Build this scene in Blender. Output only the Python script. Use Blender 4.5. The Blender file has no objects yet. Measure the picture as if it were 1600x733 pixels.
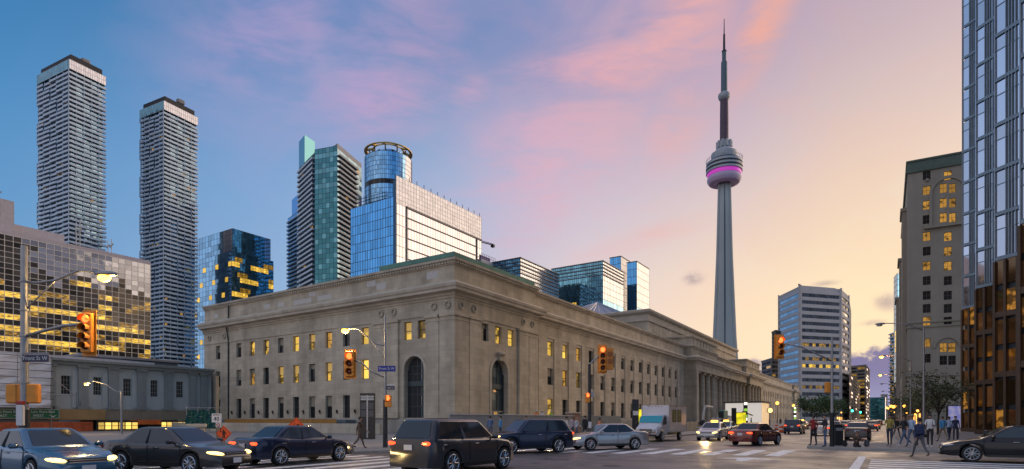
import bpy, bmesh, math, random
from math import sin, cos, pi, radians, atan2, sqrt, hypot
from mathutils import Vector, Matrix
random.seed(7)
S = bpy.context.scene
C = S.collection
# ------------------------------------------------------------------ camera
CAMH, FPX, CX, HY, YAW = 1.7, 895.0, 800.0, 655.0, radians(33.2)
FX, FY = cos(YAW), sin(YAW)          # view direction on the ground
RX, RY = sin(YAW), -cos(YAW)         # to the right of it
cam = bpy.data.cameras.new("camera"); camo = bpy.data.objects.new("camera", cam); C.objects.link(camo)
camo.location = (0, 0, CAMH)
camo.rotation_euler = (pi / 2, 0, YAW - pi / 2)
cam.sensor_fit = 'HORIZONTAL'; cam.sensor_width = 36.0; cam.lens = 36.0 * FPX / 1600.0
cam.shift_y = (HY - 366.5) / 1600.0
cam.clip_start = 0.2; cam.clip_end = 9000
S.camera = camo
S.view_settings.view_transform = 'Standard'; S.view_settings.look = 'None'
S.view_settings.exposure = 0.2; S.view_settings.gamma = 1.0; S.view_settings.use_curve_mapping = False
S.render.engine = 'CYCLES'
S.cycles.use_denoising = True
S.cycles.max_bounces = 6; S.cycles.diffuse_bounces = 3; S.cycles.glossy_bounces = 4
S.cycles.transmission_bounces = 3; S.cycles.caustics_reflective = False; S.cycles.caustics_refractive = False
S.cycles.sample_clamp_indirect = 4.0

def lin(c):
    def f(v):
        v /= 255.0
        return v / 12.92 if v <= 0.04045 else ((v + 0.055) / 1.055) ** 2.4
    return (f(c[0]), f(c[1]), f(c[2]), 1.0)

# ------------------------------------------------------------------ sky
W = bpy.data.worlds.new("World"); S.world = W; W.use_nodes = True
nt = W.node_tree; N = nt.nodes; L = nt.links; N.clear()
def nd(t, **k):
    n = N.new(t)
    for a, b in k.items(): setattr(n, a, b)
    return n
def mth(op, a, b=None, c=None, clamp=False):
    n = nd('ShaderNodeMath', operation=op, use_clamp=clamp)
    for i, v in enumerate((a, b, c)):
        if v is None: continue
        if isinstance(v, (int, float)): n.inputs[i].default_value = v
        else: L.new(v, n.inputs[i])
    return n.outputs[0]
def maprange(v, a, b, c=0.0, d=1.0, smooth=True):
    n = nd('ShaderNodeMapRange', interpolation_type='SMOOTHSTEP' if smooth else 'LINEAR')
    L.new(v, n.inputs[0])
    for i, x in enumerate((a, b, c, d)): n.inputs[i + 1].default_value = x
    return n.outputs[0]
def ramp(v, stops):
    n = nd('ShaderNodeValToRGB'); L.new(v, n.inputs[0]); e = n.color_ramp.elements
    e[0].position = stops[0][0]; e[0].color = lin(stops[0][1])
    e[1].position = stops[-1][0]; e[1].color = lin(stops[-1][1])
    for p, c in stops[1:-1]:
        q = e.new(p); q.color = lin(c)
    return n.outputs[0]
def mix(f, a, b):
    n = nd('ShaderNodeMix', data_type='RGBA')
    if isinstance(f, (int, float)): n.inputs[0].default_value = f
    else: L.new(f, n.inputs[0])
    for i, v in ((6, a), (7, b)):
        if isinstance(v, tuple): n.inputs[i].default_value = v
        else: L.new(v, n.inputs[i])
    return n.outputs[2]
tc = nd('ShaderNodeTexCoord'); sp = nd('ShaderNodeSeparateXYZ'); L.new(tc.outputs['Generated'], sp.inputs[0])
az = mth('MULTIPLY', mth('ARCTAN2', sp.outputs[1], sp.outputs[0]), 180 / pi)
el = mth('MULTIPLY', mth('ARCSINE', sp.outputs[2]), 180 / pi)
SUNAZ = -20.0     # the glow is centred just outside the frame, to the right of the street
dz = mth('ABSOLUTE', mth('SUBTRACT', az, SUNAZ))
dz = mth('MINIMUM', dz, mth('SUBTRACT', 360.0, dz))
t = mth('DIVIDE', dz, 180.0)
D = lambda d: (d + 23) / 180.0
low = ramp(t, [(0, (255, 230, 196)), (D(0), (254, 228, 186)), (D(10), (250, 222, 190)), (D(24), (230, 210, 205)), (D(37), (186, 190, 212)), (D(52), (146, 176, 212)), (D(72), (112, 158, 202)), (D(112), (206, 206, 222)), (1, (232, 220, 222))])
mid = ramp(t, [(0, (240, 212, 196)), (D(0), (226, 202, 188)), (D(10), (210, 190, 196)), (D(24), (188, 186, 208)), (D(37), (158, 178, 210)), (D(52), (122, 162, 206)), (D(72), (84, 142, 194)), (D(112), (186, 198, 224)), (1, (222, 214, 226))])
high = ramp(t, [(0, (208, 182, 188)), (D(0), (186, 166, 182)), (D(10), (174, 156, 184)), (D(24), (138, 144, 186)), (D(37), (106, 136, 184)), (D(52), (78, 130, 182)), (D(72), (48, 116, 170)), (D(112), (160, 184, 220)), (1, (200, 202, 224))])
zen = lin((184, 186, 212))  # unseen overhead and eastern sky raised in brightness to light the facades
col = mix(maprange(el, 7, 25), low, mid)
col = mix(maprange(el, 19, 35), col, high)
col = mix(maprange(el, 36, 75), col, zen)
# thin streaked clouds
cv = nd('ShaderNodeCombineXYZ'); L.new(az, cv.inputs[0]); L.new(el, cv.inputs[1])
def noise(scale, loc, rot, sc, detail=8, rough=.60, dist=0.9):
    mp = nd('ShaderNodeMapping'); L.new(cv.outputs[0], mp.inputs[0])
    mp.inputs[1].default_value = (loc[0], loc[1], 0); mp.inputs[2].default_value = (0, 0, radians(rot)); mp.inputs[3].default_value = (sc[0], sc[1], 1)
    n = nd('ShaderNodeTexNoise'); L.new(mp.outputs[0], n.inputs['Vector'])
    n.inputs['Scale'].default_value = scale; n.inputs['Detail'].default_value = detail; n.inputs['Roughness'].default_value = rough
    n.inputs['Distortion'].default_value = dist
    return n.outputs[0]
def pix(u, v):
    d = math.atan((u - CX) / FPX)
    return 33.2 - math.degrees(d), math.degrees(math.atan((HY - v) / FPX * cos(d)))
def blob(u, v, a, b, rot, edge0=1.0, edge1=0.0):
    A, E = pix(u, v)
    mp = nd('ShaderNodeMapping', vector_type='TEXTURE'); L.new(cv.outputs[0], mp.inputs[0])
    mp.inputs[1].default_value = (A, E, 0); mp.inputs[2].default_value = (0, 0, radians(rot)); mp.inputs[3].default_value = (a, b, 1)
    ln = nd('ShaderNodeVectorMath', operation='LENGTH'); L.new(mp.outputs[0], ln.inputs[0])
    return maprange(ln.outputs['Value'], edge0, edge1)
def addclamp(vals):
    r = vals[0]
    for v in vals[1:]: r = mth('MAXIMUM', r, v)
    return r
n1 = noise(.17, (3, 1), 14, (.42, 1.7)); n2 = noise(.5, (9, 4), 22, (.4, 1.5)); n3 = noise(.11, (20, 7), 24, (.8, 1.1), detail=3)
wisp = mth('ADD', mth('MULTIPLY', n1, .65), mth('MULTIPLY', n2, .35))
# az grows to the left, so a streak that climbs to the right in the picture has a negative tilt here
pk = addclamp([blob(950, 108, 17, 4.0, -6), blob(1050, 50, 13, 4.0, -28), blob(1188, 50, 9, 3.0, -54), mth('MULTIPLY', blob(590, 160, 10, 6, -10), .85),
               mth('MULTIPLY', blob(735, 143, 4, 2.2, -8), .7), mth('MULTIPLY', blob(430, 35, 13, 5.5, -35), .6), mth('MULTIPLY', blob(860, 230, 16, 9, -25), .75),
               mth('MULTIPLY', blob(640, 60, 11, 9, 30), .5), mth('MULTIPLY', blob(1060, 190, 7, 4, -50), .75), mth('MULTIPLY', blob(840, 330, 9, 4.5, -35), .8),
               mth('MULTIPLY', blob(1000, 375, 11, 1.6, -12), .6)])
pk = mth('MULTIPLY', pk, maprange(wisp, .33, .68, .12, 1.0))
veil = mth('MULTIPLY', mth('MULTIPLY', maprange(n3, .42, .68), maprange(el, 4, 16)), maprange(dz, 98, 63, 0, .10))
pk = mth('MAXIMUM', pk, veil)
pcol = ramp(t, [(0, (246, 180, 150)), (D(0), (246, 172, 140)), (D(8), (244, 170, 146)), (D(20), (236, 168, 166)), (D(34), (222, 166, 190)), (D(55), (176, 150, 200)), (1, (150, 150, 190))])
col = mix(mth('MULTIPLY', pk, .84), col, pcol)
mv = addclamp([blob(470, 70, 20, 12, -20), mth('MULTIPLY', blob(860, 250, 22, 13, -12), .9), mth('MULTIPLY', blob(1000, 60, 18, 8, -15), .8)])
mv = mth('MULTIPLY', mv, maprange(mth('ADD', mth('MULTIPLY', n3, .6), mth('MULTIPLY', n1, .4)), .36, .6, .25, 1.0))
col = mix(mth('MULTIPLY', mv, .42), col, ramp(t, [(0, (240, 190, 180)), (D(20), (228, 182, 190)), (D(45), (196, 168, 204)), (1, (170, 160, 200))]))
# dusky bank low over the far end of the street and small dark scuds
nb = noise(.5, (2, 2), 0, (.6, 1.0), detail=5, dist=.2)
nb2 = mth('MULTIPLY', mth('SUBTRACT', nb, .5), 5.0)
elb = mth('ADD', el, nb2)
bank = maprange(mth('SUBTRACT', elb, mth('MULTIPLY', maprange(az, 3, -9), 2.2)), 6.2, 5.2)
edge = mth('MULTIPLY', maprange(az, 16, 12.2), maprange(elb, 5.6, 4.2))
bank = mth('MULTIPLY', mth('MAXIMUM', mth('MULTIPLY', bank, maprange(az, 5.5, 2.6)), mth('MULTIPLY', edge, .85)), maprange(az, -40, -20))
bcol = ramp(maprange(el, 0, 8, smooth=False), [(0, (120, 150, 204)), (.5, (84, 96, 160)), (1, (104, 98, 150))])
col = mix(mth('MULTIPLY', bank, .93), col, bcol)
sc = addclamp([blob(1083, 435, 1.5, .9, 0), mth('MULTIPLY', blob(1385, 472, 1.6, 1.1, 20), .9), mth('MULTIPLY', blob(1290, 443, 1.6, .4, 0), .7), mth('MULTIPLY', blob(1362, 505, 1.8, .5, 0), .6)])
sc = mth('MULTIPLY', sc, maprange(nb, .36, .55))
col = mix(mth('MULTIPLY', sc, .75), col, lin((160, 140, 150)))
# below the horizon the world is dark ground
col = mix(maprange(el, -.5, -3), col, lin((70, 68, 70)))
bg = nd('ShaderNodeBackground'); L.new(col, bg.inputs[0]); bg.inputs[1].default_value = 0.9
ns = nd('ShaderNodeTexSky', sky_type='NISHITA'); ns.sun_disc = False
ns.sun_elevation = radians(2.0); ns.sun_rotation = radians(90 - SUNAZ)
bg2 = nd('ShaderNodeBackground'); L.new(ns.outputs[0], bg2.inputs[0]); bg2.inputs[1].default_value = .01
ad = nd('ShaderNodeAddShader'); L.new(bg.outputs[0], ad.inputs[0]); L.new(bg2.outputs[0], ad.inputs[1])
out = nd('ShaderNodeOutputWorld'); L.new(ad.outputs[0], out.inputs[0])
# ------------------------------------------------------------------ the last of the sun
sun = bpy.data.lights.new("sun", 'SUN'); sun.energy = 2.3; sun.angle = radians(80); sun.color = (1.0, .74, .5)
suno = bpy.data.objects.new("sun", sun); C.objects.link(suno)
_d = Vector((cos(radians(-28)) * cos(radians(11)), sin(radians(-28)) * cos(radians(11)), sin(radians(11))))
suno.rotation_euler = _d.to_track_quat('Z', 'Y').to_euler()
suno.location = (0, 0, 300)

# ================================================================== helpers
OFF = {}
def setp(o, label=None, cat=None, group=None, kind=None):
    for k, v in (('label', label), ('category', cat), ('group', group), ('kind', kind)):
        if v: o[k] = v
    return o
def thing(name, label, cat, loc=(0, 0, 0), rz=0, group=None):
    o = bpy.data.objects.new(name, None); C.objects.link(o)
    o.location = loc; o.rotation_euler = (0, 0, radians(rz)); o.empty_display_size = .2
    OFF[o.name] = Vector(loc)
    return setp(o, label, cat, group)
class MB:
    def __init__(s): s.v = []; s.f = []; s.m = []
    def add(s, vs, fs, m=0):
        b = len(s.v); s.v.extend([tuple(v) for v in vs])
        for f in fs: s.f.append([b + i for i in f]); s.m.append(m)
        return s
    def hexa(s, p, m=0):     # 8 points: bottom 4 ccw, top 4 ccw
        return s.add(p, [(3, 2, 1, 0), (4, 5, 6, 7), (0, 1, 5, 4), (1, 2, 6, 5), (2, 3, 7, 6), (3, 0, 4, 7)], m)
    def box(s, x0, x1, y0, y1, z0, z1, m=0):
        return s.hexa([(x0, y0, z0), (x1, y0, z0), (x1, y1, z0), (x0, y1, z0), (x0, y0, z1), (x1, y0, z1), (x1, y1, z1), (x0, y1, z1)], m)
    def cbox(s, c, d, m=0):
        return s.box(c[0] - d[0] / 2, c[0] + d[0] / 2, c[1] - d[1] / 2, c[1] + d[1] / 2, c[2] - d[2] / 2, c[2] + d[2] / 2, m)
    def bbox(s, c, d, r, m=0):   # box with chamfered vertical and horizontal edges
        x, y, z = d[0] / 2, d[1] / 2, d[2] / 2; vs = []
        rings = [(-z, r), (-z + r, 0), (z - r, 0), (z, r)]
        for zz, i in rings:
            X, Y = x - i, y - i; k = r
            for px, py in ((X - k, -Y), (X, -Y + k), (X, Y - k), (X - k, Y), (-X + k, Y), (-X, Y - k), (-X, -Y + k), (-X + k, -Y)):
                vs.append((c[0] + px, c[1] + py, c[2] + zz))
        fs = [tuple(range(7, -1, -1)), tuple(range(24, 32))]
        for j in range(3):
            for i in range(8): fs.append((j * 8 + i, j * 8 + (i + 1) % 8, j * 8 + 8 + (i + 1) % 8, j * 8 + 8 + i))
        return s.add(vs, fs, m)
    def prism(s, poly, z0, z1, m=0):   # poly ccw
        n = len(poly)
        vs = [(p[0], p[1], z0) for p in poly] + [(p[0], p[1], z1) for p in poly]
        fs = [tuple(range(n - 1, -1, -1)), tuple(range(n, 2 * n))] + [(i, (i + 1) % n, n + (i + 1) % n, n + i) for i in range(n)]
        return s.add(vs, fs, m)
    def lathe(s, prof, n=16, c=(0, 0), m=0, lob=None):    # prof: (r, z)
        vs = []
        for r, z in prof:
            for i in range(n):
                a = 2 * pi * i / n; k = lob(a, z) if lob else 1
                vs.append((c[0] + r * k * cos(a), c[1] + r * k * sin(a), z))
        fs = []
        for j in range(len(prof) - 1):
            for i in range(n): fs.append((j * n + i, j * n + (i + 1) % n, (j + 1) * n + (i + 1) % n, (j + 1) * n + i))
        fs.append(tuple(range(n - 1, -1, -1))); b = (len(prof) - 1) * n; fs.append(tuple(range(b, b + n)))
        return s.add(vs, fs, m)
    def tube(s, pts, r, n=6, m=0):
        pts = [Vector(p) for p in pts]; k = len(pts)
        rr = r if isinstance(r, (list, tuple)) else [r] * k
        vs = []
        ref = None
        for i, p in enumerate(pts):
            d = (pts[min(i + 1, k - 1)] - pts[max(i - 1, 0)]).normalized()
            if ref is None or abs(ref.dot(d)) > .95: ref = Vector((0, 0, 1)) if abs(d.z) < .9 else Vector((1, 0, 0))
            a = d.cross(ref).normalized(); b = d.cross(a).normalized()
            for j in range(n):
                t_ = 2 * pi * j / n; vs.append(tuple(p + (a * cos(t_) + b * sin(t_)) * rr[i]))
        fs = [tuple(range(n - 1, -1, -1)), tuple(range((k - 1) * n, k * n))]
        for i in range(k - 1):
            for j in range(n): fs.append((i * n + j, i * n + (j + 1) % n, (i + 1) * n + (j + 1) % n, (i + 1) * n + j))
        return s.add(vs, fs, m)
    def disc(s, c, nrm, r, th, n=14, m=0, r2=None):
        c = Vector(c); d = Vector(nrm).normalized()
        return s.tube([c, c + d * th], [r, r if r2 is None else r2], n, m)
    def ball(s, c, d, m=0, n=10, k=6):
        vs = []; 
        for j in range(1, k):
            a = pi * j / k
            for i in range(n):
                b = 2 * pi * i / n
                vs.append((c[0] + d[0] * sin(a) * cos(b), c[1] + d[1] * sin(a) * sin(b), c[2] - d[2] * cos(a)))
        lo = len(vs); vs.append((c[0], c[1], c[2] - d[2])); vs.append((c[0], c[1], c[2] + d[2]))
        fs = []
        for j in range(k - 2):
            for i in range(n): fs.append((j * n + i, j * n + (i + 1) % n, (j + 1) * n + (i + 1) % n, (j + 1) * n + i))
        for i in range(n):
            fs.append((lo, (i + 1) % n, i)); b = (k - 2) * n; fs.append((lo + 1, b + i, b + (i + 1) % n))
        return s.add(vs, fs, m)
    def mesh(s, name, mats, smooth=False, off=None):
        me = bpy.data.meshes.new(name)
        v = s.v if off is None else [(a - off[0], b - off[1], c - off[2]) for a, b, c in s.v]
        me.from_pydata(v, [], s.f)
        for m in (mats if isinstance(mats, (list, tuple)) else [mats]): me.materials.append(m)
        me.polygons.foreach_set('material_index', s.m)
        if smooth:
            me.polygons.foreach_set('use_smooth', [True] * len(s.f))
        me.update()
        return me
    def build(s, name, mats, parent=None, smooth=False, world=False, kind=None, label=None, angle=None):
        if not s.f: return None
        off = None
        if world and parent is not None:
            off = OFF.get(parent.name) or OFF.get(parent.parent.name if parent.parent else '')
        me = s.mesh(name, mats, smooth, off)
        if smooth and angle:
            try: me.set_sharp_from_angle(angle=radians(angle))
            except Exception: pass
        return link(name, me, parent, kind, label)
def link(name, me, parent=None, kind=None, label=None, loc=None, rot=None):
    o = bpy.data.objects.new(name, me); C.objects.link(o)
    if parent is not None: o.parent = parent
    if loc is not None: o.location = loc
    if rot is not None: o.rotation_euler = rot
    if kind: o['kind'] = kind
    if label: o['label'] = label
    return o
def structure(name, mb, mats, **k):
    return mb.build(name, mats, None, kind='structure', **k)
def at(u, Z):       # plan position of a thing seen in direction u at distance Z
    r = (u - CX) / FPX
    return Z * (FX + r * RX), Z * (FY + r * RY)
def onY(u, Y):
    r = (u - CX) / FPX; Z = Y / (FY + r * RY); return Z * (FX + r * RX), Z
def onX(u, X):
    r = (u - CX) / FPX; Z = X / (FX + r * RX); return Z * (FY + r * RY), Z
def zz(v, Z): return CAMH + (HY - v) * Z / FPX
def depth(x, y): return x * FX + y * FY
def uofs(x, y): return CX + FPX * (x * RX + y * RY) / (x * FX + y * FY)
FACE = math.degrees(YAW) - 90      # rz that turns a thing's -Y side to the camera
def copy_tree(o, parent=None):
    c = o.copy(); C.objects.link(c); c.parent = parent
    for ch in o.children: copy_tree(ch, c)
    return c

# ================================================================== materials
MATS = {}
def mat(name, col, rough=.7, metal=0.0, var=.12, vs=1.5, bump=0.0, bs=30, emit=None, es=0.0, spec=.5, streak=False, coat=0.0, stretch=(1, 1, 1)):
    if name in MATS: return MATS[name]
    m = bpy.data.materials.new(name); m.use_nodes = True; MATS[name] = m
    t_ = m.node_tree; p = t_.nodes['Principled BSDF']; ln = t_.links.new
    p.inputs['Roughness'].default_value = rough; p.inputs['Metallic'].default_value = metal
    p.inputs['Specular IOR Level'].default_value = spec
    p.inputs['Coat Weight'].default_value = coat
    c = (col[0], col[1], col[2], 1)
    p.inputs['Base Color'].default_value = c
    if var > 0 or bump > 0:
        co = t_.nodes.new('ShaderNodeTexCoord'); mp = t_.nodes.new('ShaderNodeMapping'); ln(co.outputs['Object'], mp.inputs[0])
        mp.inputs[3].default_value = stretch
        if var > 0:
            n_ = t_.nodes.new('ShaderNodeTexNoise'); n_.inputs['Scale'].default_value = vs; n_.inputs['Detail'].default_value = 6; n_.inputs['Roughness'].default_value = .6
            ln(mp.outputs[0], n_.inputs['Vector'])
            fac = n_.outputs[0]
            if streak:
                mp2 = t_.nodes.new('ShaderNodeMapping'); ln(co.outputs['Object'], mp2.inputs[0]); mp2.inputs[3].default_value = (1, 1, .07)
                n2_ = t_.nodes.new('ShaderNodeTexNoise'); n2_.inputs['Scale'].default_value = vs * 1.6; n2_.inputs['Detail'].default_value = 4
                ln(mp2.outputs[0], n2_.inputs['Vector'])
                a_ = t_.nodes.new('ShaderNodeMath'); a_.operation = 'ADD'; ln(fac, a_.inputs[0]); ln(n2_.outputs[0], a_.inputs[1])
                b_ = t_.nodes.new('ShaderNodeMath'); b_.operation = 'MULTIPLY'; ln(a_.outputs[0], b_.inputs[0]); b_.inputs[1].default_value = .5
                fac = b_.outputs[0]
            r_ = t_.nodes.new('ShaderNodeMapRange'); ln(fac, r_.inputs[0]); r_.inputs[1].default_value = .3; r_.inputs[2].default_value = .7
            r_.inputs[3].default_value = 1 - var; r_.inputs[4].default_value = 1 + var
            x_ = t_.nodes.new('ShaderNodeVectorMath'); x_.operation = 'SCALE'; x_.inputs[0].default_value = col[:3]; ln(r_.outputs[0], x_.inputs['Scale'])
            ln(x_.outputs[0], p.inputs['Base Color'])
        if bump > 0:
            n_ = t_.nodes.new('ShaderNodeTexNoise'); n_.inputs['Scale'].default_value = bs; n_.inputs['Detail'].default_value = 4
            ln(mp.outputs[0], n_.inputs['Vector'])
            bb = t_.nodes.new('ShaderNodeBump'); bb.inputs['Strength'].default_value = bump; bb.inputs['Distance'].default_value = .05
            ln(n_.outputs[0], bb.inputs['Height']); ln(bb.outputs[0], p.inputs['Normal'])
    if emit:
        p.inputs['Emission Color'].default_value = (emit[0], emit[1], emit[2], 1); p.inputs['Emission Strength'].default_value = es
    return m
def ashlar(name, col, var):
    m = mat(name, col, .85, var=var, vs=.35, bump=.2, bs=6, streak=True); t_ = m.node_tree; ln = t_.links.new; p = t_.nodes['Principled BSDF']
    src = p.inputs['Base Color'].links[0].from_socket
    co = t_.nodes.new('ShaderNodeTexCoord'); sx = t_.nodes.new('ShaderNodeSeparateXYZ'); ln(co.outputs['Object'], sx.inputs[0])
    a = t_.nodes.new('ShaderNodeMath'); a.operation = 'ADD'; ln(sx.outputs[0], a.inputs[0]); ln(sx.outputs[1], a.inputs[1])
    cb = t_.nodes.new('ShaderNodeCombineXYZ'); ln(a.outputs[0], cb.inputs[0]); ln(sx.outputs[2], cb.inputs[1])
    br = t_.nodes.new('ShaderNodeTexBrick'); ln(cb.outputs[0], br.inputs['Vector']); br.inputs['Scale'].default_value = 1.0
    br.inputs['Brick Width'].default_value = 1.45; br.inputs['Row Height'].default_value = .62; br.inputs['Mortar Size'].default_value = .012; br.inputs['Mortar Smooth'].default_value = .3
    br.inputs['Color1'].default_value = (.96, .95, .94, 1); br.inputs['Color2'].default_value = (1.17, 1.16, 1.15, 1); br.inputs['Mortar'].default_value = (.76, .75, .74, 1)
    x = t_.nodes.new('ShaderNodeVectorMath'); x.operation = 'MULTIPLY'; ln(src, x.inputs[0]); ln(br.outputs['Color'], x.inputs[1]); ln(x.outputs[0], p.inputs['Base Color'])
    return m
def rnd_node(t_):
    oi = t_.nodes.new('ShaderNodeObjectInfo'); ge = t_.nodes.new('ShaderNodeNewGeometry')
    a = t_.nodes.new('ShaderNodeMath'); a.operation = 'ADD'; t_.links.new(oi.outputs['Random'], a.inputs[0]); t_.links.new(ge.outputs['Random Per Island'], a.inputs[1])
    b = t_.nodes.new('ShaderNodeMath'); b.operation = 'FRACT'; t_.links.new(a.outputs[0], b.inputs[0])
    return b.outputs[0], ge
def glass(name, col, metal=.85, rough=.06, var=.25, tilt=.02, lit=None, ls=0.0, dens=.5, nscale=(1, 1, 1), spec=.5):
    """coated window glass: mirrors the sky; each pane slightly off true and off colour; optionally a lit room behind"""
    if name in MATS: return MATS[name]
    m = bpy.data.materials.new(name); m.use_nodes = True; MATS[name] = m
    t_ = m.node_tree; p = t_.nodes['Principled BSDF']; ln = t_.links.new
    p.inputs['Roughness'].default_value = rough; p.inputs['Metallic'].default_value = metal
    p.inputs['Specular IOR Level'].default_value = spec
    r, ge = rnd_node(t_)
    mr = t_.nodes.new('ShaderNodeMapRange'); ln(r, mr.inputs[0]); mr.inputs[3].default_value = 1 - var; mr.inputs[4].default_value = 1 + var
    x_ = t_.nodes.new('ShaderNodeVectorMath'); x_.operation = 'SCALE'; x_.inputs[0].default_value = col[:3]; ln(mr.outputs[0], x_.inputs['Scale'])
    ln(x_.outputs[0], p.inputs['Base Color'])
    wn = t_.nodes.new('ShaderNodeTexWhiteNoise'); wn.noise_dimensions = '1D'; ln(r, wn.inputs['W'])
    co = t_.nodes.new('ShaderNodeTexCoord')
    nz = t_.nodes.new('ShaderNodeTexNoise'); nz.inputs['Scale'].default_value = .35; nz.inputs['Detail'].default_value = 1; ln(co.outputs['Object'], nz.inputs['Vector'])
    s0 = t_.nodes.new('ShaderNodeVectorMath'); s0.operation = 'ADD'; ln(wn.outputs['Color'], s0.inputs[0]); ln(nz.outputs['Color'], s0.inputs[1])
    s1 = t_.nodes.new('ShaderNodeVectorMath'); s1.operation = 'SUBTRACT'; ln(s0.outputs[0], s1.inputs[0]); s1.inputs[1].default_value = (1, 1, 1)
    s2 = t_.nodes.new('ShaderNodeVectorMath'); s2.operation = 'SCALE'; ln(s1.outputs[0], s2.inputs[0]); s2.inputs['Scale'].default_value = tilt
    s3 = t_.nodes.new('ShaderNodeVectorMath'); s3.operation = 'ADD'; ln(ge.outputs['Normal'], s3.inputs[0]); ln(s2.outputs[0], s3.inputs[1])
    s4 = t_.nodes.new('ShaderNodeVectorMath'); s4.operation = 'NORMALIZE'; ln(s3.outputs[0], s4.inputs[0]); ln(s4.outputs[0], p.inputs['Normal'])
    if lit:
        mp = t_.nodes.new('ShaderNodeMapping'); ln(co.outputs['Object'], mp.inputs[0]); mp.inputs[3].default_value = nscale
        cb = t_.nodes.new('ShaderNodeCombineXYZ')
        mu = t_.nodes.new('ShaderNodeMath'); mu.operation = 'MULTIPLY'; ln(r, mu.inputs[0]); mu.inputs[1].default_value = 97
        ln(mu.outputs[0], cb.inputs[0]); ln(mu.outputs[0], cb.inputs[1]); ln(cb.outputs[0], mp.inputs[1])
        n_ = t_.nodes.new('ShaderNodeTexNoise'); n_.inputs['Scale'].default_value = 1.6; n_.inputs['Detail'].default_value = 3; ln(mp.outputs[0], n_.inputs['Vector'])
        q = t_.nodes.new('ShaderNodeMapRange'); q.interpolation_type = 'SMOOTHSTEP'; ln(n_.outputs[0], q.inputs[0]); q.inputs[1].default_value = .62 - dens * .45; q.inputs[2].default_value = .72 - dens * .3
        q.inputs[3].default_value = ls * .14; q.inputs[4].default_value = ls
        g = t_.nodes.new('ShaderNodeMath'); g.operation = 'MULTIPLY'; ln(q.outputs[0], g.inputs[0])
        mr2 = t_.nodes.new('ShaderNodeMapRange'); ln(wn.outputs['Value'], mr2.inputs[0]); mr2.inputs[3].default_value = .55; mr2.inputs[4].default_value = 1.15
        ln(mr2.outputs[0], g.inputs[1])
        p.inputs['Emission Color'].default_value = (lit[0], lit[1], lit[2], 1); ln(g.outputs[0], p.inputs['Emission Strength'])
    return m
WARM = (1.0, .58, .13)
stone = ashlar('limestone', (.45, .395, .30), .34)
stone_lt = ashlar('pale_limestone', (.47, .42, .335), .18)
stone_dk = mat('weathered_limestone', (.32, .30, .26), .9, var=.2, vs=.6, bump=.2, bs=6, streak=True)
copper = mat('copper_patina', (.12, .27, .22), .7, var=.25, vs=.8, streak=True)
rooffelt = mat('roof_felt', (.14, .14, .14), .9, var=.2, vs=.5)
asphalt = mat('asphalt', (.135, .118, .116), .42, var=.20, vs=.35, bump=.4, bs=45, spec=.5)
def _worn_road(m):
    t_ = m.node_tree; ln = t_.links.new; p = t_.nodes['Principled BSDF']; src = p.inputs['Base Color'].links[0].from_socket
    co = t_.nodes.new('ShaderNodeTexCoord')
    def tx(kind, sc, **k):
        n_ = t_.nodes.new(kind); n_.inputs['Scale'].default_value = sc; ln(co.outputs['Object'], n_.inputs['Vector'])
        for a, b in k.items(): setattr(n_, a, b)
        return n_
    def mr(v, a, b, c, d):
        r_ = t_.nodes.new('ShaderNodeMapRange'); ln(v, r_.inputs[0])
        for i, x in enumerate((a, b, c, d)): r_.inputs[i + 1].default_value = x
        return r_.outputs[0]
    nz = tx('ShaderNodeTexNoise', .9); nz.inputs['Detail'].default_value = 5
    ad = t_.nodes.new('ShaderNodeVectorMath'); ad.operation = 'ADD'; ln(co.outputs['Object'], ad.inputs[0]); ln(nz.outputs['Color'], ad.inputs[1])
    cr = t_.nodes.new('ShaderNodeTexVoronoi'); cr.feature = 'DISTANCE_TO_EDGE'; cr.inputs['Scale'].default_value = .22; ln(ad.outputs[0], cr.inputs['Vector'])
    v = mr(cr.outputs['Distance'], .003, .012, .45, 1.0)
    pt = t_.nodes.new('ShaderNodeTexVoronoi'); pt.distance = 'CHEBYCHEV'; pt.inputs['Scale'].default_value = .16; ln(co.outputs['Object'], pt.inputs['Vector'])
    sp_ = t_.nodes.new('ShaderNodeSeparateColor'); ln(pt.outputs['Color'], sp_.inputs[0]); w = mr(sp_.outputs[0], .0, 1.0, .62, 1.2)
    oil = tx('ShaderNodeTexNoise', .55); oil.inputs['Detail'].default_value = 6; o = mr(oil.outputs[0], .54, .68, 1.0, .55)
    k = None
    for q in (v, w, o):
        if k is None: k = q; continue
        mm = t_.nodes.new('ShaderNodeMath'); mm.operation = 'MULTIPLY'; ln(k, mm.inputs[0]); ln(q, mm.inputs[1]); k = mm.outputs[0]
    x = t_.nodes.new('ShaderNodeVectorMath'); x.operation = 'SCALE'; ln(src, x.inputs[0]); ln(k, x.inputs['Scale']); ln(x.outputs[0], p.inputs['Base Color'])
    ln(mr(oil.outputs[0], .4, .65, .55, .3), p.inputs['Roughness'])
_worn_road(asphalt)
paving = mat('concrete_paving', (.25, .235, .22), .8, var=.16, vs=.6, bump=.2, bs=25)
kerbm = mat('kerb_concrete', (.34, .33, .31), .8, var=.15, vs=1.2)
paint = mat('road_paint', (.78, .77, .74), .6, var=.28, vs=3.5)
ypaint = mat('yellow_road_paint', (.55, .36, .06), .6, var=.2, vs=3)
metal_g = mat('galvanised_steel', (.33, .33, .33), .45, .7, var=.12, vs=4)
metal_d = mat('dark_painted_steel', (.035, .035, .038), .5, .2, var=.2, vs=5)
black = mat('black_plastic', (.012, .012, .013), .5, 0, var=.15, vs=6)
white = mat('white_paint', (.72, .71, .70), .5, var=.06, vs=2)
alu = mat('brushed_aluminium', (.42, .43, .45), .35, .8, var=.08, vs=3)
sig_y = mat('signal_orange', (.80, .29, .03), .45, var=.1, vs=4)
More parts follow.
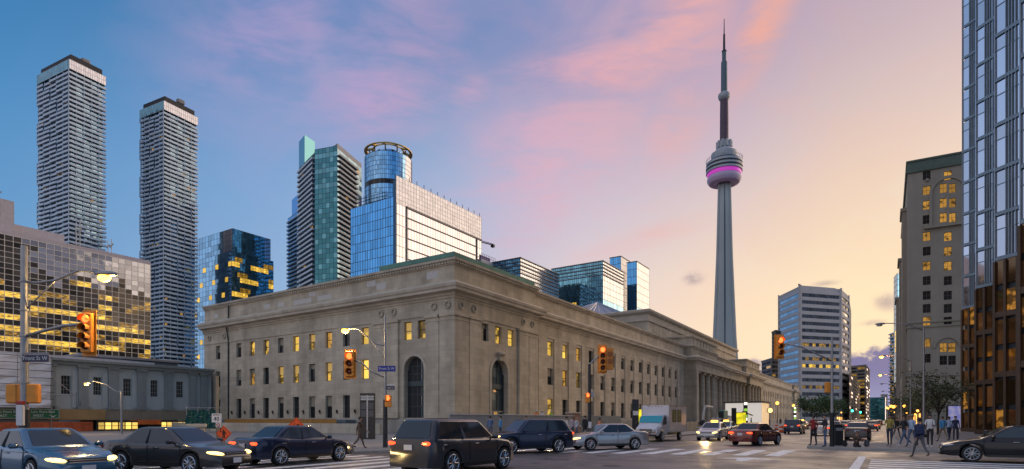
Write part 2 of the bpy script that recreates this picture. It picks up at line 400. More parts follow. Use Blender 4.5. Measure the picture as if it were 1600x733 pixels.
orange = mat('orange_board', (.75, .16, .03), .6, var=.15, vs=2)
tan = mat('tan_board', (.38, .24, .10), .7, var=.15, vs=.7)
dark_glass = mat('dark_glass', (.012, .014, .016), .06, 0, var=.0, spec=.8)
lit_full = glass('lit_window', (.05, .04, .02), .2, .15, lit=(1.0, .62, .10), ls=1.0, dens=.9, nscale=(.6, .6, .6))
lit_dim = glass('dim_lit_window', (.04, .035, .02), .2, .15, lit=(1.0, .52, .09), ls=.42, dens=.6, nscale=(.8, .8, .8))
lit_part = glass('half_lit_window', (.035, .03, .02), .2, .12, lit=(1.0, .60, .10), ls=.75, dens=.35, nscale=(.7, .7, .7))
win_dark = glass('unlit_window', (.035, .037, .04), .25, .12, tilt=.03)
red_on = mat('red_signal_light', (.6, .05, .01), .3, var=0, emit=(1.0, .15, .03), es=3.0)
lens_off = mat('unlit_signal_lens', (.10, .02, .008), .3, var=0)
lamp_on = mat('lit_sodium_lamp', (1, .7, .3), .3, var=0, emit=(1.0, .5, .045), es=8)
head_on = mat('lit_headlamp', (1, .8, .5), .3, var=0, emit=(1.0, .62, .17), es=3)
tail_on = mat('lit_tail_lamp', (.5, .01, .005), .3, var=0, emit=(1.0, .06, .012), es=3.4)
amber_on = mat('lit_amber_lamp', (.8, .3, .02), .3, var=0, emit=(1.0, .42, .04), es=6)
# ================================================================== facade tools
class Face:
    def __init__(s, p0, p1):
        s.o = Vector((p0[0], p0[1])); d = Vector((p1[0] - p0[0], p1[1] - p0[1])); s.L = d.length; s.d = d / s.L
        s.n = Vector((s.d.y, -s.d.x)); s.ang = atan2(s.d.y, s.d.x)
    def pt(s, a, d, z):
        return (s.o.x + s.d.x * a + s.n.x * d, s.o.y + s.d.y * a + s.n.y * d, z)
    def box(s, mb, a0, a1, z0, z1, d0, d1, m=0):     # d grows outwards
        q = [s.pt(a0, d1, z0), s.pt(a1, d1, z0), s.pt(a1, d0, z0), s.pt(a0, d0, z0)]
        return mb.hexa(q + [(p[0], p[1], z1) for p in q], m)
    def quad(s, mb, a0, a1, z0, z1, d, m=0):
        return mb.add([s.pt(a0, d, z0), s.pt(a1, d, z0), s.pt(a1, d, z1), s.pt(a0, d, z1)], [(0, 1, 2, 3)], m)
    def seen(s):
        mx, my, _ = s.pt(s.L / 2, 0, 0)
        return (-mx) * s.n.x + (-my) * s.n.y > 0
def corner_box(u0, Z0, phi, uL=None, uR=None, LL=None, LR=None):
    P = Vector(at(u0, Z0)); a = radians(phi); dR = Vector((cos(a), sin(a))); dL = Vector((-sin(a), cos(a)))
    def ln(d, u):
        r = (u - CX) / FPX; q = Vector((RX - r * FX, RY - r * FY)); return -P.dot(q) / d.dot(q)
    if LR is None: LR = ln(dR, uR)
    if LL is None: LL = ln(dL, uL)
    return [tuple(P), tuple(P + dR * LR), tuple(P + dR * LR + dL * LL), tuple(P + dL * LL)]
PM = {}
def pane_mesh(w, h, m, name='pane'):
    k = (name, round(w, 2), round(h, 2), m.name)
    if k not in PM: PM[k] = MB().box(-k[1] / 2, k[1] / 2, -.05, 0, -k[2] / 2, k[2] / 2).mesh(name, m)
    return PM[k]
class Building:
    def __init__(s, name, label, cat, poly, group=None):
        s.root = thing(name, label, cat, (poly[0][0], poly[0][1], 0), 0, group); s.poly = poly
        s.o = Vector((poly[0][0], poly[0][1], 0))
        n = len(poly); s.faces = [Face(poly[i], poly[(i + 1) % n]) for i in range(n)]
        s.panes = []; s.mull = {}
    def part(s, mb, name, mats, **k):
        return mb.build(name, mats, s.root, world=True, **k)
    def core(s, z0, z1, m, name='wall', inset=0.0, roof=None):
        mb = MB(); poly = s.poly
        if inset: poly = offset_poly(s.poly, -inset)
        mb.prism(poly, z0, z1); return s.part(mb, name, m)
    def curtain(s, f, z0, z1, ncol, nrow, choose, frame=None, a0=0, a1=None, fw=.16, fd=.12, hw=None, zs=None, hd=None, d=0.02):
        a1 = f.L if a1 is None else a1
        cw = (a1 - a0) / ncol; zs = zs or [z0 + (z1 - z0) * i / nrow for i in range(nrow + 1)]; hw = fw if hw is None else hw
        hd = fd * .9 if hd is None else hd
        for r in range(len(zs) - 1):
            for c in range(ncol):
                m = choose(c, r)
                if m is not None: s.panes.append((f, a0 + c * cw + fw * .3, a0 + (c + 1) * cw - fw * .3, zs[r] + hw * .3, zs[r + 1] - hw * .3, m, d))
        if frame is not None:
            mb = s.mull.setdefault(frame.name, (MB(), frame))[0]
            if fw > 0:
                for c in range(ncol + 1): f.box(mb, a0 + c * cw - fw / 2, a0 + c * cw + fw / 2, z0, z1, .01, fd + d)
            if hw > 0:
                for z in zs: f.box(mb, a0 + .01, a1 - .01, z - hw / 2, z + hw / 2, .012, hd + d)
    def flush(s, name='window_pane', minpx=8.0):
        def size(p):
            f, a0, a1, z0, z1 = p[:5]
            P0 = f.pt(a0, 0, 0); P1 = f.pt(a1, 0, 0)
            Z = max(5, depth((P0[0] + P1[0]) / 2, (P0[1] + P1[1]) / 2))
            w = abs(uofs(*P0[:2]) - uofs(*P1[:2])); h = (z1 - z0) * FPX / Z
            um = (uofs(*P0[:2]) + uofs(*P1[:2])) / 2
            if not (-30 < um < 1630) or not f.seen(): return 0, 0
            v = HY - ((z0 + z1) / 2 - CAMH) * FPX / Z
            if v < -20: return 0, 0
            return w * h, max(w, h)
        q = sorted(((size(p), i) for i, p in enumerate(s.panes)), key=lambda x: -x[0][0])
        big = [i for (a, mx), i in q if mx >= minpx and a >= 18][:300]; bs = set(big)
        for i in big:
            f, a0, a1, z0, z1, m, d = s.panes[i]
            p = f.pt((a0 + a1) / 2, d, (z0 + z1) / 2)
            link(name, pane_mesh(a1 - a0, z1 - z0, m, name), s.root, loc=(p[0] - s.o.x, p[1] - s.o.y, p[2]), rot=(0, 0, f.ang))
        mb = MB(); ms = []
        for i, (f, a0, a1, z0, z1, m, d) in enumerate(s.panes):
            if i in bs: continue
            if m not in ms: ms.append(m)
            f.box(mb, a0, a1, z0, z1, d - .01, d + .05, ms.index(m))
        if mb.f: s.part(mb, 'glazing', ms, kind='stuff')
        for k, (mb, m) in s.mull.items(): s.part(mb, 'mullions', m, kind='stuff')
        s.panes = []; s.mull = {}
def offset_path(P, d, closed=False):
    """shift a plan polyline outwards (to its right) by d with mitred corners"""
    n = len(P); out = []
    for i in range(n):
        a = P[i - 1] if (i > 0 or closed) else None; b = P[i]; c = P[(i + 1) % n] if (i < n - 1 or closed) else None
        ds = []
        if a is not None: v = Vector((b[0] - a[0], b[1] - a[1])).normalized(); ds.append(Vector((v.y, -v.x)))
        if c is not None: v = Vector((c[0] - b[0], c[1] - b[1])).normalized(); ds.append(Vector((v.y, -v.x)))
        if len(ds) == 1: o = ds[0] * d
        else:
            m_ = ds[0] + ds[1]; o = m_ * (d / max(.2, (1 + ds[0].dot(ds[1]))))
        out.append((b[0] + o.x, b[1] + o.y))
    return out
def offset_poly(P, d): return offset_path(P, d, True)
def sweep(mb, P, prof, closed=False, m=0):       # prof: (d, z) bottom to top along the outer side
    rings = [[(x, y, z) for x, y in offset_path(P, d, closed)] for d, z in prof]
    n = len(P)
    for j in range(len(rings) - 1):
        A, B = rings[j], rings[j + 1]
        for i in range(n if closed else n - 1):
            k = (i + 1) % n
            mb.add([A[i], A[k], B[k], B[i]], [(0, 1, 2, 3)], m)
def wall_open(mb, f, a0, a1, z0, z1, ops, dep=.4, d=0.0, m=0):
    A = sorted({a0, a1} | {o[0] for o in ops if a0 < o[0] < a1} | {o[1] for o in ops if a0 < o[1] < a1})
    Zs = sorted({z0, z1} | {o[2] for o in ops} | {o[3] for o in ops})
    for j in range(len(Zs) - 1):
        zc = (Zs[j] + Zs[j + 1]) / 2; st = None
        for i in range(len(A)):
            solid = i < len(A) - 1 and not any(o[0] < (A[i] + A[i + 1]) / 2 < o[1] and o[2] < zc < o[3] for o in ops)
            if solid and st is None: st = A[i]
            if not solid and st is not None:
                f.quad(mb, st, A[i], Zs[j], Zs[j + 1], d, m); st = None
    for b0, b1, c0, c1 in [o[:4] for o in ops]:
        for q in ([(b0, d, c0), (b0, d - dep, c0), (b0, d - dep, c1), (b0, d, c1)], [(b1, d - dep, c0), (b1, d, c0), (b1, d, c1), (b1, d - dep, c1)],
                  [(b0, d, c0), (b1, d, c0), (b1, d - dep, c0), (b0, d - dep, c0)], [(b0, d - dep, c1), (b1, d - dep, c1), (b1, d, c1), (b0, d, c1)]):
            mb.add([f.pt(*p) for p in q], [(0, 1, 2, 3)], m)
def arch_fill(mb, f, a, b, zt, dep, d=0.0, m=0, n=14):
    R = (b - a) / 2; ac = (a + b) / 2; zs = zt - R
    pts = [(ac - R * cos(pi * i / n), zs + R * sin(pi * i / n)) for i in range(n + 1)]
    for i in range(n):
        (x0, y0), (x1, y1) = pts[i], pts[i + 1]
        mb.add([f.pt(x0, d, y0), f.pt(x1, d, y1), f.pt(x1, d, zt), f.pt(x0, d, zt)], [(0, 1, 2, 3)], m)
        mb.add([f.pt(x0, d, y0), f.pt(x0, d - dep, y0), f.pt(x1, d - dep, y1), f.pt(x1, d, y1)], [(0, 1, 2, 3)], m)
WF = {}; BL = random.Random(21)
def sash_window(parent, base, f, a, zb, w, h, glass_m, dep, frame_m, rail=True, name='window', cols=1, rows=0, bar=.06):
    """a framed window set back in its opening; its pane is a sub-part"""
    k = (name, round(w, 2), round(h, 2), frame_m.name, rail, cols, rows)
    if k not in WF:
        mb = MB(); t = bar * 1.3; x = w / 2
        mb.box(-x, -x + t, -.06, .06, 0, h); mb.box(x - t, x, -.06, .06, 0, h); mb.box(-x + t, x - t, -.06, .06, 0, t); mb.box(-x + t, x - t, -.06, .06, h - t, h)
        if rail: mb.box(-x + t, x - t, -.075, .05, h * .5 - bar * .6, h * .5 + bar * .6)
        for c in range(1, cols): mb.box(-x + w * c / cols - bar / 2, -x + w * c / cols + bar / 2, -.055, .05, t, h - t)
        for r_ in range(1, rows): mb.box(-x + t, x - t, -.05, .045, h * r_ / rows - bar / 2, h * r_ / rows + bar / 2)
        WF[k] = mb.mesh(name, frame_m)
    p = f.pt(a, -dep + .06, zb)
    o = link(name, WF[k], parent, loc=(p[0] - base[0], p[1] - base[1], p[2]), rot=(0, 0, f.ang))
    link('pane', pane_mesh(w - .04, h - .04, glass_m), o, loc=(0, .03, h / 2))
    q = BL.random()
    if rail and q < .55 and name == 'window':
        hb = round(h * (.25, .45, .6)[int(q * 20) % 3], 2); bm_ = mat('window_blind', (.30, .27, .20), .8, var=.1) if glass_m in (win_dark, lit_dim) else mat('glowing_blind', (.4, .3, .12), .8, var=.1, emit=(1, .6, .14), es=.30)
        link('blind', pane_mesh(w - .16, hb, bm_, 'blind'), o, loc=(0, -.012, h - hb / 2 - .06))
    return o
def text_mesh(s, size, m, name='lettering', align='CENTER', ext=.004, sx=1.0):
    cu = bpy.data.curves.new('t', 'FONT'); cu.body = s; cu.size = size; cu.align_x = align; cu.align_y = 'CENTER'; cu.extrude = ext; cu.resolution_u = 2
    o = bpy.data.objects.new('t', cu); C.objects.link(o)
    dg = bpy.context.evaluated_depsgraph_get(); me = bpy.data.meshes.new_from_object(o.evaluated_get(dg))
    bpy.data.objects.remove(o); bpy.data.curves.remove(cu); me.materials.clear(); me.materials.append(m); me.name = name
    if sx != 1.0: me.transform(Matrix.Scale(sx, 4, (1, 0, 0)))
    return me
def text(s, size, m, parent, x, y, z, name='lettering', align='CENTER', sx=1.0, rz=0):    # on a thing whose -Y side faces the reader
    return link(name, text_mesh(s, size, m, name, align, sx=sx), parent, loc=(x, y, z), rot=(pi / 2, 0, radians(rz)))

# ================================================================== ground
g = MB(); g.box(-3000, 5000, -3000, 5000, -1.0, 0.0); structure('road', g, asphalt)
def slab(name, poly, z0, z1, m, km=None):
    mb = MB(); mb.prism(offset_poly(poly, -.16), z0, z1 - .004); structure(name, mb, m)
    if km:
        ins = offset_poly(poly, -.2); mb = MB(); n = len(poly); 
        for i in range(n):
            k = (i + 1) % n; a, b, c, d = poly[i], poly[k], ins[k], ins[i]
            mb.hexa([(p[0], p[1], z0 + .001) for p in (a, b, c, d)] + [(p[0], p[1], z1) for p in (a, b, c, d)])
        structure('kerb', mb, km)
slab('sidewalk', [(11, 26), (11.4, 24.3), (13.2, 23.6), (20.3, 21.6), (28, 19), (36, 17.2), (420, 17.2), (420, 39.9), (49.3, 39.9), (49.3, 110), (11, 110)], 0.0, .13, paving, kerbm)
slab('sidewalk', [(36.3, 2.4), (37.4, 3.7), (42, 3.7), (44, 2.2), (46, -.6), (600, -.6), (600, -60), (38.6, -60), (37.4, -6)][::-1][::-1], 0.0, .13, paving, kerbm)
def stripes(name, quads, m, z=.004):
    for q in quads:
        mb = MB(); mb.add([(x, y, z) for x, y in q], [(0, 1, 2, 3)]); structure(name, mb, m)
stripes('crosswalk_stripe', [[(28.6 - .33 * (y - 4.3), y), (34.2 - .33 * (y - 4.3), y), (34.2 - .33 * (y - 4.3), y + .66), (28.6 - .33 * (y - 4.3), y + .66)] for y in [4.1 + 1.35 * i for i in range(10)]], paint)
stripes('crosswalk_stripe', [[(9.0, y), (18.6, y), (18.6, y + .55), (9.0, y + .55)] for y in [21.3 - 1.25 * i for i in range(7)]], paint)
stripes('crosswalk_stripe', [[(x, -4.6), (x + .58, -4.6), (x + .58, .55), (x, .55)] for x in [16.4 + 1.15 * i for i in range(11)]], paint)
stripes('stop_line', [[(15, .78), (30.5, .78), (30.5, 1.08), (15, 1.08)]], paint)
stripes('lane_line', [[(x, 9.9), (x + 3, 9.9), (x + 3, 10.02), (x, 10.02)] for x in range(38, 220, 9)], paint)
stripes('centre_line', [[(36, 10.9), (300, 10.9), (300, 11.03), (36, 11.03)], [(36, 11.2), (300, 11.2), (300, 11.33), (36, 11.33)]], ypaint)
mk = [(25.0, 4.6), (25.6, 4.45), (26.6, 4.4), (26.6, 3.4), (27.8, 4.75), (26.5, 6.0), (26.5, 5.0), (25.6, 4.95)]
m_ = MB(); m_.add([(x - .8, y + .3, .005) for x, y in mk], [tuple(range(8))]); structure('road_arrow', m_, paint)
for x, y, r in ((19.5, 8.4, .36), (24.5, 11, .36), (30.5, 7.0, .3)):
    mb = MB(); mb.disc((x, y, .002), (0, 0, 1), r, .006, 20); mb.disc((x, y, .008), (0, 0, 1), r * .8, .002, 20, 1); structure('manhole_cover', mb, [metal_d, mat('cast_iron', (.06, .055, .05), .6, .5)])

# ================================================================== the station
ST = [(49.5, 91), (49.5, 40), (67.2, 40), (67.2, 41), (139, 41), (139, 38.2), (163.4, 38.2), (163.4, 39.0), (203, 39.0), (203, 38.2), (227.5, 38.2), (227.5, 41), (328, 41), (328, 40), (346, 40), (346, 91)]
st = thing('railway_station', 'long beaux-arts limestone station with arched windows, rows of sash windows and a colonnade', 'station', (49.5, 40, 0))
SB = (49.5, 40, 0)
def spart(mb, name, m, **k): return mb.build(name, m, st, world=True, **k)
fE = Face(ST[0], ST[1]); fP = Face(ST[1], ST[2]); fR = Face(ST[2], ST[3]); fW = Face(ST[3], ST[4])
fFW = Face(ST[11], ST[12]); fFP = Face(ST[13], ST[14])
mb = MB(); opsE = []
rows3 = [(11.0, 13.1), (6.7, 9.1), (1.85, 4.75)]
winE = []
litE = [{0: lit_full, 1: win_dark, 2: lit_dim, 3: win_dark, 4: lit_full, 5: win_dark, 6: lit_part, 7: lit_part, 8: win_dark, 'e': win_dark},
        {0: lit_full, 1: lit_part, 2: lit_part, 3: win_dark, 4: lit_part, 5: lit_part, 6: win_dark, 7: lit_dim, 8: win_dark, 'e': win_dark}, {}]
litE[0][3] = lit_part
for k in list(range(9)) + ['e']:
    Y = 87.0 if k == 'e' else 54.2 + 3.4 * k
    for r, (zb, zt) in enumerate(rows3):
        a = 91 - Y; w = 1.3 if k != 'e' else 1.2
        opsE.append((a - w / 2, a + w / 2, zb, zt)); winE.append((a, zb, w, zt - zb, litE[r].get(k, win_dark)))
for Y, m in ((47.0, lit_full), (44.85, lit_part)):
    a = 91 - Y; opsE.append((a - .6, a + .6, 11.0, 13.1)); winE.append((a, 11.0, 1.2, 2.1, m))
aE = 91 - 46.0; opsE.append((aE - 1.5, aE + 1.5, 1.85, 9.0))
wall_open(mb, fE, 0, fE.L, 0, 13.5, opsE, .55); arch_fill(mb, fE, aE - 1.5, aE + 1.5, 9.0, .9)
opsP = []; winP = []
for i, m in enumerate((win_dark, lit_part, lit_full)):
    a = 5.75 + 2.85 * i; opsP.append((a - .75, a + .75, 11.0, 13.1)); winP.append((a, 11.0, 1.5, 2.1, m))
aP = 58.35 - 49.5; opsP.append((aP - 1.75, aP + 1.75, 0.6, 9.05))
wall_open(mb, fP, 0, fP.L, 0, 13.5, opsP, .6); arch_fill(mb, fP, aP - 1.75, aP + 1.75, 9.05, 1.0)
fR.quad(mb, 0, fR.L, 0, 13.5, 0)
opsW = []; winW = []
rowsF = [(10.95, 13.0), (6.7, 9.1), (1.9, 4.65)]
for k in range(15):
    x = 68.1 + 4.55 * k if k else 68.25; a = x - 67.2 + (0 if k == 0 else 0)
    x = 72.8 + 4.55 * (k - 1); a = x - 67.2
    for r, (zb, zt) in enumerate(rowsF):
        w = 1.7 if k else 1.3
        lm = win_dark
        if r == 0: lm = {1: lit_full, 2: lit_full, 3: lit_dim, 5: lit_dim}.get(k, win_dark)
        if r == 1: lm = {2: lit_dim, 3: lit_part}.get(k, win_dark)
        if r == 2: lm = {1: lit_part}.get(k, win_dark)
        opsW.append((a - w / 2, a + w / 2, zb, zt)); winW.append((a, zb, w, zt - zb, lm))
wall_open(mb, fW, 0, fW.L, 0, 13.5, opsW, .55)
opsF = []; winF = []
for k in range(21):
    a = 4.5 + 4.6 * k
    for zb, zt in rowsF[:2] + [(1.9, 4.65)]:
        opsF.append((a - .85, a + .85, zb, zt)); winF.append((a, zb, 1.7, zt - zb, lit_dim if (k * 7 + int(zb)) % 9 == 0 else win_dark))
wall_open(mb, fFW, 0, fFW.L, 0, 13.5, opsF, .55)
opq = [(5.4 + 2.7 * i, 6.6 + 2.7 * i, 11, 13) for i in range(3)]
wall_open(mb, fFP, 0, fFP.L, 0, 13.5, opq, .5)
for i in (10, 12, 14):
    Face(ST[i], ST[i + 1]).quad(mb, 0, Face(ST[i], ST[i + 1]).L, 0, 13.5, 0)
# recessed portico behind the columns, its ceiling and back wall
fB = Face((142, 43.6), (225, 43.6)); opb = [(2 + 5.3 * i, 4.2 + 5.3 * i, .6, 7.5) for i in range(15)]
wall_open(mb, fB, -3, 86, 0, 13.5, opb, .6)
mb.add([(139, 38.3, 13.5), (139, 44, 13.5), (228, 44, 13.5), (228, 38.3, 13.5)], [(0, 1, 2, 3)])
fA = Face((139, 41), (139, 38.2)); fA.box(mb, 0, 2.9, .0, 13.5, -1.6, 0)
mb.box(224.6, 227.4, 38.3, 43.6, 0, 13.5); mb.box(161.2, 163.2, 40.5, 43.6, 0, 13.5); mb.box(203.4, 205.6, 40.5, 43.6, 0, 13.5)
spart(mb, 'wall', stone)
mb = MB(); mb.prism([(50.2, 90.5), (50.2, 41), (139, 42), (228, 44.2), (345, 42), (345, 90.5)][::-1][::-1], 13.55, 18.6); spart(mb, 'roof', rooffelt)
mb = MB(); mb.box(49.5 + .65, 345, 44.5 + 1.1, 90.5, 0.3, 13.5); spart(mb, 'inner_wall', mat('room_dark', (.03, .03, .03), .9))
for f, lst, dep in ((fE, winE, .45), (fP, winP, .5), (fW, winW, .45), (fFW, winF, .45)):
    for a, zb, w, h, m in lst: sash_window(st, SB, f, a, zb, w, h, m, dep, metal_d)
for a0, a1, zb, zt in opq: sash_window(st, SB, fFP, (a0 + a1) / 2, zb, a1 - a0, zt - zb, win_dark, .4, metal_d)
for a0, a1, zb, zt in opb: sash_window(st, SB, fB, (a0 + a1) / 2, zb, a1 - a0, zt - zb, lit_dim if int(a0) % 3 == 0 else win_dark, .4, metal_d, name='portico_door')
# plinth, entablature, cornice, attic, crown - mitred mouldings round the whole block
for q_ in (ST[:6], ST[10:]): mb = MB(); sweep(mb, q_, [(0, 0), (.22, 0), (.22, 1.5), (.08, 1.8), (0, 1.8)]); spart(mb, 'plinth', stone_dk)
mb = MB(); sweep(mb, ST, [(0, 13.45), (.10, 13.45), (.10, 13.62), (.05, 13.7), (.05, 15.1), (.16, 15.2), (.16, 15.42)]); spart(mb, 'frieze', stone)
mb = MB(); sweep(mb, ST, [(.10, 15.40), (.30, 15.46), (.32, 15.72), (.62, 15.80), (.95, 15.86), (.97, 16.18), (1.08, 16.24), (1.16, 16.5), (1.16, 16.6), (.5, 16.95), (-.1, 17.0)]); spart(mb, 'cornice', stone_lt)
at_ = [(49.5, 91), (49.5, 40), (67.2, 40), (67.2, 41), (139, 41), (139, 39.2), (163.4, 39.2), (163.4, 40.4), (203, 40.4), (203, 39.2), (227.5, 39.2), (227.5, 41), (328, 41), (328, 40), (346, 40), (346, 91)]
mb = MB(); sweep(mb, at_, [(0.02, 16.9), (.02, 17.3), (-.10, 17.36), (-.10, 18.85), (.04, 18.9), (.04, 19.02)]); spart(mb, 'attic_wall', stone)
mb = MB(); sweep(mb, at_, [(.02, 19.0), (.12, 19.02), (.14, 19.24), (.36, 19.32), (.40, 19.56), (.1, 19.66), (-.7, 19.66), (-.7, 18.5)]); spart(mb, 'crown_moulding', stone_lt)
mb = MB()
for i in range(5):
    f = Face(at_[i], at_[i + 1]); k = 0.25
    while k < f.L - .2: f.box(mb, k, k + .2, 19.03, 19.22, .12, .27); k += .42
spart(mb, 'dentils', stone_lt, kind='stuff')
# raised attics over the corner pavilion and colonnade ends, and the patina roof edge
mb = MB()
for p in ([(49.2, 91), (49.2, 39.7)], [(49.2, 39.7), (67.5, 39.7)]): pass
cp = [(50.1, 52.0), (50.1, 40.6), (66.9, 40.6), (66.9, 52.0)]
mb = MB(); sweep(mb, cp, [(0, 18.7), (0, 19.8), (.3, 19.86), (.36, 20.35), (0, 20.5), (-3.5, 21.2), (-5.4, 21.4)], closed=False); spart(mb, 'copper_roof', copper)
for x0, x1 in ((139.6, 162.8), (203.6, 227)):
    mb = MB(); ap = [(x0, 46), (x0, 39.4), (x1, 39.4), (x1, 46)]
    sweep(mb, ap, [(0, 19.4), (0, 21.4), (.35, 21.5), (.4, 21.9), (0, 22.0), (-3, 22.0)])
    f = Face(ap[1], ap[2]); k = 1.0
    while k < f.L - 2:
        f.box(mb, k, k + 1.9, 17.7, 18.7, 0, .1); f.box(mb, k + .5, k + .8, 19.6, 21.3, 0, .12); k += 2.9
    spart(mb, 'raised_attic', stone)
# pilasters
def pilaster(f, a0, a1, z0=1.8, z1=13.45, d=.28, name='pilaster'):
    mb = MB(); f.box(mb, a0, a1, z0, z1 - .75, 0, d); f.box(mb, a0 - .06, a1 + .06, z0, z0 + .45, 0, d + .06)
    f.box(mb, a0 - .05, a1 + .05, z1 - .75, z1 - .58, 0, d + .05); f.box(mb, a0, a1, z1 - .58, z1 - .28, 0, d + .005); f.box(mb, a0 - .14, a1 + .14, z1 - .28, z1 - .01, 0, d + .15)
    spart(mb, name, stone)
for f, prs in ((fE, [(91 - 44, 91 - 42.05), (91 - 41.95, 51.0 + .265), (91 - 52.4, 91 - 50.4), (91 - 50.3, 91 - 48.35)]), (fP, [(0.005, 2.25), (2.4, 4.7), (13.0, 15.25), (15.4, 17.7)]), (fFP, [(0.3, 2.2), (2.5, 4.3), (13.4, 15.2), (15.5, 17.4)])):
    for a0, a1 in prs: pilaster(f, a0, a1)
for k in range(15):
    x = 72.8 + 4.55 * (k - .5); a = x - 67.2
    if .8 < a < fW.L - .6:
        mb = MB(); fW.box(mb, a - 1.25, a + 1.25, 1.8, 13.44, 0, .14); spart(mb, 'pilaster', stone)
for k in range(22):
    a = 2.2 + 4.6 * k
    if 1 < a < fFW.L - 1: mb = MB(); fFW.box(mb, a - 1.25, a + 1.25, 1.8, 13.44, 0, .14); spart(mb, 'pilaster', stone)
# columns of the portico
cm = None
cols = [142.4 + 5.33 * i for i in range(16)]
for i, x in enumerate(cols):
    y = 39.25 if (x < 163 or x > 204) else 40.0
    if cm is None:
        mb = MB(); mb.bbox((0, 0, .3), (2.0, 2.0, .6), .03)
        mb.lathe([(.95, .6), (.98, .72), (.9, .85), (.82, .95), (.80, 4.5), (.76, 8.5), (.68, 12.3), (.70, 12.4), (.66, 12.5), (.72, 12.75), (.86, 12.95)], 20)
        mb.bbox((0, 0, 13.2), (1.86, 1.86, .5), .03); cm = mb.mesh('column', stone, True)
        try: cm.set_sharp_from_angle(angle=radians(35))
        except Exception: pass
    link('column', cm, st, loc=(x - SB[0], y - SB[1], 0))
# carved wreaths on the frieze
wm = MB()
for i in range(16):
    a, b = 2 * pi * i / 16, 2 * pi * (i + 1) / 16
    wm.tube([(.36 * cos(a), -.06, .36 * sin(a)), (.36 * cos(b), -.06, .36 * sin(b))], [.1, .1 + .02 * (i % 2)], 5)
wm = wm.mesh('wreath', stone_lt, True)
for f, aa in ((fE, [91 - 40.9, 91 - 42.9, 91 - 49.2, 91 - 51.3, 91 - 85.2, 91 - 89.3]), (fP, [1.1, 3.5, 14.2, 16.5])):
    for a in aa:
        p = f.pt(a, .06, 14.45); link('wreath', wm, st, loc=(p[0] - SB[0], p[1] - SB[1], p[2]), rot=(0, 0, f.ang))
# paler replacement blocks in the attic
for f, a, z, w, h in ((fE, 91 - 43.3, 17.7, 1.7, .85), (fE, 91 - 51.5, 17.5, 1.6, .8), (fE, 91 - 53.2, 18.05, 1.5, .7), (fE, 91 - 62.0, 17.45, 2.8, .6), (fE, 91 - 66.6, 17.4, 3.8, .62), (fE, 91 - 64.5, 18.2, 1.4, .6), (fE, 91 - 71.3, 17.5, 1.5, .6), (fE, 91 - 74.6, 17.6, 1.5, .6), (fE, 91 - 87.8, 17.5, 1.2, .6)):
    mb = MB(); f.box(mb, a - w / 2, a + w / 2, z, z + h, -.2, -.095); spart(mb, 'patch_block', mat('new_limestone', (.55, .53, .49), .85, var=.06))
# the two arched windows: frame bars, panes, and the doors in the front one
ag = glass('arch_glass', (.10, .135, .15), .35, .08, tilt=.03)
def arch_win(f, ac, w, zb, zt, dep, ncol, zrows, trans, doors=False):
    mb = MB(); R = w / 2; x0, x1 = ac - R, ac + R
    def top(a): 
        q = R * R - (a - ac) ** 2; return zt - R + sqrt(max(q, 0))
    for i in range(ncol + 1):
        a = x0 + w * i / ncol; t = .09 if 0 < i < ncol else .14
        f.box(mb, a - t / 2, a + t / 2, zb, max(top(a) - .02, zb + 1), -dep, -dep + .14)
    for z in zrows:
        hw_ = R if z < zt - R else sqrt(max(R * R - (z - zt + R) ** 2, .01))
        f.box(mb, ac - hw_, ac + hw_, z - .04, z + .04, -dep, -dep + .12)
    f.box(mb, x0, x1, trans - .3, trans + .3, -dep, -dep + .24)
    n = 16
    for i in range(n):
        a, b = pi * i / n, pi * (i + 1) / n
        mb.tube([f.pt(ac - (R - .08) * cos(a), -dep + .07, zt - R + (R - .08) * sin(a)), f.pt(ac - (R - .08) * cos(b), -dep + .07, zt - R + (R - .08) * sin(b))], .1, 4)
    o = spart(mb, 'arched_window', mat('bronze_frame', (.05, .075, .085), .5, .3))
    zr = sorted([zb] + list(zrows) + [zt])
    for j in range(len(zr) - 1):
        for i in range(ncol):
            a0, a1 = x0 + w * i / ncol, x0 + w * (i + 1) / ncol; am = (a0 + a1) / 2
            z1 = min(zr[j + 1], max(top(a0 + .1), top(a1 - .1)))
            if z1 - zr[j] < .15: continue
            q = MB(); f.box(q, a0, a1, zr[j], z1, -dep + .0, -dep + .05); q.build('pane', ag, o, world=True) if False else None
            me = q.mesh('pane', ag, off=SB); link('pane', me, o)
    return o
arch_win(fE, aE, 3.0, 1.85, 9.0, .75, 4, (3.2, 4.6, 7.0, 7.9), 5.85)
o = arch_win(fP, aP, 3.5, 0.6, 9.05, .85, 3, (2.9, 4.0, 5.0, 7.0, 8.0), 5.75)
for i in range(3):
    a = aP - 1.17 + 1.17 * i; mb = MB()
    for q in ((-.5, -.38), (.38, .5)): fP.box(mb, a + q[0], a + q[1], .62, 2.75, -.72, -.6)
    fP.box(mb, a - .38, a + .38, 2.55, 2.75, -.72, -.6); fP.box(mb, a - .38, a + .38, .62, .85, -.72, -.6)
    dr = spart(mb, 'door', mat('pale_door', (.38, .36, .3), .5)); q = MB(); fP.box(q, a - .38, a + .38, .85, 2.55, -.70, -.66); link('pane', q.mesh('pane', lit_dim if i == 1 else dark_glass, off=SB), dr)
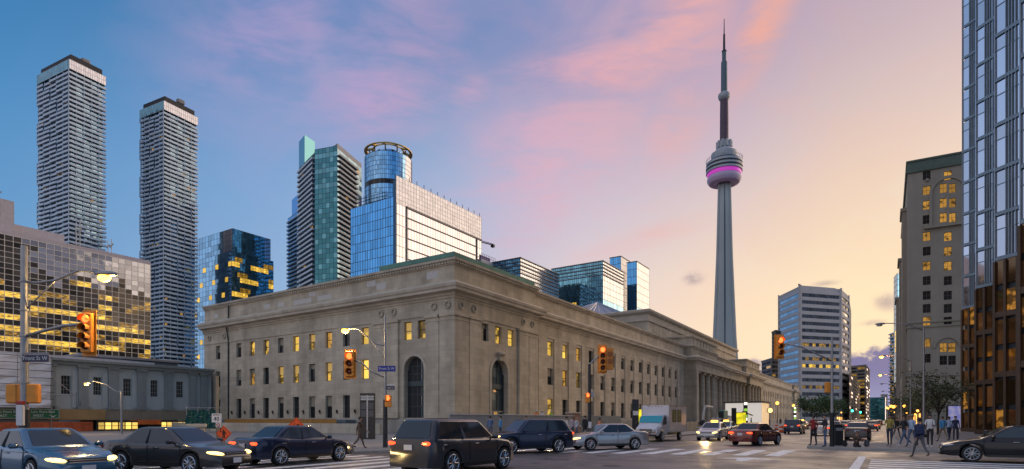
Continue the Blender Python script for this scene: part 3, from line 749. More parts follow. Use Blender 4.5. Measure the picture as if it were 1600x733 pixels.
# moulded surrounds and keystones
for f, ac, R, zt, zb in ((fE, aE, 1.5, 9.0, 1.85), (fP, aP, 1.75, 9.05, .6)):
    mb = MB(); n = 18
    for k in range(n):
        a, b = pi * k / n, pi * (k + 1) / n; r0, r1 = R + .05, R + .42; zs = zt - R
        P_ = [(ac - r0 * cos(a), zs + r0 * sin(a)), (ac - r0 * cos(b), zs + r0 * sin(b)), (ac - r1 * cos(b), zs + r1 * sin(b)), (ac - r1 * cos(a), zs + r1 * sin(a))]
        mb.hexa([f.pt(p[0], 0, p[1]) for p in P_][::-1] + [f.pt(p[0], .09, p[1]) for p in P_][::-1])
    f.box(mb, ac - R - .42, ac - R - .05, zb, zt - R, 0, .09); f.box(mb, ac + R + .05, ac + R + .42, zb, zt - R, 0, .09)
    spart(mb, 'arch_surround', stone_lt)
mb = MB(); fP.box(mb, aP - .35, aP + .35, 8.9, 9.9, 0, .3); p = fP.pt(aP, .35, 9.75); mb.ball(p, (.75, .3, .3), n=10, k=6); spart(mb, 'keystone', stone_lt)
mb = MB(); mb.tube([fE.pt(91 - 84, .12, .2), fE.pt(91 - 84, .12, 13.6), fE.pt(91 - 84, .4, 15.4), fE.pt(91 - 84, .12, 17), fE.pt(91 - 84, .1, 19)], .1, 6); spart(mb, 'drainpipe', metal_d)
fx = MB()
for k in range(9):
    a = 91 - (55.9 + 3.4 * k); q = MB(); q.ball(fE.pt(a, .15, 2.75), (.13, .13, .2), n=8, k=5); fE.box(q, a - .05, a + .05, 2.4, 2.6, 0, .12); spart(q, 'wall_lantern', black)
# low canopy and hoarding along the moat on the east side
mb = MB(); fE.box(mb, 91 - 84.5, 91 - 55.6, 1.22, 1.62, .3, 1.9); spart(mb, 'moat_canopy', mat('grey_canopy', (.15, .18, .19), .6))
# great hall behind
gh = [(133, 86), (133, 48), (229, 48), (229, 86)]
mb = MB(); mb.prism(gh[::-1][::-1], 18, 26.9); spart(mb, 'great_hall_wall', stone)
mb = MB(); sweep(mb, gh, [(0, 25.2), (.25, 25.3), (.3, 25.6), (.1, 25.7), (.1, 27.0), (.4, 27.1), (.8, 27.5), (.85, 28.0), (.4, 28.2), (-.6, 28.3), (-3, 28.5), (-3, 27)], closed=True); spart(mb, 'great_hall_cornice', stone_lt)
mb = MB(); Face(gh[0], gh[1]).box(mb, 34.4, 35.9, 19.2, 20.9, .0, .05); fq = Face(gh[1], gh[2]); fq.box(mb, 2.2, 4.2, 20.6, 21.7, 0, .06); spart(mb, 'vent_opening', black)
mb = MB(); x0, x1, y0, y1 = 138, 176, 56, 84
mb.add([(x0, y0, 28.4), (x1, y0, 28.4), (x1, y1, 28.4), (x0, y1, 28.4), (x0 + 14, (y0 + y1) / 2, 35.4), (x1 - 14, (y0 + y1) / 2, 35.4)], [(0, 1, 5, 4), (1, 2, 5), (2, 3, 4, 5), (3, 0, 4)]); spart(mb, 'hipped_roof', mat('zinc_roof', (.33, .33, .36), .45, .3))
mb = MB(); 
for i in range(22):
    k = i / 21; xa = x0 + 38 * k; xb = min(max(xa, x0 + 14), x1 - 14); mb.tube([(xa, y0, 28.45), (xb, (y0 + y1) / 2, 35.48)], .12, 4)
    ya = y0 + 28 * k; mb.tube([(x0, ya, 28.45), (x0 + 14, (y0 + y1) / 2, 35.48)], .12, 4) if i % 2 else None
spart(mb, 'roof_seams', alu, kind='stuff')

# ================================================================== skyline
conc = mat('pale_concrete', (.42, .42, .42), .8, var=.1, vs=.3)
concd = mat('grey_concrete', (.25, .25, .255), .8, var=.12, vs=.3)
g_dark = glass('dark_brown_glass', (.05, .045, .04), .5, .1, var=.6, tilt=.03, spec=.25)
g_skyref = glass('sky_reflection_glass', (.20, .215, .25), .85, .05, var=.3, tilt=.03)
g_lit = glass('lit_office', (.03, .025, .02), .4, .1, lit=(1.0, .6, .08), ls=1.15, dens=.55, nscale=(.35, 1, 2.6))
g_litd = glass('lit_office_dim', (.03, .025, .02), .4, .1, lit=(1.0, .55, .07), ls=.6, dens=.32, nscale=(.3, 1, 2.2))
g_teal = glass('teal_glass', (.05, .19, .235), .85, .06, var=.14, tilt=.02)
g_teal2 = glass('pale_teal_glass', (.11, .30, .36), .85, .07, var=.2, tilt=.02)
g_blue = glass('blue_glass', (.11, .40, .80), .9, .06, var=.18, tilt=.025)
g_bluel = glass('light_blue_glass', (.26, .52, .76), .9, .08, var=.25, tilt=.03)
g_white = glass('silver_glass', (.50, .53, .62), .9, .12, var=.10, tilt=.006)
g_frit = glass('fritted_glass', (.40, .42, .49), .7, .25, var=.12, tilt=.02)
mull_d = mat('dark_mullion', (.05, .055, .06), .5, .3, var=.1)
mull_l = mat('light_mullion', (.60, .57, .51), .5, .3, var=.08)
R_ = random.Random(3)
# --- glass office on the left, lit floors
xr, yr = at(235, 227)
B = Building('office_block', 'broad dark gridded glass office block with lit yellow floors, behind the railway viaduct', 'office block', [(xr - 92, yr), (xr, yr), (xr, yr + 45), (xr - 92, yr + 45)])
hB = zz(414, 227)
B.core(0, hB - .3, mat('office_core', (.05, .05, .05), .8))
bands = [R_.random() for _ in range(40)]
def chB(c, r):
    k = r // 2
    top = 30 - r
    if r >= 25 + round(1.2 * sin(c * 1.1) + .8 * sin(c * 2.3)) and c > 22 + (r % 3) and r < 31: return g_skyref  # brighter panes draw the sky's reflection on the one glass wall
    if r == 20 and c in (19, 20, 21, 33, 34): return g_lit
    if r % 2 == 1: return g_litd if sin(c * .5 + k * 2.6) > .7 and k < 11 else g_dark
    th = (0, 0, 0, 0, 0, 0, -.95, -.75, -.5, -.15, .25, .8, 1.0, 1.5, 1.5, 1.5)[min(k, 15)]
    v = sin(c * .33 + k * 1.9) + .6 * sin(c * .85 + k * 2.7)
    return g_lit if v > th + .25 else (g_litd if v > th else g_dark)
B.curtain(B.faces[0], 5, hB, 41, 31, chB, mull_l, fw=.16, fd=.15, hw=.14)
B.flush('window_pane', 7)
mb = MB(); f = B.faces[0]; f.box(mb, 0, f.L, hB, hB + 1.5, -42, .1); B.part(mb, 'parapet', mat('pinkish_cladding', (.42, .39, .41), .7))
mb = MB(); f.box(mb, 10, 66, hB + 1.5, hB + 6, -34, -7); B.part(mb, 'penthouse', mat('pinkish_cladding', (.5, .46, .47), .7))
xa = 92 - 62
mb = MB(); f.box(mb, 40, 50.5, hB + 1.5, hB + 12.5, -30, -3); B.part(mb, 'plant_room', mat('pinkish_cladding', (.5, .46, .47), .7))
mb = MB(); f.box(mb, 42.5, 46.8, hB + 9, hB + 10, -3, -2.96); f.box(mb, 42.5, 46.8, hB + 7, hB + 8, -3, -2.96); B.part(mb, 'louvre', black)
for a, z, hh in ((33.5, 8, 6), (35, 8, 7.5), (45, 12.5, 5), (46.5, 12.5, 6), (47.8, 12.5, 5), (70, 3, 9), (71.2, 3, 10), (80.4, 2, 6), (81.6, 2, 7)):
    mb = MB(); mb.tube([f.pt(a, -8, hB + z - 2), f.pt(a, -8, hB + z + hh)], .16, 5); mb.tube([f.pt(a - .6, -8, hB + z + hh * .5), f.pt(a + .6, -8, hB + z + hh * .75)], .25, 4); B.part(mb, 'antenna', metal_g)
# --- twin residential towers
balc = mat('balcony_panel', (.56, .67, .76), .6, var=.08, vs=.2)
g_res = glass('residential_glass', (.15, .26, .35), .8, .06, var=.35, tilt=.03)
def residential(label, u0, Z0, uL, uR, vtop, seed, z_low=0, fh=2.98):
    rr = random.Random(seed)
    P = corner_box(u0, Z0, 6.5, uL, uR); T = Building('residential_tower', label, 'tower', P, 'pair of residential towers'); H = zz(vtop, Z0)
    T.core(0, H - 6.5, mat('tower_core', (.10, .11, .12), .7), inset=1.7)
    nfl = int((H - 10.5) / fh); z0 = H - 10.5 - nfl * fh
    ip = offset_poly(P, -1.65)
    for fi in (0, 3):
        f = Face(ip[fi], ip[(fi + 1) % 4]); nc = int(f.L / 1.75)
        T.curtain(f, z0, z0 + nfl * fh, nc, nfl, lambda c, r: (lit_dim if rr.random() < .014 else g_res), None, fw=.14)
    var = []
    F0, F3 = T.faces[0], T.faces[3]
    nv = 9
    for v in range(nv):
        mb = MB()
        for f, near0 in ((F0, True), (F3, False)):
            k = 5; sg = f.L / k
            for s_ in range(k):
                q = sin(v * .7 + s_ * 1.9 + (2.2 if near0 else 0)); dd = 0 if q > -.35 else -.7
                if s_ == (0 if near0 else k - 1): dd = 0
                a0, a1 = s_ * sg, (s_ + 1) * sg
                f.box(mb, a0, a1, 0, .24, -2.0, dd)
                if True:
                    f.box(mb, a0 + .05, a1 - .05, .24, 1.38, dd - .1, dd - .01)
                f.box(mb, a0 - .06, a0 + .06, 1.38, 2.9, dd - 1.0, dd - .15)
        var.append(mb.mesh('balcony', balc, off=T.o))
    for i in range(nfl):
        link('balcony', var[i % nv], T.root, loc=(0, 0, z0 + i * fh))
    mb = MB(); mb.prism(offset_poly(P, -.3), H - 10.5, H - 4.4); T.part(mb, 'crown_glazing', g_teal2)
    for fi in (0, 3):
        T.curtain(Face(*[offset_poly(P, -.28)[j % 4] for j in (fi, fi + 1)]), H - 10.4, H - 4.4, 16, 2, lambda c, r: g_frit if fi == 0 else g_teal2, mat('pale_fin', (.6, .62, .64), .5), fw=.2, hw=.2)
    mb = MB(); mb.prism(offset_poly(P, -1.8), H - 4.4, H); T.part(mb, 'mechanical_floor', mat('black_louvre', (.02, .022, .028), .7))
    c = Vector(P[0]) * .35 + Vector(P[1]) * .4 + Vector(P[2]) * .25
    mb = MB(); mb.tube([(c.x, c.y, H), (c.x, c.y, H + 4.2)], .7, 6); mb.bbox((c.x, c.y, H + 4.4), (5.2, 3.2, 3.4), .6); mb.tube([(c.x, c.y, H + 3), (c.x - 5, c.y + 4, H + 4.5)], .4, 5); T.part(mb, 'window_cleaning_crane', concd)
    T.flush('glazing')
residential('taller of two grey towers of stacked balconies, left of its shorter twin', 108, 372, 57, 166.5, 81, 11)
residential('shorter of two grey towers of stacked balconies, right of its taller twin', 256, 400, 217.5, 310, 147, 12)
# --- blue office with yellow floors
P = corner_box(362, 420, 0, uL=303, uR=427); B = Building('office_tower', 'mid-rise blue glass office with bright yellow floors, right of the shorter balcony tower', 'office tower', P)
H = zz(392, 420); B.core(0, H, mull_d)
g_tealc = glass('blue_teal_glass', (.17, .42, .54), .85, .06, var=.3, tilt=.03)
def chC(c, r):
    if r % 3 == 0: return g_lit if sin(c * .55 + r * 1.3) > -.35 else g_tealc
    return g_litd if r % 3 == 1 and sin(c * .55 + r * 2.3) > .6 else g_tealc
B.curtain(B.faces[0], H - 88, H, 16, 24, chC, mull_d, fw=.14, hw=.14)
B.curtain(B.faces[3], H - 88, H, 12, 24, lambda c, r: g_bluel if (r % 3 or (c + r) % 4) else g_lit, mull_d, fw=.14, hw=.14)
P2 = offset_poly(P, -1.5); f0 = Face(P2[0], P2[1]); f3 = Face(P2[3], P2[0])
mb = MB(); mb.prism(P2, H, H + 17); B.part(mb, 'upper_block', mull_d)
B.curtain(f0, H, H + 17.2, 18, 4, lambda c, r: g_white if c > 14 else g_tealc, mull_d, fw=.1, hw=.12)
B.curtain(f3, H, H + 17.2, 12, 4, lambda c, r: g_white if c > 8 else g_bluel, mull_d, fw=.1, hw=.12)
B.flush('window_pane')
# --- teal residential slab with balconies
pts = [(467, 362), (492, 340), (527, 335), (565, 362)]
P = [at(*p) for p in pts]; P = P + [at(565, 395), at(470, 395)]
B = Building('apartment_tower', 'dark teal glass apartment tower with balconied flanks, left of the bright glass office', 'tower', P)
H = zz(244, 345); B.core(0, H, mat('teal_core', (.05, .07, .075), .6)); nfl = 48
B.curtain(B.faces[1], H - 48 * 3, H + 1.5, 6, 49, lambda c, r: g_teal2 if (c * 13 + r * 7) % 11 < 2 or (r in (47, 44, 41)) else (lit_dim if (c * 31 + r * 17) % 97 == 0 else g_teal), mull_d, fw=.12, hw=.16)
for fi, gm in ((0, g_teal), (2, g_res)):
    B.curtain(B.faces[fi], H - 48 * 3, H, 9, 48, lambda c, r: lit_dim if (c * 29 + r * 19 + fi) % 83 == 0 else gm, None, fw=.1, hw=.1)
bm = MB(); f = B.faces[0]; f.box(bm, 1.0, f.L, 0, .25, 0, 1.6); f.box(bm, 1.0, f.L, .25, 1.2, 1.5, 1.58)
bm2 = MB(); f = B.faces[2]; f.box(bm2, 0.3, f.L * .78, 0, .25, 0, 1.5); f.box(bm2, .3, f.L * .78, .25, 1.2, 1.4, 1.48)
bm, bm2 = bm.mesh('balcony', balc, off=B.o), bm2.mesh('balcony', mat('grey_balcony', (.25, .28, .31), .6), off=B.o)
for i in range(46):
    link('balcony', bm, B.root, loc=(0, 0, H - 4 - 3 * i)); link('balcony', bm2, B.root, loc=(0, 0, H - 4 - 3 * i))
mb = MB(); mb.prism([at(500, 352), at(527, 336), at(565, 363), at(540, 390)], H, zz(224, 336)); B.part(mb, 'grey_crown', mat('grey_cladding', (.26, .27, .30), .6))
mb = MB(); f = Face(at(467, 363), at(485, 352)); mb.prism([at(467, 366), at(476, 357), at(492, 366), at(484, 380)], H - 5, zz(212, 358)); B.part(mb, 'glass_lantern', g_teal2)
B.flush('window_pane')
pts = [(450, 452), (466, 437), (500, 452), (480, 480)]
B = Building('apartment_tower', 'slim stepped blue glass tower half hidden behind the dark teal one', 'tower', [at(*p) for p in pts]); H = zz(305, 440); B.core(0, H - 14, mull_d)
mb = MB(); mb.prism([at(456, 450), at(466, 437.5), at(499, 453), at(480, 478)], H - 14, H); B.part(mb, 'upper_setback', g_blue)
B.curtain(B.faces[0], H - 150, H - 14, 5, 44, lambda c, r: g_blue, mull_d, fw=.2, hw=.5); B.curtain(B.faces[1], H - 150, H - 14, 5, 44, lambda c, r: g_blue, mull_d, fw=.2, hw=.5)
bm = MB(); f = B.faces[0]; f.box(bm, 0, f.L, 0, 1.0, 0, 1.3); bm = bm.mesh('balcony', mat('blue_balcony', (.2, .32, .42), .4, .3), off=B.o)
for i in range(34): link('balcony', bm, B.root, loc=(0, 0, H - 18 - 3.1 * i))
B.flush('window_pane')
# --- round tower with a ring roof
cx, cy = at(607, 430); r = 36 * 430 / FPX; n = 40
B = Building('round_office_tower', 'rounded glass tower under a pierced golden ring canopy', 'tower', [(cx + r * cos(2 * pi * i / n), cy + r * sin(2 * pi * i / n)) for i in range(n)])
H = zz(252, 430); B.core(0, H, mull_d)
for f in B.faces:
    if f.seen():
        dR = f.n.x * cos(radians(-30)) + f.n.y * sin(radians(-30))
        B.curtain(f, H - 60, H, 2, 18, lambda c, r_: (g_white if dR > .45 else g_bluel) if r_ != 11 else g_dark, mull_d, fw=.12, hw=.25)  # sunset-facing panes get paler glass; that reflection is put into the colour
mb = MB(); m2 = MB()
for k in range(40):
    a, b = 2 * pi * k / 40, 2 * pi * (k + 1) / 40
    hole = (k % 4) in (0, 1, 2)
    def P_(ang, rr_, z): return (cx + rr_ * cos(ang), cy + rr_ * sin(ang), z)
    r0, r1 = r * .62, r * 1.03
    segs = [(r0, r * .70), (r * .90, r1)] if hole else [(r0, r1)]
    for q0, q1 in segs:
        zt = lambda q: H + 7.2 - (q - r0) * .22
        mb.hexa([P_(a, q0, zt(q0)), P_(a, q1, zt(q1)), P_(b, q1, zt(q1)), P_(b, q0, zt(q0)), P_(a, q0, zt(q0) + 1.2), P_(a, q1, zt(q1) + .5), P_(b, q1, zt(q1) + .5), P_(b, q0, zt(q0) + 1.2)])
    if k % 4 == 0: m2.tube([P_(a, r * .8, H), P_(a, r * .8, H + 6)], .5, 5)
B.part(mb, 'ring_canopy', mat('golden_soffit', (.66, .44, .10), .4, .4, var=.1)); B.part(m2, 'canopy_struts', metal_d)
mb = MB(); mb.lathe([(r * .66, H), (r * .62, H + 4.5)], 32, (cx, cy)); B.part(mb, 'penthouse_drum', g_bluel); B.flush('window_pane')
# --- large bright glass office (sky reflections put into the tints of a blue and a silver side)
P = corner_box(619, 250, 0, uL=548, uR=752)
B = Building('office_slab', 'large office slab with a saturated blue glass end and long silvery side with louvred top', 'office block', P)
H = zz(274, 250); Hb = zz(306, 250); B.core(0, Hb - .2, mull_d)
f0, f3 = B.faces[0], B.faces[3]
B.curtain(f3, Hb - 76, Hb, 17, 18, lambda c, r: (lit_part if (r == 8 and c in (7, 8, 9)) else g_blue), mull_d, fw=.11, hw=.18, a1=f3.L - 1.6)
mb = MB(); f3.box(mb, f3.L - 1.5, f3.L, 0, H - 2, -.5, .35); B.part(mb, 'corner_fin', mat('dark_blue_fin', (.02, .08, .16), .4, .3))
B.curtain(f0, Hb - 72, H - 12, 34, 15, lambda c, r: (lit_part if (r == 4 and c in (3, 9, 10, 11, 12, 14)) else g_white), mat('silver_mullion', (.52, .50, .51), .4, .6), fw=.06, hw=.22, a0=.2, hd=.2)
mb = MB()
for z in [Hb - 72 + (H - 12 - Hb + 72) / 15 * i for i in range(4, 15)]: f0.box(mb, 7, f0.L - 5, z - .2, z + .2, .1, .4)
for a in (6, f0.L - 4.5): f0.box(mb, a, a + .7, 0, H - 12, .1, .5)
f0.box(mb, 6, f0.L, H - 12.4, H - 11.6, .1, .5); B.part(mb, 'floor_bands', mat('brown_band', (.13, .12, .13), .5, .3))
mb = MB(); f0.box(mb, 0, f0.L, H - 12, H, -.5, .0); B.part(mb, 'screen_backing', mull_d)
B.curtain(f0, H - 12, H, 34, 6, lambda c, r: g_frit, mull_l, fw=.07, hw=.12)
mb = MB()
for i in range(13): mb.tube([f0.pt(4 + i * (f0.L - 5) / 12, -.4, H - .5), f0.pt(4 + i * (f0.L - 5) / 12, -.4, H + 2.1)], .16, 5)
B.part(mb, 'roof_posts', black); B.flush('window_pane')
mb = MB(); c0 = f3.pt(6, -2, Hb)
for i in range(12):
    a = 2 + i * 1.7
    mb.tube([f3.pt(a, -1.5, Hb - 2), f3.pt(a, -1.5, Hb + 5.5 - .12 * i)], .13, 4)
for z in (1.4, 2.8, 4.2): mb.tube([f3.pt(1, -1.5, Hb + z), f3.pt(22, -1.5, Hb + z - .4)], .13, 4)
B.part(mb, 'open_steel_screen', metal_d)
# crane jib and billboard at its far end
cx, cy = at(757, 305)
T = thing('rooftop_hoist', 'dark cantilevered hoist arm against the sky at the end of the silver office', 'hoist', (cx, cy, 0))
mb = MB(); z = zz(379, 305); p0 = at(751, 305); p1 = at(770, 307)
mb.tube([(p0[0] - cx, p0[1] - cy, z + .3), (p1[0] - cx, p1[1] - cy, z - .8)], .28, 5); mb.tube([(p0[0] - cx, p0[1] - cy, z + 1), (p1[0] - cx, p1[1] - cy, z - .2)], .2, 5); mb.tube([(p0[0] - cx, p0[1] - cy, zz(420, 305)), (p0[0] - cx, p0[1] - cy, z + .6)], .3, 5)
mb.build('arm', black, T); mb = MB(); mb.bbox((p1[0] - cx, p1[1] - cy, z - 1.2), (1.8, 1.8, 1.6), .2); mb.build('motor_box', black, T)
P = corner_box(752, 300, 0, LL=25, uR=775); B = Building('rooftop_terrace', 'low block with a railed roof and purple sign panel beside the silver office', 'building', P); H = zz(404, 300)
B.core(0, H, conc); mb = MB(); f = B.faces[0]
for i in range(9): mb.tube([f.pt(i * f.L / 8, -.3, H), f.pt(i * f.L / 8, -.3, H + 3)], .09, 4)
for z in (1.5, 3): mb.tube([f.pt(0, -.3, H + z), f.pt(f.L, -.3, H + z)], .09, 4)
B.part(mb, 'railing', metal_d); mb = MB(); f.box(mb, .5, f.L * .7, H + .3, H + 2.3, -1.2, -.9); B.part(mb, 'sign_panel', mat('purple_panel', (.10, .07, .28), .5))
# --- three lower glass blocks
def glassblock(label, u0, Z0, uL, uR, v0, face_r, face_l, rows, cr, cl, slats=0, low=60, LL=None):
    P = corner_box(u0, Z0, 0, uL=uL, uR=uR, LL=LL); B = Building('glass_office', label, 'office block', P); H = zz(v0, Z0); B.core(0, H - .4, mull_d)
    B.curtain(B.faces[0], H - low, H, cr, rows, face_r, mull_d, fw=.1, hw=.18); B.curtain(B.faces[3], H - low, H, cl, rows, face_l, mull_d, fw=.14, hw=.2)
    if slats:
        mb = MB()
        for i in range(slats):
            for f in (B.faces[0], B.faces[3]): f.box(mb, 0, f.L, H - .5 - 2.0 * i, H - .1 - 2.0 * i, .1, .6)
        B.part(mb, 'louvre_blades', mat('dark_blade', (.18, .19, .21), .5, .3), kind='stuff')
    mb = MB(); sweep(mb, P, [(.3, H - .4), (.3, H + .1), (-1, H + .1)], closed=True); B.part(mb, 'roof_edge', mull_d)
    B.flush('window_pane'); return B
glassblock('low teal glass block with louvred top, just right of the purple rooftop sign', 813, 300, 766, 873, 402, lambda c, r: g_white if r > 7 else g_bluel, lambda c, r: g_tealc, 16, 22, 12, 8)
glassblock('dark blue-green glass block with rows of lit lamps, behind the station roof', 942, 335, 862, 974, 407, lambda c, r: g_white if r > 9 else g_bluel, lambda c, r: (g_lit if (r in (6, 4, 2) and c > 20) or (r == 9 and 6 < c < 12) else (g_litd if r in (8, 6, 4, 2) else g_tealc)), 16, 14, 24, 5)
glassblock('slim deep-blue glass tower with silver side, right-hand of a stepped pair', 995, 375, 980, 1014, 408, lambda c, r: g_white if r > 5 else g_bluel, lambda c, r: g_blue, 12, 12, 6, 0)
glassblock('deep-blue glass tower top peaking left of a slimmer twin, behind the dark green block', 970, 385, 953, 984, 400, lambda c, r: g_frit, lambda c, r: g_blue, 12, 8, 6, 0)

# --- the needle tower
cx, cy = at(1131.5, 789)
T = thing('communications_tower', 'tall concrete communications tower with a ringed pod and needle mast', 'tower', (cx, cy, 0))
tz = lambda v: zz(v, 789); pxm = 789 / FPX
twc = mat('tower_concrete', (.37, .41, .40), .8, var=.1, vs=.05, streak=True)
def lob(a, z): return 1 + .16 * cos(3 * (a - .3)) * max(0, 1 - z / 330)
mb = MB(); mb.lathe([(19 * pxm * 1.15, 0), (16.8 * pxm, tz(560)), (15.6 * pxm, tz(530)), (13.2 * pxm, tz(470)), (11.2 * pxm, tz(400)), (9.6 * pxm, tz(340)), (8.6 * pxm, tz(285))], 30, lob=lob); mb.build('shaft', twc, T, smooth=True)
mb = MB()
for k in range(3):
    a = .3 + 2 * pi * k / 3
    mb.tube([(22.5 * cos(a), 22.5 * sin(a), 0), (14.8 * cos(a), 14.8 * sin(a), tz(530)), (10.2 * cos(a), 10.2 * sin(a), tz(400)), (7.9 * cos(a), 7.9 * sin(a), tz(288))], [3.4, 2.6, 2.0, 1.6], 6)
mb.build('buttress', twc, T)
mb = MB()
for k in range(3):
    a = .3 + pi / 3 + 2 * pi * k / 3
    mb.tube([(15.2 * cos(a), 15.2 * sin(a), 0), (11.6 * cos(a), 11.6 * sin(a), tz(530)), (9.0 * cos(a), 9.0 * sin(a), tz(400)), (7.0 * cos(a), 7.0 * sin(a), tz(288))], [1.6, 1.4, 1.1, .9], 4)
mb.build('lift_shaft', mat('lift_glass', (.06, .075, .085), .3, .2, var=.1), T)
def drum(name, prof, m, n=36): q = MB(); q.lathe([(r_ * pxm, tz(v)) for r_, v in prof], n); return q.build(name, m, T, smooth=True, angle=30)
podm = mat('pod_cladding', (.36, .39, .41), .5, .2, var=.08, vs=.1); podd = mat('pod_dark_band', (.03, .04, .055), .3, .2, var=.05)
drum('radome', [(9, 286), (13, 288.5), (18, 289), (22.5, 287), (25, 283.5), (25.6, 280), (24.6, 277), (23.5, 275.5)], mat('radome_skin', (.46, .40, .52), .5, emit=(.75, .25, .75), es=.02))  # faint magenta glow put into the skin beneath the light ring
drum('light_ring', [(24.2, 275.8), (25.0, 275.3), (25.3, 271.2), (24.6, 270.3)], mat('magenta_led', (.3, .03, .25), .3, var=0, emit=(.50, .035, .42), es=.7))
for a_, b_, r_, m in ((270.5, 267, 27.0, podm), (267, 264.6, 25.6, podd), (264.6, 261.2, 27.3, podm), (261.2, 258.6, 25.4, podd), (258.6, 254.5, 26.8, podm), (254.5, 251, 22.5, podd), (251, 240, 19.4, podm)):
    drum('pod_deck', [(r_ - .8, a_), (r_, a_ - .3), (r_, b_ + .3), (r_ - .8, b_)], m)
drum('pod_upper', [(18, 240.2), (14, 236), (10.2, 233), (10.2, 223), (9, 222)], podm)
mb = MB()
for k in range(10):
    a = 2 * pi * k / 10; mb.tube([(10.4 * pxm * cos(a), 10.4 * pxm * sin(a), tz(232)), (10.4 * pxm * cos(a), 10.4 * pxm * sin(a), tz(221.5))], 1.6, 6)
mb.build('antenna_bay', podm, T)
mb = MB()
for k in range(36):
    a, b = 2 * pi * k / 36, 2 * pi * (k + 1) / 36
    for v in (251.5, 249.5): mb.tube([(27 * pxm * cos(a), 27 * pxm * sin(a), tz(v)), (27 * pxm * cos(b), 27 * pxm * sin(b), tz(v))], .22, 4)
    mb.tube([(26.2 * pxm * cos(a), 26.2 * pxm * sin(a), tz(254.5)), (27 * pxm * cos(a), 27 * pxm * sin(a), tz(249.5))], .2, 4)
mb.build('edge_rail', alu, T)
drum('upper_shaft', [(6.6, 221.5), (6.4, 180), (6.1, 156)], mat('plum_shaft', (.10, .062, .085), .6, var=.1, vs=.1), 12)
drum('sky_pod', [(6.2, 157), (8.2, 154.5), (9.2, 151), (8.8, 147.5), (6, 145)], podm, 24)
drum('mast_base', [(5.0, 145), (4.7, 98), (4.5, 97)], mat('mast_steel', (.10, .14, .16), .5, .4), 12)
drum('mast_middle', [(3.2, 99), (3.2, 80)], mat('mast_steel', (.10, .14, .16), .5, .4), 10); drum('mast_collar', [(4.6, 99.5), (4.6, 97.5)], black, 12); drum('mast_collar', [(3.7, 81), (3.7, 79.5)], black, 10)
drum('mast_tip', [(1.9, 80), (1.6, 54), (.9, 53), (.55, 31), (.2, 29)], mat('mast_dark', (.035, .035, .05), .5, .4), 8)

# --- white chamfered office down the street
pts = [(1217, 352), (1250, 325), (1314, 333), (1326, 352)]
P = [at(*p) for p in pts] + [at(1330, 400), at(1225, 400)]
B = Building('white_office_tower', 'pale concrete office tower with banded strip windows, right of the needle tower', 'office tower', P); H = zz(450, 330)
wht = mat('white_precast', (.50, .48, .46), .7, var=.07, vs=.2); B.core(0, H, wht); nf = 18; fh = H / (nf + 1.2)
g_strip = glass('strip_glass', (.045, .05, .06), .5, .1, var=.5, tilt=.04); g_skyb = glass('sky_strip_glass', (.30, .45, .58), .85, .1, var=.2)
for fi, nc in ((0, 5), (1, 11), (2, 4)):
    f = B.faces[fi]
    for k in range(nf):
        z0 = fh * (k + .75)
        def ch(c, r, k=k, fi=fi):
            if fi == 0: return g_skyb if k > 2 else g_strip
            if fi == 1 and k in (1, 4, 7, 8, 10) and (c * 7 + k * 3) % 5 < 3: return g_litd if k != 7 else g_lit
            return g_strip
        B.curtain(f, z0, z0 + fh * .45, nc, 1, ch, None, a0=1.4, a1=f.L - 1.4, fw=.25, hw=.05)
    mb = MB()
    for k in range(nf + 1):
        z0 = fh * (k + .2); f.box(mb, .8, f.L - .8, z0 + .1, z0 + fh * .5, .0, .35)
    B.part(mb, 'spandrel_bands', mat('skylit_precast', (.52, .56, .60), .6, var=.06) if fi == 0 else wht, kind='stuff')  # left face's blue skylight is put into its band and strip colours
for fi in (0, 1, 2):
    mb = MB(); f = B.faces[fi]; f.box(mb, f.L - .78, f.L + .1, 0, H + .5, 0, .55); f.box(mb, -.1, .78, 0, H + .5, 0, .55); B.part(mb, 'corner_pier', wht)
mb = MB(); mb.prism(offset_poly(P, -3), H, H + 1.2); B.part(mb, 'roof_plant', wht)
mb = MB(); 
for i in range(9): f = B.faces[1]; mb.box(f.pt(3 + i * 2.6, -4, 0)[0] - .4, f.pt(3 + i * 2.6, -4, 0)[0] + .4, f.pt(3, -4, 0)[1] - .4 - i * .3, f.pt(3, -4, 0)[1] + .4 - i * .3, H + 1.2, H + 2.2)
B.part(mb, 'roof_units', metal_d); B.flush('window_pane', 6)
g_stripd = glass('dull_strip_glass', (.035, .037, .042), 0, .6, var=.5, tilt=.03, spec=.1)
def midrise(name, label, pts, v, m, wm, nfl, cols, gl=None, lit=.15, seed=1, litm=None):
    rr = random.Random(seed); P = [at(*p) for p in pts]; B = Building(name, label, 'building', P); Z = min(p[1] for p in pts); H = zz(v, Z); B.core(0, H, m); fh = H / (nfl + .6)
    for f in B.faces:
        if f.seen() and f.L > 3:
            nc = max(2, int(cols * f.L / max(g_.L for g_ in B.faces)))
            for k in range(nfl):
                B.curtain(f, fh * (k + .45), fh * (k + 1.0), nc, 1, lambda c, r: (litm or lit_dim) if rr.random() < lit else wm, None, a0=.8, a1=f.L - .8, fw=1.2, hw=.05)
            mb = MB()
            for k in range(nfl + 1): f.box(mb, 0, f.L, fh * (k + .12), fh * (k + .34), .0, .18)
            B.part(mb, 'string_course', m, kind='stuff')
    mb = MB(); sweep(mb, P, [(.3, H - .6), (.4, H + .2), (-.8, H + .2)], closed=True); B.part(mb, 'parapet', m)
    B.flush('window_pane', 6); return B
brick = mat('brown_brick', (.20, .15, .11), .85, var=.15, vs=.5); beige = mat('beige_precast', (.34, .30, .24), .8, var=.1, vs=.3)
midrise('apartment_block', 'grey stepped block between the station and the white office tower', [(1190, 420), (1205, 400), (1219, 405), (1212, 440)], 560, concd, g_stripd, 14, 5, seed=4)
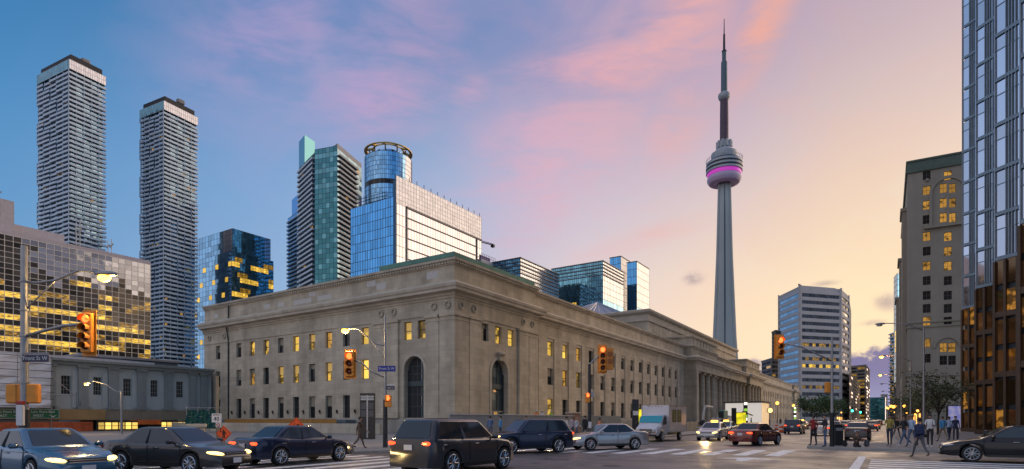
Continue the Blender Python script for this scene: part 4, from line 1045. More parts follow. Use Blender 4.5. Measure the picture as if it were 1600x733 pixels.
midrise('apartment_block', 'tall thin brown block showing a sliver beside the red signal and white tower', [(1206, 470), (1212, 460), (1222, 462), (1218, 500)], 516, brick, g_stripd, 22, 3, seed=5, lit=.05)
midrise('office_block', 'dark brown long block just right of the white office tower', [(1327, 330), (1344, 450), (1344, 470), (1332, 470)], 581, brick, g_stripd, 12, 10, seed=6)
midrise('office_block', 'beige banded block with lit windows closing the left side of the street', [(1326, 475), (1353, 460), (1359, 520), (1340, 560)], 570, beige, g_stripd, 17, 8, lit=.35, seed=7, litm=g_litd)
midrise('office_block', 'low dark block in the distance at the end of the street', [(1354, 900), (1362, 820), (1394, 830), (1392, 900)], 634, concd, g_stripd, 8, 6, seed=8)
midrise('footbridge', 'teal glazed footbridge crossing the far end of the street', [(1358, 700), (1383, 690), (1384, 700), (1359, 710)], 621, g_teal, g_teal, 9, 4, seed=9, lit=0)
midrise('office_block', 'small square pinkish block poking above the far footbridge', [(1376, 760), (1381, 750), (1387, 752), (1386, 790)], 616, mat('pinkish_cladding', (.5, .46, .47), .7), g_stripd, 12, 3, seed=10, lit=.5)
P = [at(1397, 372), at(1402, 362), at(1411, 366), at(1408, 420)]
B = Building('condominium_tower', 'slim blue glass tower beside the hotel, right of the street gap', 'tower', P); H = zz(430, 366); B.core(0, H, mull_d)
for f in B.faces:
    if f.seen(): B.curtain(f, 2, H, 3, 26, lambda c, r: g_lit if (c == 1 and 11 < r < 16) else g_blue, mull_d, fw=.15, hw=.2)
B.flush('window_pane')
P = [at(1391, 480), at(1399, 470), at(1404, 474), at(1404, 520)]
B = Building('condominium_tower', 'balconied teal condominium seen edge-on down the right of the street', 'tower', P); H = zz(520, 475); B.core(0, H, mull_d)
for f in B.faces:
    if f.seen(): B.curtain(f, 2, H, 3, 24, lambda c, r: g_teal2 if (c + r) % 3 else lit_dim, mull_d, fw=.15, hw=.2)
bm = MB(); f = B.faces[0]; f.box(bm, 0, f.L, 0, .9, 0, 1.4); bm = bm.mesh('balcony', balc, off=B.o)
for i in range(24): link('balcony', bm, B.root, loc=(0, 0, 3 + i * 3.0))
B.flush('window_pane')

# --- the stone hotel
hot = mat('hotel_limestone', (.32, .285, .225), .85, var=.14, vs=.25, bump=.2, bs=4, streak=True)
x0, y0 = at(1418, 140); x0 = round(x0, 2)
P = [(x0, y0), (x0 + 60, y0 - .2), (x0 + 60, y0 - 40), (x0 + 2.5, y0 - 40)]
P = [(x0 + 2.5, y0 - 40), (x0, y0), (x0 + 60, y0 + .0), (x0 + 60, y0 - 40)][::-1]
B = Building('stone_hotel', 'old grey stone hotel with green copper parapet and amber lit windows, beside the glass tower', 'hotel', P)
H = zz(250, 140) - 1.8
# the side that looks along the street towards us
fh_ = Face((x0 + 2.5, y0 - 40), (x0, y0)); fh_ = Face((x0, y0), (x0 + 2.5, y0 - 40)) if not Face((x0 + 2.5, y0 - 40), (x0, y0)).seen() else fh_
rev = fh_.o.y < y0 - 1
def hA(u):
    r = (u - CX) / FPX; q = Vector((RX - r * FX, RY - r * FY)); return -(fh_.o.dot(q)) / fh_.d.dot(q)
ops = []; wins = []
hlit = glass('amber_window', (.05, .04, .02), .2, .15, lit=(1.0, .50, .09), ls=.45, dens=.7, nscale=(.7, .7, .7))
def hz(v, u=1460): 
    a = hA(u); p = fh_.pt(a, 0, 0); return zz(v, depth(p[0], p[1]))
vs = [274, 297.5, 320.5, 343, 369.5, 392.5, 415.5, 438.5, 461.5, 482, 502, 536, 560]
for col, (u, litset) in enumerate(((1448, {1, 2, 4, 6, 10, 11}), (1481, {0, 4, 5, 6}))):
    a = hA(u)
    for i, v in enumerate(vs):
        if col == 1 and 1 <= i <= 3: continue
        if col == 1 and i >= 11: continue
        w, hgt = 1.55, 2.1; z = hz(v, u) - hgt / 2
        ops.append((a - w / 2, a + w / 2, z, z + hgt)); wins.append((a, z, w, hgt, hlit if i in litset else win_dark))
for u in (1474, 1487.5):
    a = hA(u)
    for i, v in enumerate((294, 317, 340, 543, 563)):
        w, hgt = 1.45, 2.2; z = hz(v, u) - hgt / 2; ops.append((a - w / 2, a + w / 2, z, z + hgt)); wins.append((a, z, w, hgt, hlit if i < 4 else win_dark))
mb = MB(); wall_open(mb, fh_, 0, fh_.L, 0, H - 1.6, ops, .35)
for p0, p1 in (((x0, y0), (x0 + 60, y0)), ((x0 + 60, y0), (x0 + 60, y0 - 40))):
    f = Face(p1, p0) if not Face(p0, p1).seen() else Face(p0, p1); f.quad(mb, 0, f.L, 0, H - 1.6, 0)
mb.add([(x0, y0, H - 1.6), (x0 + 2.5, y0 - 40, H - 1.6), (x0 + 60, y0 - 40, H - 1.6), (x0 + 60, y0, H - 1.6)], [(0, 1, 2, 3)])
B.part(mb, 'wall', hot)
mb = MB(); mb.prism([(x0 + 1, y0 - 1), (x0 + 3, y0 - 39), (x0 + 59, y0 - 39), (x0 + 59, y0 - 1)][::-1], .2, H - 2); B.part(mb, 'inner_wall', mat('room_dark', (.03, .03, .03), .9))
for a, z, w, hgt, m in wins: sash_window(B.root, B.o, fh_, a, z, w, hgt, m, .3, mat('bronze_sash', (.10, .07, .04), .5), cols=2, rows=2, rail=False)
hp = [(x0 + 2.5, y0 - 40), (x0, y0), (x0 + 60, y0)]
sg = 1 if not rev else 1
mb = MB(); sweep(mb, hp[::-1] if Face(hp[0], hp[1]).n.x > 0 else hp, [(0, H - 1.7), (.35, H - 1.6), (.4, H - .9), (.05, H - .8), (.05, H + .9), (.25, H + 1.0), (.3, H + 1.4), (-1, H + 1.4), (-1, H - 2)]); B.part(mb, 'copper_parapet', mat('dull_copper', (.11, .15, .12), .8, var=.2, vs=.8, streak=True))
for v in (508, 515, 590):
    z = zz(v, 141); mb = MB(); sweep(mb, hp[::-1] if Face(hp[0], hp[1]).n.x > 0 else hp, [(0, z), (.22, z + .05), (.28, z + .4), (0, z + .5)]); B.part(mb, 'string_course', hot)
ac = hA(1481); zt = hz(279, 1481); R0 = 3.0
mb = MB(); n = 18
for k in range(n):
    a, b = pi * k / n, pi * (k + 1) / n; r0, r1 = R0, R0 + .6; zs = zt - R0
    P_ = [(ac - r0 * cos(a), zs + r0 * sin(a)), (ac - r0 * cos(b), zs + r0 * sin(b)), (ac - r1 * cos(b), zs + r1 * sin(b)), (ac - r1 * cos(a), zs + r1 * sin(a))]
    mb.hexa([fh_.pt(p[0], 0, p[1]) for p in P_][::-1] + [fh_.pt(p[0], .3, p[1]) for p in P_][::-1])
zb = hz(350, 1481)
for s_ in (-1, 1): fh_.box(mb, ac + s_ * (R0 + .3) - .3, ac + s_ * (R0 + .3) + .3, zb, zt - R0, 0, .3); mb.ball(fh_.pt(ac + s_ * 4.0, .2, zt + .4), (.4, .4, .4))
fh_.box(mb, ac - .25, ac + .25, zb, zt - 1, 0, .15); fh_.box(mb, ac - 4.6, ac + 4.6, zb - .6, zb, 0, .8); B.part(mb, 'arched_surround', hot)
ac = hA(1480); zt = hz(528, 1480); R0 = 2.3; mb = MB()
for k in range(n):
    a, b = pi * k / n, pi * (k + 1) / n; r0, r1 = R0, R0 + .5; zs = zt - R0
    P_ = [(ac - r0 * cos(a), zs + r0 * sin(a)), (ac - r0 * cos(b), zs + r0 * sin(b)), (ac - r1 * cos(b), zs + r1 * sin(b)), (ac - r1 * cos(a), zs + r1 * sin(a))]
    mb.hexa([fh_.pt(p[0], 0, p[1]) for p in P_][::-1] + [fh_.pt(p[0], .3, p[1]) for p in P_][::-1])
B.part(mb, 'arched_surround', hot)
fs = Face((x0, y0), (x0 + 60, y0)); fs = fs if fs.n.y > 0 else Face((x0 + 60, y0), (x0, y0))
for a0, dd, hh in ((6, 1.2, H * .86), (22, 1.6, H * .72), (40, 2.2, H * .6)):
    mb = MB(); mb.box(x0 + a0, x0 + a0 + 9, y0, y0 + dd * .8, 0, hh); mb.box(x0 + a0 - .3, x0 + a0 + 9.3, y0, y0 + dd * .8 + .4, hh, hh + .8); B.part(mb, 'street_bay', hot)

# --- the sawtooth glass tower at the right edge
rb = glass('bank_glass', (.80, .77, .82), .95, .04, var=.16, tilt=.018); rbd = glass('bank_glass_dark', (.54, .56, .61), .95, .05, var=.2, tilt=.02)
rbg = glass('bank_warm_reflection', (.30, .175, .09), .9, .05, var=.35, tilt=.03); rlit = glass('bank_lit', (.05, .04, .02), .2, .15, lit=(1.0, .42, .06), ls=.35, dens=.4)
Y0 = -7.9; ridge = [91.2, 77.8, 65.2, 53.8, 43.0, 33.5]
poly = [(ridge[0] + .01, Y0)]; 
for i in range(len(ridge) - 1):
    w = (ridge[i] - ridge[i + 1]) / 2; poly += [(ridge[i] - w, Y0 - w), (ridge[i + 1], Y0)]
poly += [(ridge[-1], Y0 - 30), (ridge[0], Y0 - 30)]
B = Building('bank_tower', 'reflective sawtooth glass tower filling the right edge, bronze-framed panels near the street', 'tower', poly)
HT = 130.0
mb = MB(); mb.prism(offset_poly(poly, -.12), .15, HT); B.part(mb, 'core_wall', mat('bank_core', (.05, .06, .07), .5, .3))
frm = mat('bank_frame', (.27, .33, .37), .4, .5, var=.1); frmb = mat('bank_frame_bronze', (.13, .085, .055), .5, .4, var=.15)
fl = 3.9; zB = 15.6
for i in range(len(ridge) - 1):
    w = (ridge[i] - ridge[i + 1]) / 2; p0 = (ridge[i], Y0); p1 = (ridge[i] - w, Y0 - w); p2 = (ridge[i + 1], Y0)
    f = Face(p0, p1); f = f if f.n.x < 0 else Face(p1, p0)
    flip = (f.o - Vector(p0)).length > .1
    def A(s): return f.L - s if flip else s
    # slope facing us: one wide light, then narrow fins
    edges = [0.15, 1.05, 1.3, 1.55, 1.85] + [1.85 + (f.L - 1.85) * k / 4 for k in range(1, 5)]
    mbf = MB(); mbb = MB()
    nfl = int((HT - zB) / fl)
    for k in range(nfl):
        z0 = zB + k * fl
        if z0 > 66 and i > 0 and z0 > 90: continue
        for e in range(len(edges) - 1):
            a0, a1 = sorted((A(edges[e]), A(edges[e + 1])))
            m = rb if e == 0 else (rbd if e < 4 else rb)
            B.panes.append((f, a0 + .05, a1 - .05, z0 + .25, z0 + 2.55, m, .0)); B.panes.append((f, a0 + .05, a1 - .05, z0 + 2.65, z0 + 3.7, m, .0))
        f.box(mbf, min(A(.1), A(f.L - .1)), max(A(.1), A(f.L - .1)), z0 - .1, z0 + .2, .01, .15)
        f.box(mbf, min(A(.1), A(f.L - .1)), max(A(.1), A(f.L - .1)), z0 + 2.56, z0 + 2.64, .01, .09)
    for e in edges: f.box(mbf, A(e) - .035, A(e) + .035, zB, HT, .01, .16)
    B.part(mbf, 'frame_grid', frm, kind='stuff')
    # bronze-framed storeys near the street, orange reflections put into their glass tint
    nb_ = 3; hb = zB / nb_
    e2 = [.1, 1.0, 2.0] + [2.0 + (f.L - 2.0) * k / 2 for k in range(1, 3)]
    for k in range(nb_):
        for e in range(len(e2) - 1):
            a0, a1 = sorted((A(e2[e]), A(e2[e + 1])))
            for q in range(2):
                m = rlit if (k * 5 + e * 3 + i * 7 + q) % 13 == 1 else rbg
                B.panes.append((f, a0 + .1, a1 - .1, k * hb + .4 + q * hb / 2, k * hb + (q + 1) * hb / 2 - .1, m, .0))
        f.box(mbb, min(A(.05), A(f.L)), max(A(.05), A(f.L)), k * hb + .15, k * hb + .62, .01, .2)
    for e in e2: f.box(mbb, A(e) - .1, A(e) + .1, .15, zB - .2, .01, .22)
    B.part(mbb, 'bronze_frame', frmb, kind='stuff')
    fb = Face(p1, p2); fb = fb if fb.n.x > 0 else Face(p2, p1)
    B.curtain(fb, .5, HT, 5, 33, lambda c, r: rbd, None, fw=.1)
B.flush('window_pane', 9)
# ================================================================== vehicles
tyre = mat('tyre_rubber', (.018, .018, .018), .85, var=.1); rim_m = mat('alloy_rim', (.45, .45, .46), .3, .9, var=.05)
car_glass = glass('car_glass', (.05, .06, .07), .55, .05, var=.1, tilt=.01)
chrome = mat('chrome_trim', (.6, .6, .6), .15, 1.0, var=0)
plate_m = mat('licence_plate', (.62, .63, .66), .5, var=.05)
def paintm(name, c, metal=.3): return mat('car_paint_' + name, c, .2, metal, var=.04, vs=1, coat=.25 if max(c) < .07 else .6)
LENS = {'head': (head_on, mat('tail_lens_off', (.22, .012, .01), .2, var=0)), 'tail': (mat('head_lens_off', (.5, .5, .5), .12, .3, var=0), tail_on), 'both': (head_on, tail_on), 'off': (mat('head_lens_off', (.5, .5, .5), .12, .3, var=0), mat('tail_lens_off', (.22, .012, .01), .2, var=0))}
def interp(tab, x):
    if x <= tab[0][0]: return tab[0][1]
    for (a, u), (b, v) in zip(tab, tab[1:]):
        if x <= b:
            k = (x - a) / (b - a); k = k * k * (3 - 2 * k) * .5 + k * .5; return u + (v - u) * k
    return tab[-1][1]
KIND = {
    'sedan': dict(L=4.75, W=1.82, wb=1.39, R=.33, top=[(-2.38, .60), (-2.33, .93), (-2.1, 1.02), (-1.5, 1.04), (-.6, .97), (.7, .95), (1.0, .94), (1.7, .84), (2.15, .72), (2.32, .60), (2.38, .50)],
                  g0=(-1.72, 1.12), g1=(-.98, .22), zb=.93, zr=1.45),
    'suv': dict(L=4.7, W=1.92, wb=1.38, R=.37, top=[(-2.36, .62), (-2.33, 1.1), (-2.2, 1.14), (-1.5, 1.12), (.6, 1.08), (.95, 1.08), (1.7, 1.0), (2.15, .9), (2.32, .72), (2.36, .55)],
                g0=(-2.25, 1.05), g1=(-1.92, .30), zb=1.05, zr=1.70),
    'van': dict(L=5.3, W=2.0, wb=1.6, R=.37, top=[(-2.66, .62), (-2.62, 1.2), (-2.5, 1.25), (-1.5, 1.22), (.9, 1.2), (1.4, 1.18), (2.1, 1.02), (2.5, .9), (2.62, .7), (2.66, .55)],
                g0=(-2.58, 1.75), g1=(-2.45, .9), zb=1.18, zr=2.05)}
CM = {}
def car_meshes(kind):
    if kind in CM: return CM[kind]
    k = KIND[kind]; L2, W2, wb, R = k['L'] / 2, k['W'] / 2, k['wb'], k['R']; Ra = R + .06
    xs = sorted(set([round(-L2 + k['L'] * i / 34, 3) for i in range(35)] + [round(s * wb + Ra * cos(pi * j / 12), 3) for s in (-1, 1) for j in range(13)] + [-L2 + .02, L2 - .02, L2 - .06, -L2 + .06]))
    wid = [(-L2, W2 * .80), (-L2 + .1, W2 * .90), (-L2 + .5, W2 * .98), (-.3, W2), (.8, W2), (L2 - .6, W2 * .97), (L2 - .2, W2 * .86), (L2, W2 * .70)]
    b = MB(); n = 0
    for x in xs:
        zt = interp(k['top'], x); w = interp(wid, x); z0 = .24 if abs(x) < L2 - .25 else .27
        zb = z0
        for s in (-1, 1):
            d = abs(x - s * wb)
            if d < Ra: zb = max(zb, R + sqrt(max(0, Ra * Ra - d * d)))
        zb = min(zb, zt - .1); h = zt - zb
        half = [(0, zb), (w * .80, zb), (w * .965, zb), (w * .985, zb + h * .12), (w * 1.0, zb + h * .38), (w * .99, zb + h * .62), (w * .965, zt - min(.10, h * .2)), (w * .925, zt - min(.03, h * .07)), (w * .86, zt - .002), (w * .5, zt + .012), (0, zt + .018)]
        ring = half + [(-y, z) for y, z in half[-2:0:-1]]
        b.v.extend([(x, y, z) for y, z in ring]); n = len(ring)
    for i in range(len(xs) - 1):
        for j in range(n): b.f.append([i * n + j, (i + 1) * n + j, (i + 1) * n + (j + 1) % n, i * n + (j + 1) % n]); b.m.append(0)
    b.f.append(list(range(n))); b.f.append(list(range((len(xs) - 1) * n, len(xs) * n))[::-1]); b.m += [0, 0]
    # greenhouse
    g0, g1, zb, zr = k['g0'], k['g1'], k['zb'], k['zr']
    def prof(t):
        e = t ** .85; xr, xf = g0[0] + (g1[0] - g0[0]) * e, g0[1] + (g1[1] - g0[1]) * e
        return xr, xf, W2 * (.90 - .20 * t)
    lv = [0, .25, .5, .75, .9, .97, 1.0]; bz = len(b.v); m = 0
    for li, t_ in enumerate(lv):
        xr, xf, w = prof(t_); ins = (0, 0, 0, 0, .02, .07, .16)[li]; xr += ins; xf -= ins; w -= ins * .8; z = zb + (zr - zb) * t_
        rr = min(.14, w * .3); pts = []
        for cxx, cyy, a0 in ((xf - rr, w - rr, 0), (xr + rr, w - rr, 90), (xr + rr, -w + rr, 180), (xf - rr, -w + rr, 270)):
            for j in range(4):
                a = radians(a0 + 30 * j); pts.append((cxx + rr * cos(a), cyy + rr * sin(a), z))
        m = len(pts); b.v.extend(pts)
    for li in range(len(lv) - 1):
        for j in range(m): b.f.append([bz + li * m + j, bz + li * m + (j + 1) % m, bz + (li + 1) * m + (j + 1) % m, bz + (li + 1) * m + j]); b.m.append(0)
    b.f.append([bz + (len(lv) - 1) * m + j for j in range(m)]); b.m.append(0)
    out = {'body': b}
    def zt(t_): return zb + (zr - zb) * t_
    def sidequad(y, fa, fb, t0, t1):   # fractions along the glasshouse
        vs = []
        for t_, fr in ((t0, fa), (t0, fb), (t1, fb), (t1, fa)):
            xr, xf, w = prof(t_); x = xr + .12 + (xf - xr - .24) * fr; vs.append((x, y * (w + .006), zt(t_)))
        q = MB(); inner = [(p[0], p[1] - y * .03, p[2]) for p in vs]; q.hexa(inner + vs if y > 0 else vs + inner) if False else q.add(vs, [(0, 1, 2, 3) if y > 0 else (3, 2, 1, 0)])
        q.add([(p[0], p[1] - y * .04, p[2]) for p in vs], [(0, 1, 2, 3)]); return q
    wins = []
    for y in (-1, 1):
        wins.append(('side_window', sidequad(y, .06, .46, .10, .88))); wins.append(('side_window', sidequad(y, .50, .97, .10, .88)))
    for nm, idx, s in (('windshield', 1, 1), ('rear_window', 0, -1)):
        vs = []
        for t_, yy in ((.08, -1), (.08, 1), (.9, 1), (.9, -1)):
            p = prof(t_); ins = .0; vs.append((p[idx] + s * .008, yy * (p[2] - .13), zt(t_)))
        q = MB(); q.add(vs, [(0, 1, 2, 3) if s > 0 else (3, 2, 1, 0)]); q.add([(x - s * .04, y, z) for x, y, z in vs], [(0, 1, 2, 3)]); wins.append((nm, q))
    out['win'] = wins
    q = MB(); q.tube([(0, -.11, 0), (0, -.1, 0), (0, .1, 0), (0, .11, 0)], [R - .03, R, R, R - .03], 22); out['tyre'] = q
    q = MB(); q.tube([(0, .085, 0), (0, .10, 0)], [R * .70, R * .70], 22)
    for j in range(10):
        a = 2 * pi * j / 10; q.tube([(R * .12 * cos(a), .11, R * .12 * sin(a)), (R * .68 * cos(a), .115, R * .68 * sin(a))], [.028, .02], 4, 1)
    q.tube([(0, .10, 0), (0, .125, 0)], [R * .2, R * .15], 10, 1)
    for j in range(22):
        a, c_ = 2 * pi * j / 22, 2 * pi * (j + 1) / 22; q.tube([(R * .70 * cos(a), .11, R * .70 * sin(a)), (R * .70 * cos(c_), .11, R * .70 * sin(c_))], .02, 4, 1)
    out['rim'] = q
    CM[kind] = out; return out
MC = {}
def cached(key, fn):
    if key not in MC: MC[key] = fn()
    return MC[key]
def car(kind, label, x, y, hd, pm, lights='off', group=None, taxi=False, z=0, name='car', plate=''):
    k = KIND[kind]; g = car_meshes(kind); L2, W2, wb, R = k['L'] / 2, k['W'] / 2, k['wb'], k['R']
    T = thing(name, label, 'car' if kind != 'van' else 'van', (x, y, z), hd, group)
    def mk(key, q, m, smooth=True, ang=40):
        def f():
            me = q.mesh(key[0], m, smooth)
            if smooth:
                try: me.set_sharp_from_angle(angle=radians(ang))
                except Exception: pass
            return me
        return cached(key, f)
    link('body', mk(('body', kind, pm.name), g['body'], pm), T)
    for i, (nm, q) in enumerate(g['win']): link(nm, mk((nm, kind, i), q, car_glass, False), T)
    q = MB(); zb_ = k['zb'] - .03
    for sy in (-1, 1):
        y_ = sy * (W2 + .002)
        for xx in (k['g0'][0] + .62, (k['g0'][0] + k['g0'][1]) / 2 + .02, k['g0'][1] - .10): q.tube([(xx, y_ * .972, zb_), (xx + .01, y_, zb_ - .22), (xx + .02, y_, .36)], .009, 4)
        q.tube([(k['g0'][0] + .62, y_, .36), (k['g0'][1] - .1, y_, .36)], .009, 4); q.tube([(-L2 + .5, y_ * .96, zb_ - .05), (k['g0'][1] + .5, y_ * .97, zb_ - .07)], .006, 4)
        q.tube([(k['g1'][0] * .5 + k['g1'][1] * .5 - .02, sy * (W2 * .9 + .004), k['zb'] + .03), (k['g1'][0] * .5 + k['g1'][1] * .5 + .0, sy * (W2 * .72), k['zr'] - .09)], .035, 4)
    link('panel_seams', mk(('panel_seams', kind), q, mat('seam_black', (.006, .006, .006), .6, var=0), False), T)
    for sx in (-1, 1):
        for sy in (-1, 1):
            w = link('wheel', mk(('wheel', kind), g['tyre'], tyre), T, loc=(sx * wb, sy * (W2 - .13), R), rot=(0, 0, 0 if sy > 0 else pi))
            link('rim', mk(('rim', kind), g['rim'], [mat('rim_shadow', (.03, .03, .03), .5), rim_m], False), w)
    hm, tm = LENS[lights]; zt = interp(k['top'], L2 - .25)
    def hl():
        q = MB(); q.ball((0, 0, 0), (.27, .15, .06), n=12, k=6); return q
    for sy in (-1, 1):
        link('headlight', mk(('headlight', hm.name), hl(), hm), T, loc=(L2 - .24, sy * W2 * .70, zt - .07), rot=(0, radians(8), sy * radians(-28)))
        q = MB(); q.bbox((0, 0, 0), (.13, .40, .11), .03); q.bbox((0, -sy * .12, -.12), (.11, .2, .08), .02) if kind != 'sedan' else None
        link('tail_light', mk(('tail_light', tm.name, kind, sy), q, tm, False), T, loc=(-L2 + .06, sy * W2 * .64, .82 if kind == 'sedan' else .98), rot=(0, 0, sy * radians(14)))
        q = MB(); q.bbox((0, 0, 0), (.12, .22, .13), .04); q.tube([(0, -sy * .2, -.04), (0, -sy * .05, -.02)], .03, 5)
        link('mirror', mk(('mirror', pm.name, sy), q, pm), T, loc=(k['g0'][1] - .38, sy * (W2 + .09), k['zb'] + .07))
        for f_ in (.05, .52):
            q = MB(); q.bbox((0, 0, 0), (.2, .03, .035), .01); xx = k['g0'][0] + (k['g0'][1] - k['g0'][0]) * (f_ + .02) + .25
            link('door_handle', mk(('door_handle', kind), q, chrome), T, loc=(xx, sy * (W2 + .004), k['zb'] - .12))
        q = MB(); q.box(-wb + R + .12, wb - R - .12, -.02, .02, -.05, .05); link('sill_trim', mk(('sill_trim', kind), q, black), T, loc=(0, sy * (W2 * .985), .28))
    q = MB()
    for i in range(4): q.box(-.02, .03, -.42, .42, -.11 + .06 * i, -.085 + .06 * i, 1)
    q.box(-.03, .01, -.46, .46, -.14, .12, 0); link('grille', mk(('grille',), q, [black, chrome], False), T, loc=(L2 - .06, 0, .56))
    q = MB(); q.box(-.05, .05, -.62, .62, -.06, .06); link('lower_intake', mk(('lower_intake',), q, black, False), T, loc=(L2 - .05, 0, .34))
    q = MB(); q.box(-.01, .01, -.16, .16, -.08, .08)
    link('licence_plate', mk(('licence_plate',), q, plate_m, False), T, loc=(-L2 - .01, 0, .74 if kind == 'sedan' else .86)); link('licence_plate', mk(('licence_plate',), q, plate_m, False), T, loc=(L2 + .01, 0, .42))
    if lights in ('head', 'both') and depth(x, y) < 70:
        d = bpy.data.lights.new('headlight_beam', 'SPOT'); d.energy = 420; d.spot_size = radians(62); d.spot_blend = .8; d.shadow_soft_size = .12; d.color = (1, .66, .26)
        o_ = bpy.data.objects.new('headlight_beam', d); C.objects.link(o_); o_.parent = T; o_.location = (L2 + .08, 0, .68); o_.rotation_euler = (0, radians(-78), 0)
    if taxi:
        q = MB(); q.bbox((0, 0, 0), (.16, .55, .16), .04); link('roof_sign', mk(('roof_sign',), q, amber_on, False), T, loc=((k['g1'][0] + k['g1'][1]) / 2, 0, k['zr'] + .08))
    return T
P_ = paintm
black_p = P_('black', (.008, .009, .012)); blue_p = P_('blue', (.03, .12, .22)); grey_p = P_('dark_grey', (.05, .05, .055)); navy_p = P_('navy', (.018, .028, .06)); silver_p = P_('silver', (.42, .40, .39), .6)
white_p = P_('white', (.60, .58, .56), .1); red_p = P_('maroon', (.14, .02, .02)); gold_p = P_('gold', (.55, .34, .06), .2); teal_p = P_('pale_blue', (.20, .32, .38)); plum_p = P_('plum', (.10, .07, .10))
car('sedan', 'black sedan waiting at the crosswalk at the right edge, nose to the left', 29.7, -4.2, 90, black_p, 'off')
car('suv', 'black sport utility car with glowing tail lights crossing in the near middle', 14.9, 11.9, 0, grey_p, 'tail')
car('sedan', 'blue sedan cut off by the left edge in front of the traffic pole', 6.3, 19.8, -86, blue_p, 'head')
car('sedan', 'charcoal sedan with lit headlamps beside the blue sedan, nearest the stone pier', 9.7, 19.4, -74, grey_p, 'head')
car('sedan', 'dark blue sedan passing below the orange diamond road sign', 14.3, 19.5, 2, navy_p, 'tail')
car('suv', 'navy sport utility car in front of the grey hoarding, tail lamps lit', 24.9, 15.4, 152, navy_p, 'both')
car('sedan', 'silver sedan with lit headlamps left of the white box truck', 30.0, 13.3, 143, silver_p, 'head')
car('sedan', 'white taxi with lit headlamps and amber roof light, right of the box truck', 48.3, 11.9, 180, white_p, 'head', taxi=True, name='taxi')
car('sedan', 'pale blue taxi half hidden behind the white taxi', 63.5, 14.4, 180, teal_p, 'head', taxi=True, name='taxi')
car('sedan', 'maroon sedan with red tail lights driving away beyond the crosswalk', 41.0, 7.3, -14, red_p, 'tail')
car('sedan', 'dark grey sedan stopped at the kerb behind the seated person', 55.5, 2.0, 0, grey_p, 'off')
car('sedan', 'red sedan with lit tail lamps just ahead of the kerbside grey sedan', 64.5, 2.3, 0, red_p, 'tail')
car('van', 'plum coloured van partly hidden behind the black sedan', 34.6, -8.3, 90, plum_p, 'off', name='van')
car('sedan', 'gold taxi facing us in the distance, right of the far lit totem', 105.8, 11.8, 180, gold_p, 'head', taxi=True, name='taxi')
car('sedan', 'white sedan with red tail lights behind the person in the red top', 68, 5.6, 0, white_p, 'tail')
far1 = car('sedan', 'small distant car with red tail lights in the queue down the street', 84, 5.6, 0, grey_p, 'tail', group='cars queuing away down the far street')
far2 = car('sedan', 'small distant car with headlamps lit coming up the street', 112, 12.6, 180, silver_p, 'head', group='cars coming up the far street')
far3 = car('suv', 'small distant dark tall car in the queue down the street', 100, 8.6, 0, navy_p, 'tail', group='tall cars queuing down the far street')
rr = random.Random(9)
for i, (x, y) in enumerate([(96, 5.4), (109, 5.7), (122, 5.5), (137, 5.6), (152, 5.4), (168, 5.6), (187, 5.5), (118, 8.5), (146, 8.4), (163, 8.7), (181, 8.6), (205, 5.6), (228, 5.5), (255, 8.5), (218, 8.4), (280, 8.6), (300, 5.5), (325, 8.4), (350, 5.6), (390, 8.5), (245, 2.2), (205, 2.0), (170, 1.8), (140, 1.9), (116, 1.8), (98, 1.9)]):
    c = copy_tree(far1); c.location = (x, y, 0)
for i, (x, y) in enumerate([(128, 15.0), (141, 12.3), (158, 14.8), (175, 12.5), (196, 14.6), (214, 12.4), (240, 14.8), (270, 12.3), (305, 14.6), (345, 12.4), (400, 12.6)]):
    c = copy_tree(far2); c.location = (x, y, 0)
for x, y in ((131, 8.6), (196, 8.5), (74, 9.0), (236, 8.8), (275, 5.4)):
    c = copy_tree(far3); c.location = (x, y, 0)
    if x == 74: c['label'] = 'dark tall car with red tail lights, nearest of the street queue beyond the maroon sedan'
# box truck
T = thing('box_truck', 'white cab box truck with dark olive side lettering panels, facing left by the kerb', 'truck', (44.6, 15.2, 0), 180)
def tp(name, q, m, smooth=False, parent=None, **k): return q.build(name, m, parent or T, smooth=smooth, angle=35 if smooth else None, **k)
trw = mat('truck_white', (.66, .63, .64), .4, var=.04, coat=.3)
q = MB(); q.bbox((-1.45, 0, 1.72), (4.6, 2.2, 2.1), .05); tp('cargo_box', q, trw)
q = MB()
for sy in (-1, 1):
    for z in (.70, 2.74): q.box(-3.76, .86, sy * 1.1 - .02, sy * 1.1 + .02, z - .04, z + .04)
    for x in (-3.74, .84): q.box(x - .03, x + .03, sy * 1.1 - .02, sy * 1.1 + .02, .7, 2.74)
tp('corner_rail', q, alu)
olive = mat('olive_panel', (.13, .13, .04), .5, var=.1)
for sy, rz in ((1, pi),):
    for xa, ch in ((-.45, '3'), (-1.75, 'E')):
        q = MB(); q.box(xa - .55, xa + .55, 1.103, 1.108, 1.45, 2.45); pn = tp('side_panel', q, olive)
        me = text_mesh(ch, 1.1, mat('ochre_print', (.36, .34, .10), .5)); link('lettering', me, pn, loc=(xa, 1.11, 1.95), rot=(pi / 2, 0, pi))
q = MB(); q.box(-3.3, 2.3, -.45, .45, .42, .62); tp('chassis', q, black)
cb = MB(); xs = [(.86, .5, 2.05, .97), (1.3, .5, 2.08, .97), (1.55, .5, 2.02, .96), (2.02, .5, 1.38, .95), (2.15, .5, 1.25, .94), (2.7, .48, 1.12, .90), (2.95, .46, .98, .86), (3.02, .46, .62, .82)]
n_ = 0
for x, zb, zt, w in xs:
    zbb = zb
    if 1.75 < x < 2.5: zbb = .82
    half = [(0, zbb), (w, zbb), (w * 1.02, zbb + .25), (w, (zt + zbb) / 2 + .1), (w * .93, zt - .08), (w * .85, zt), (0, zt + .03)]
    ring = half + [(-y, z) for y, z in half[-2:0:-1]]; n_ = len(ring); cb.v.extend([(x, y, z) for y, z in ring])
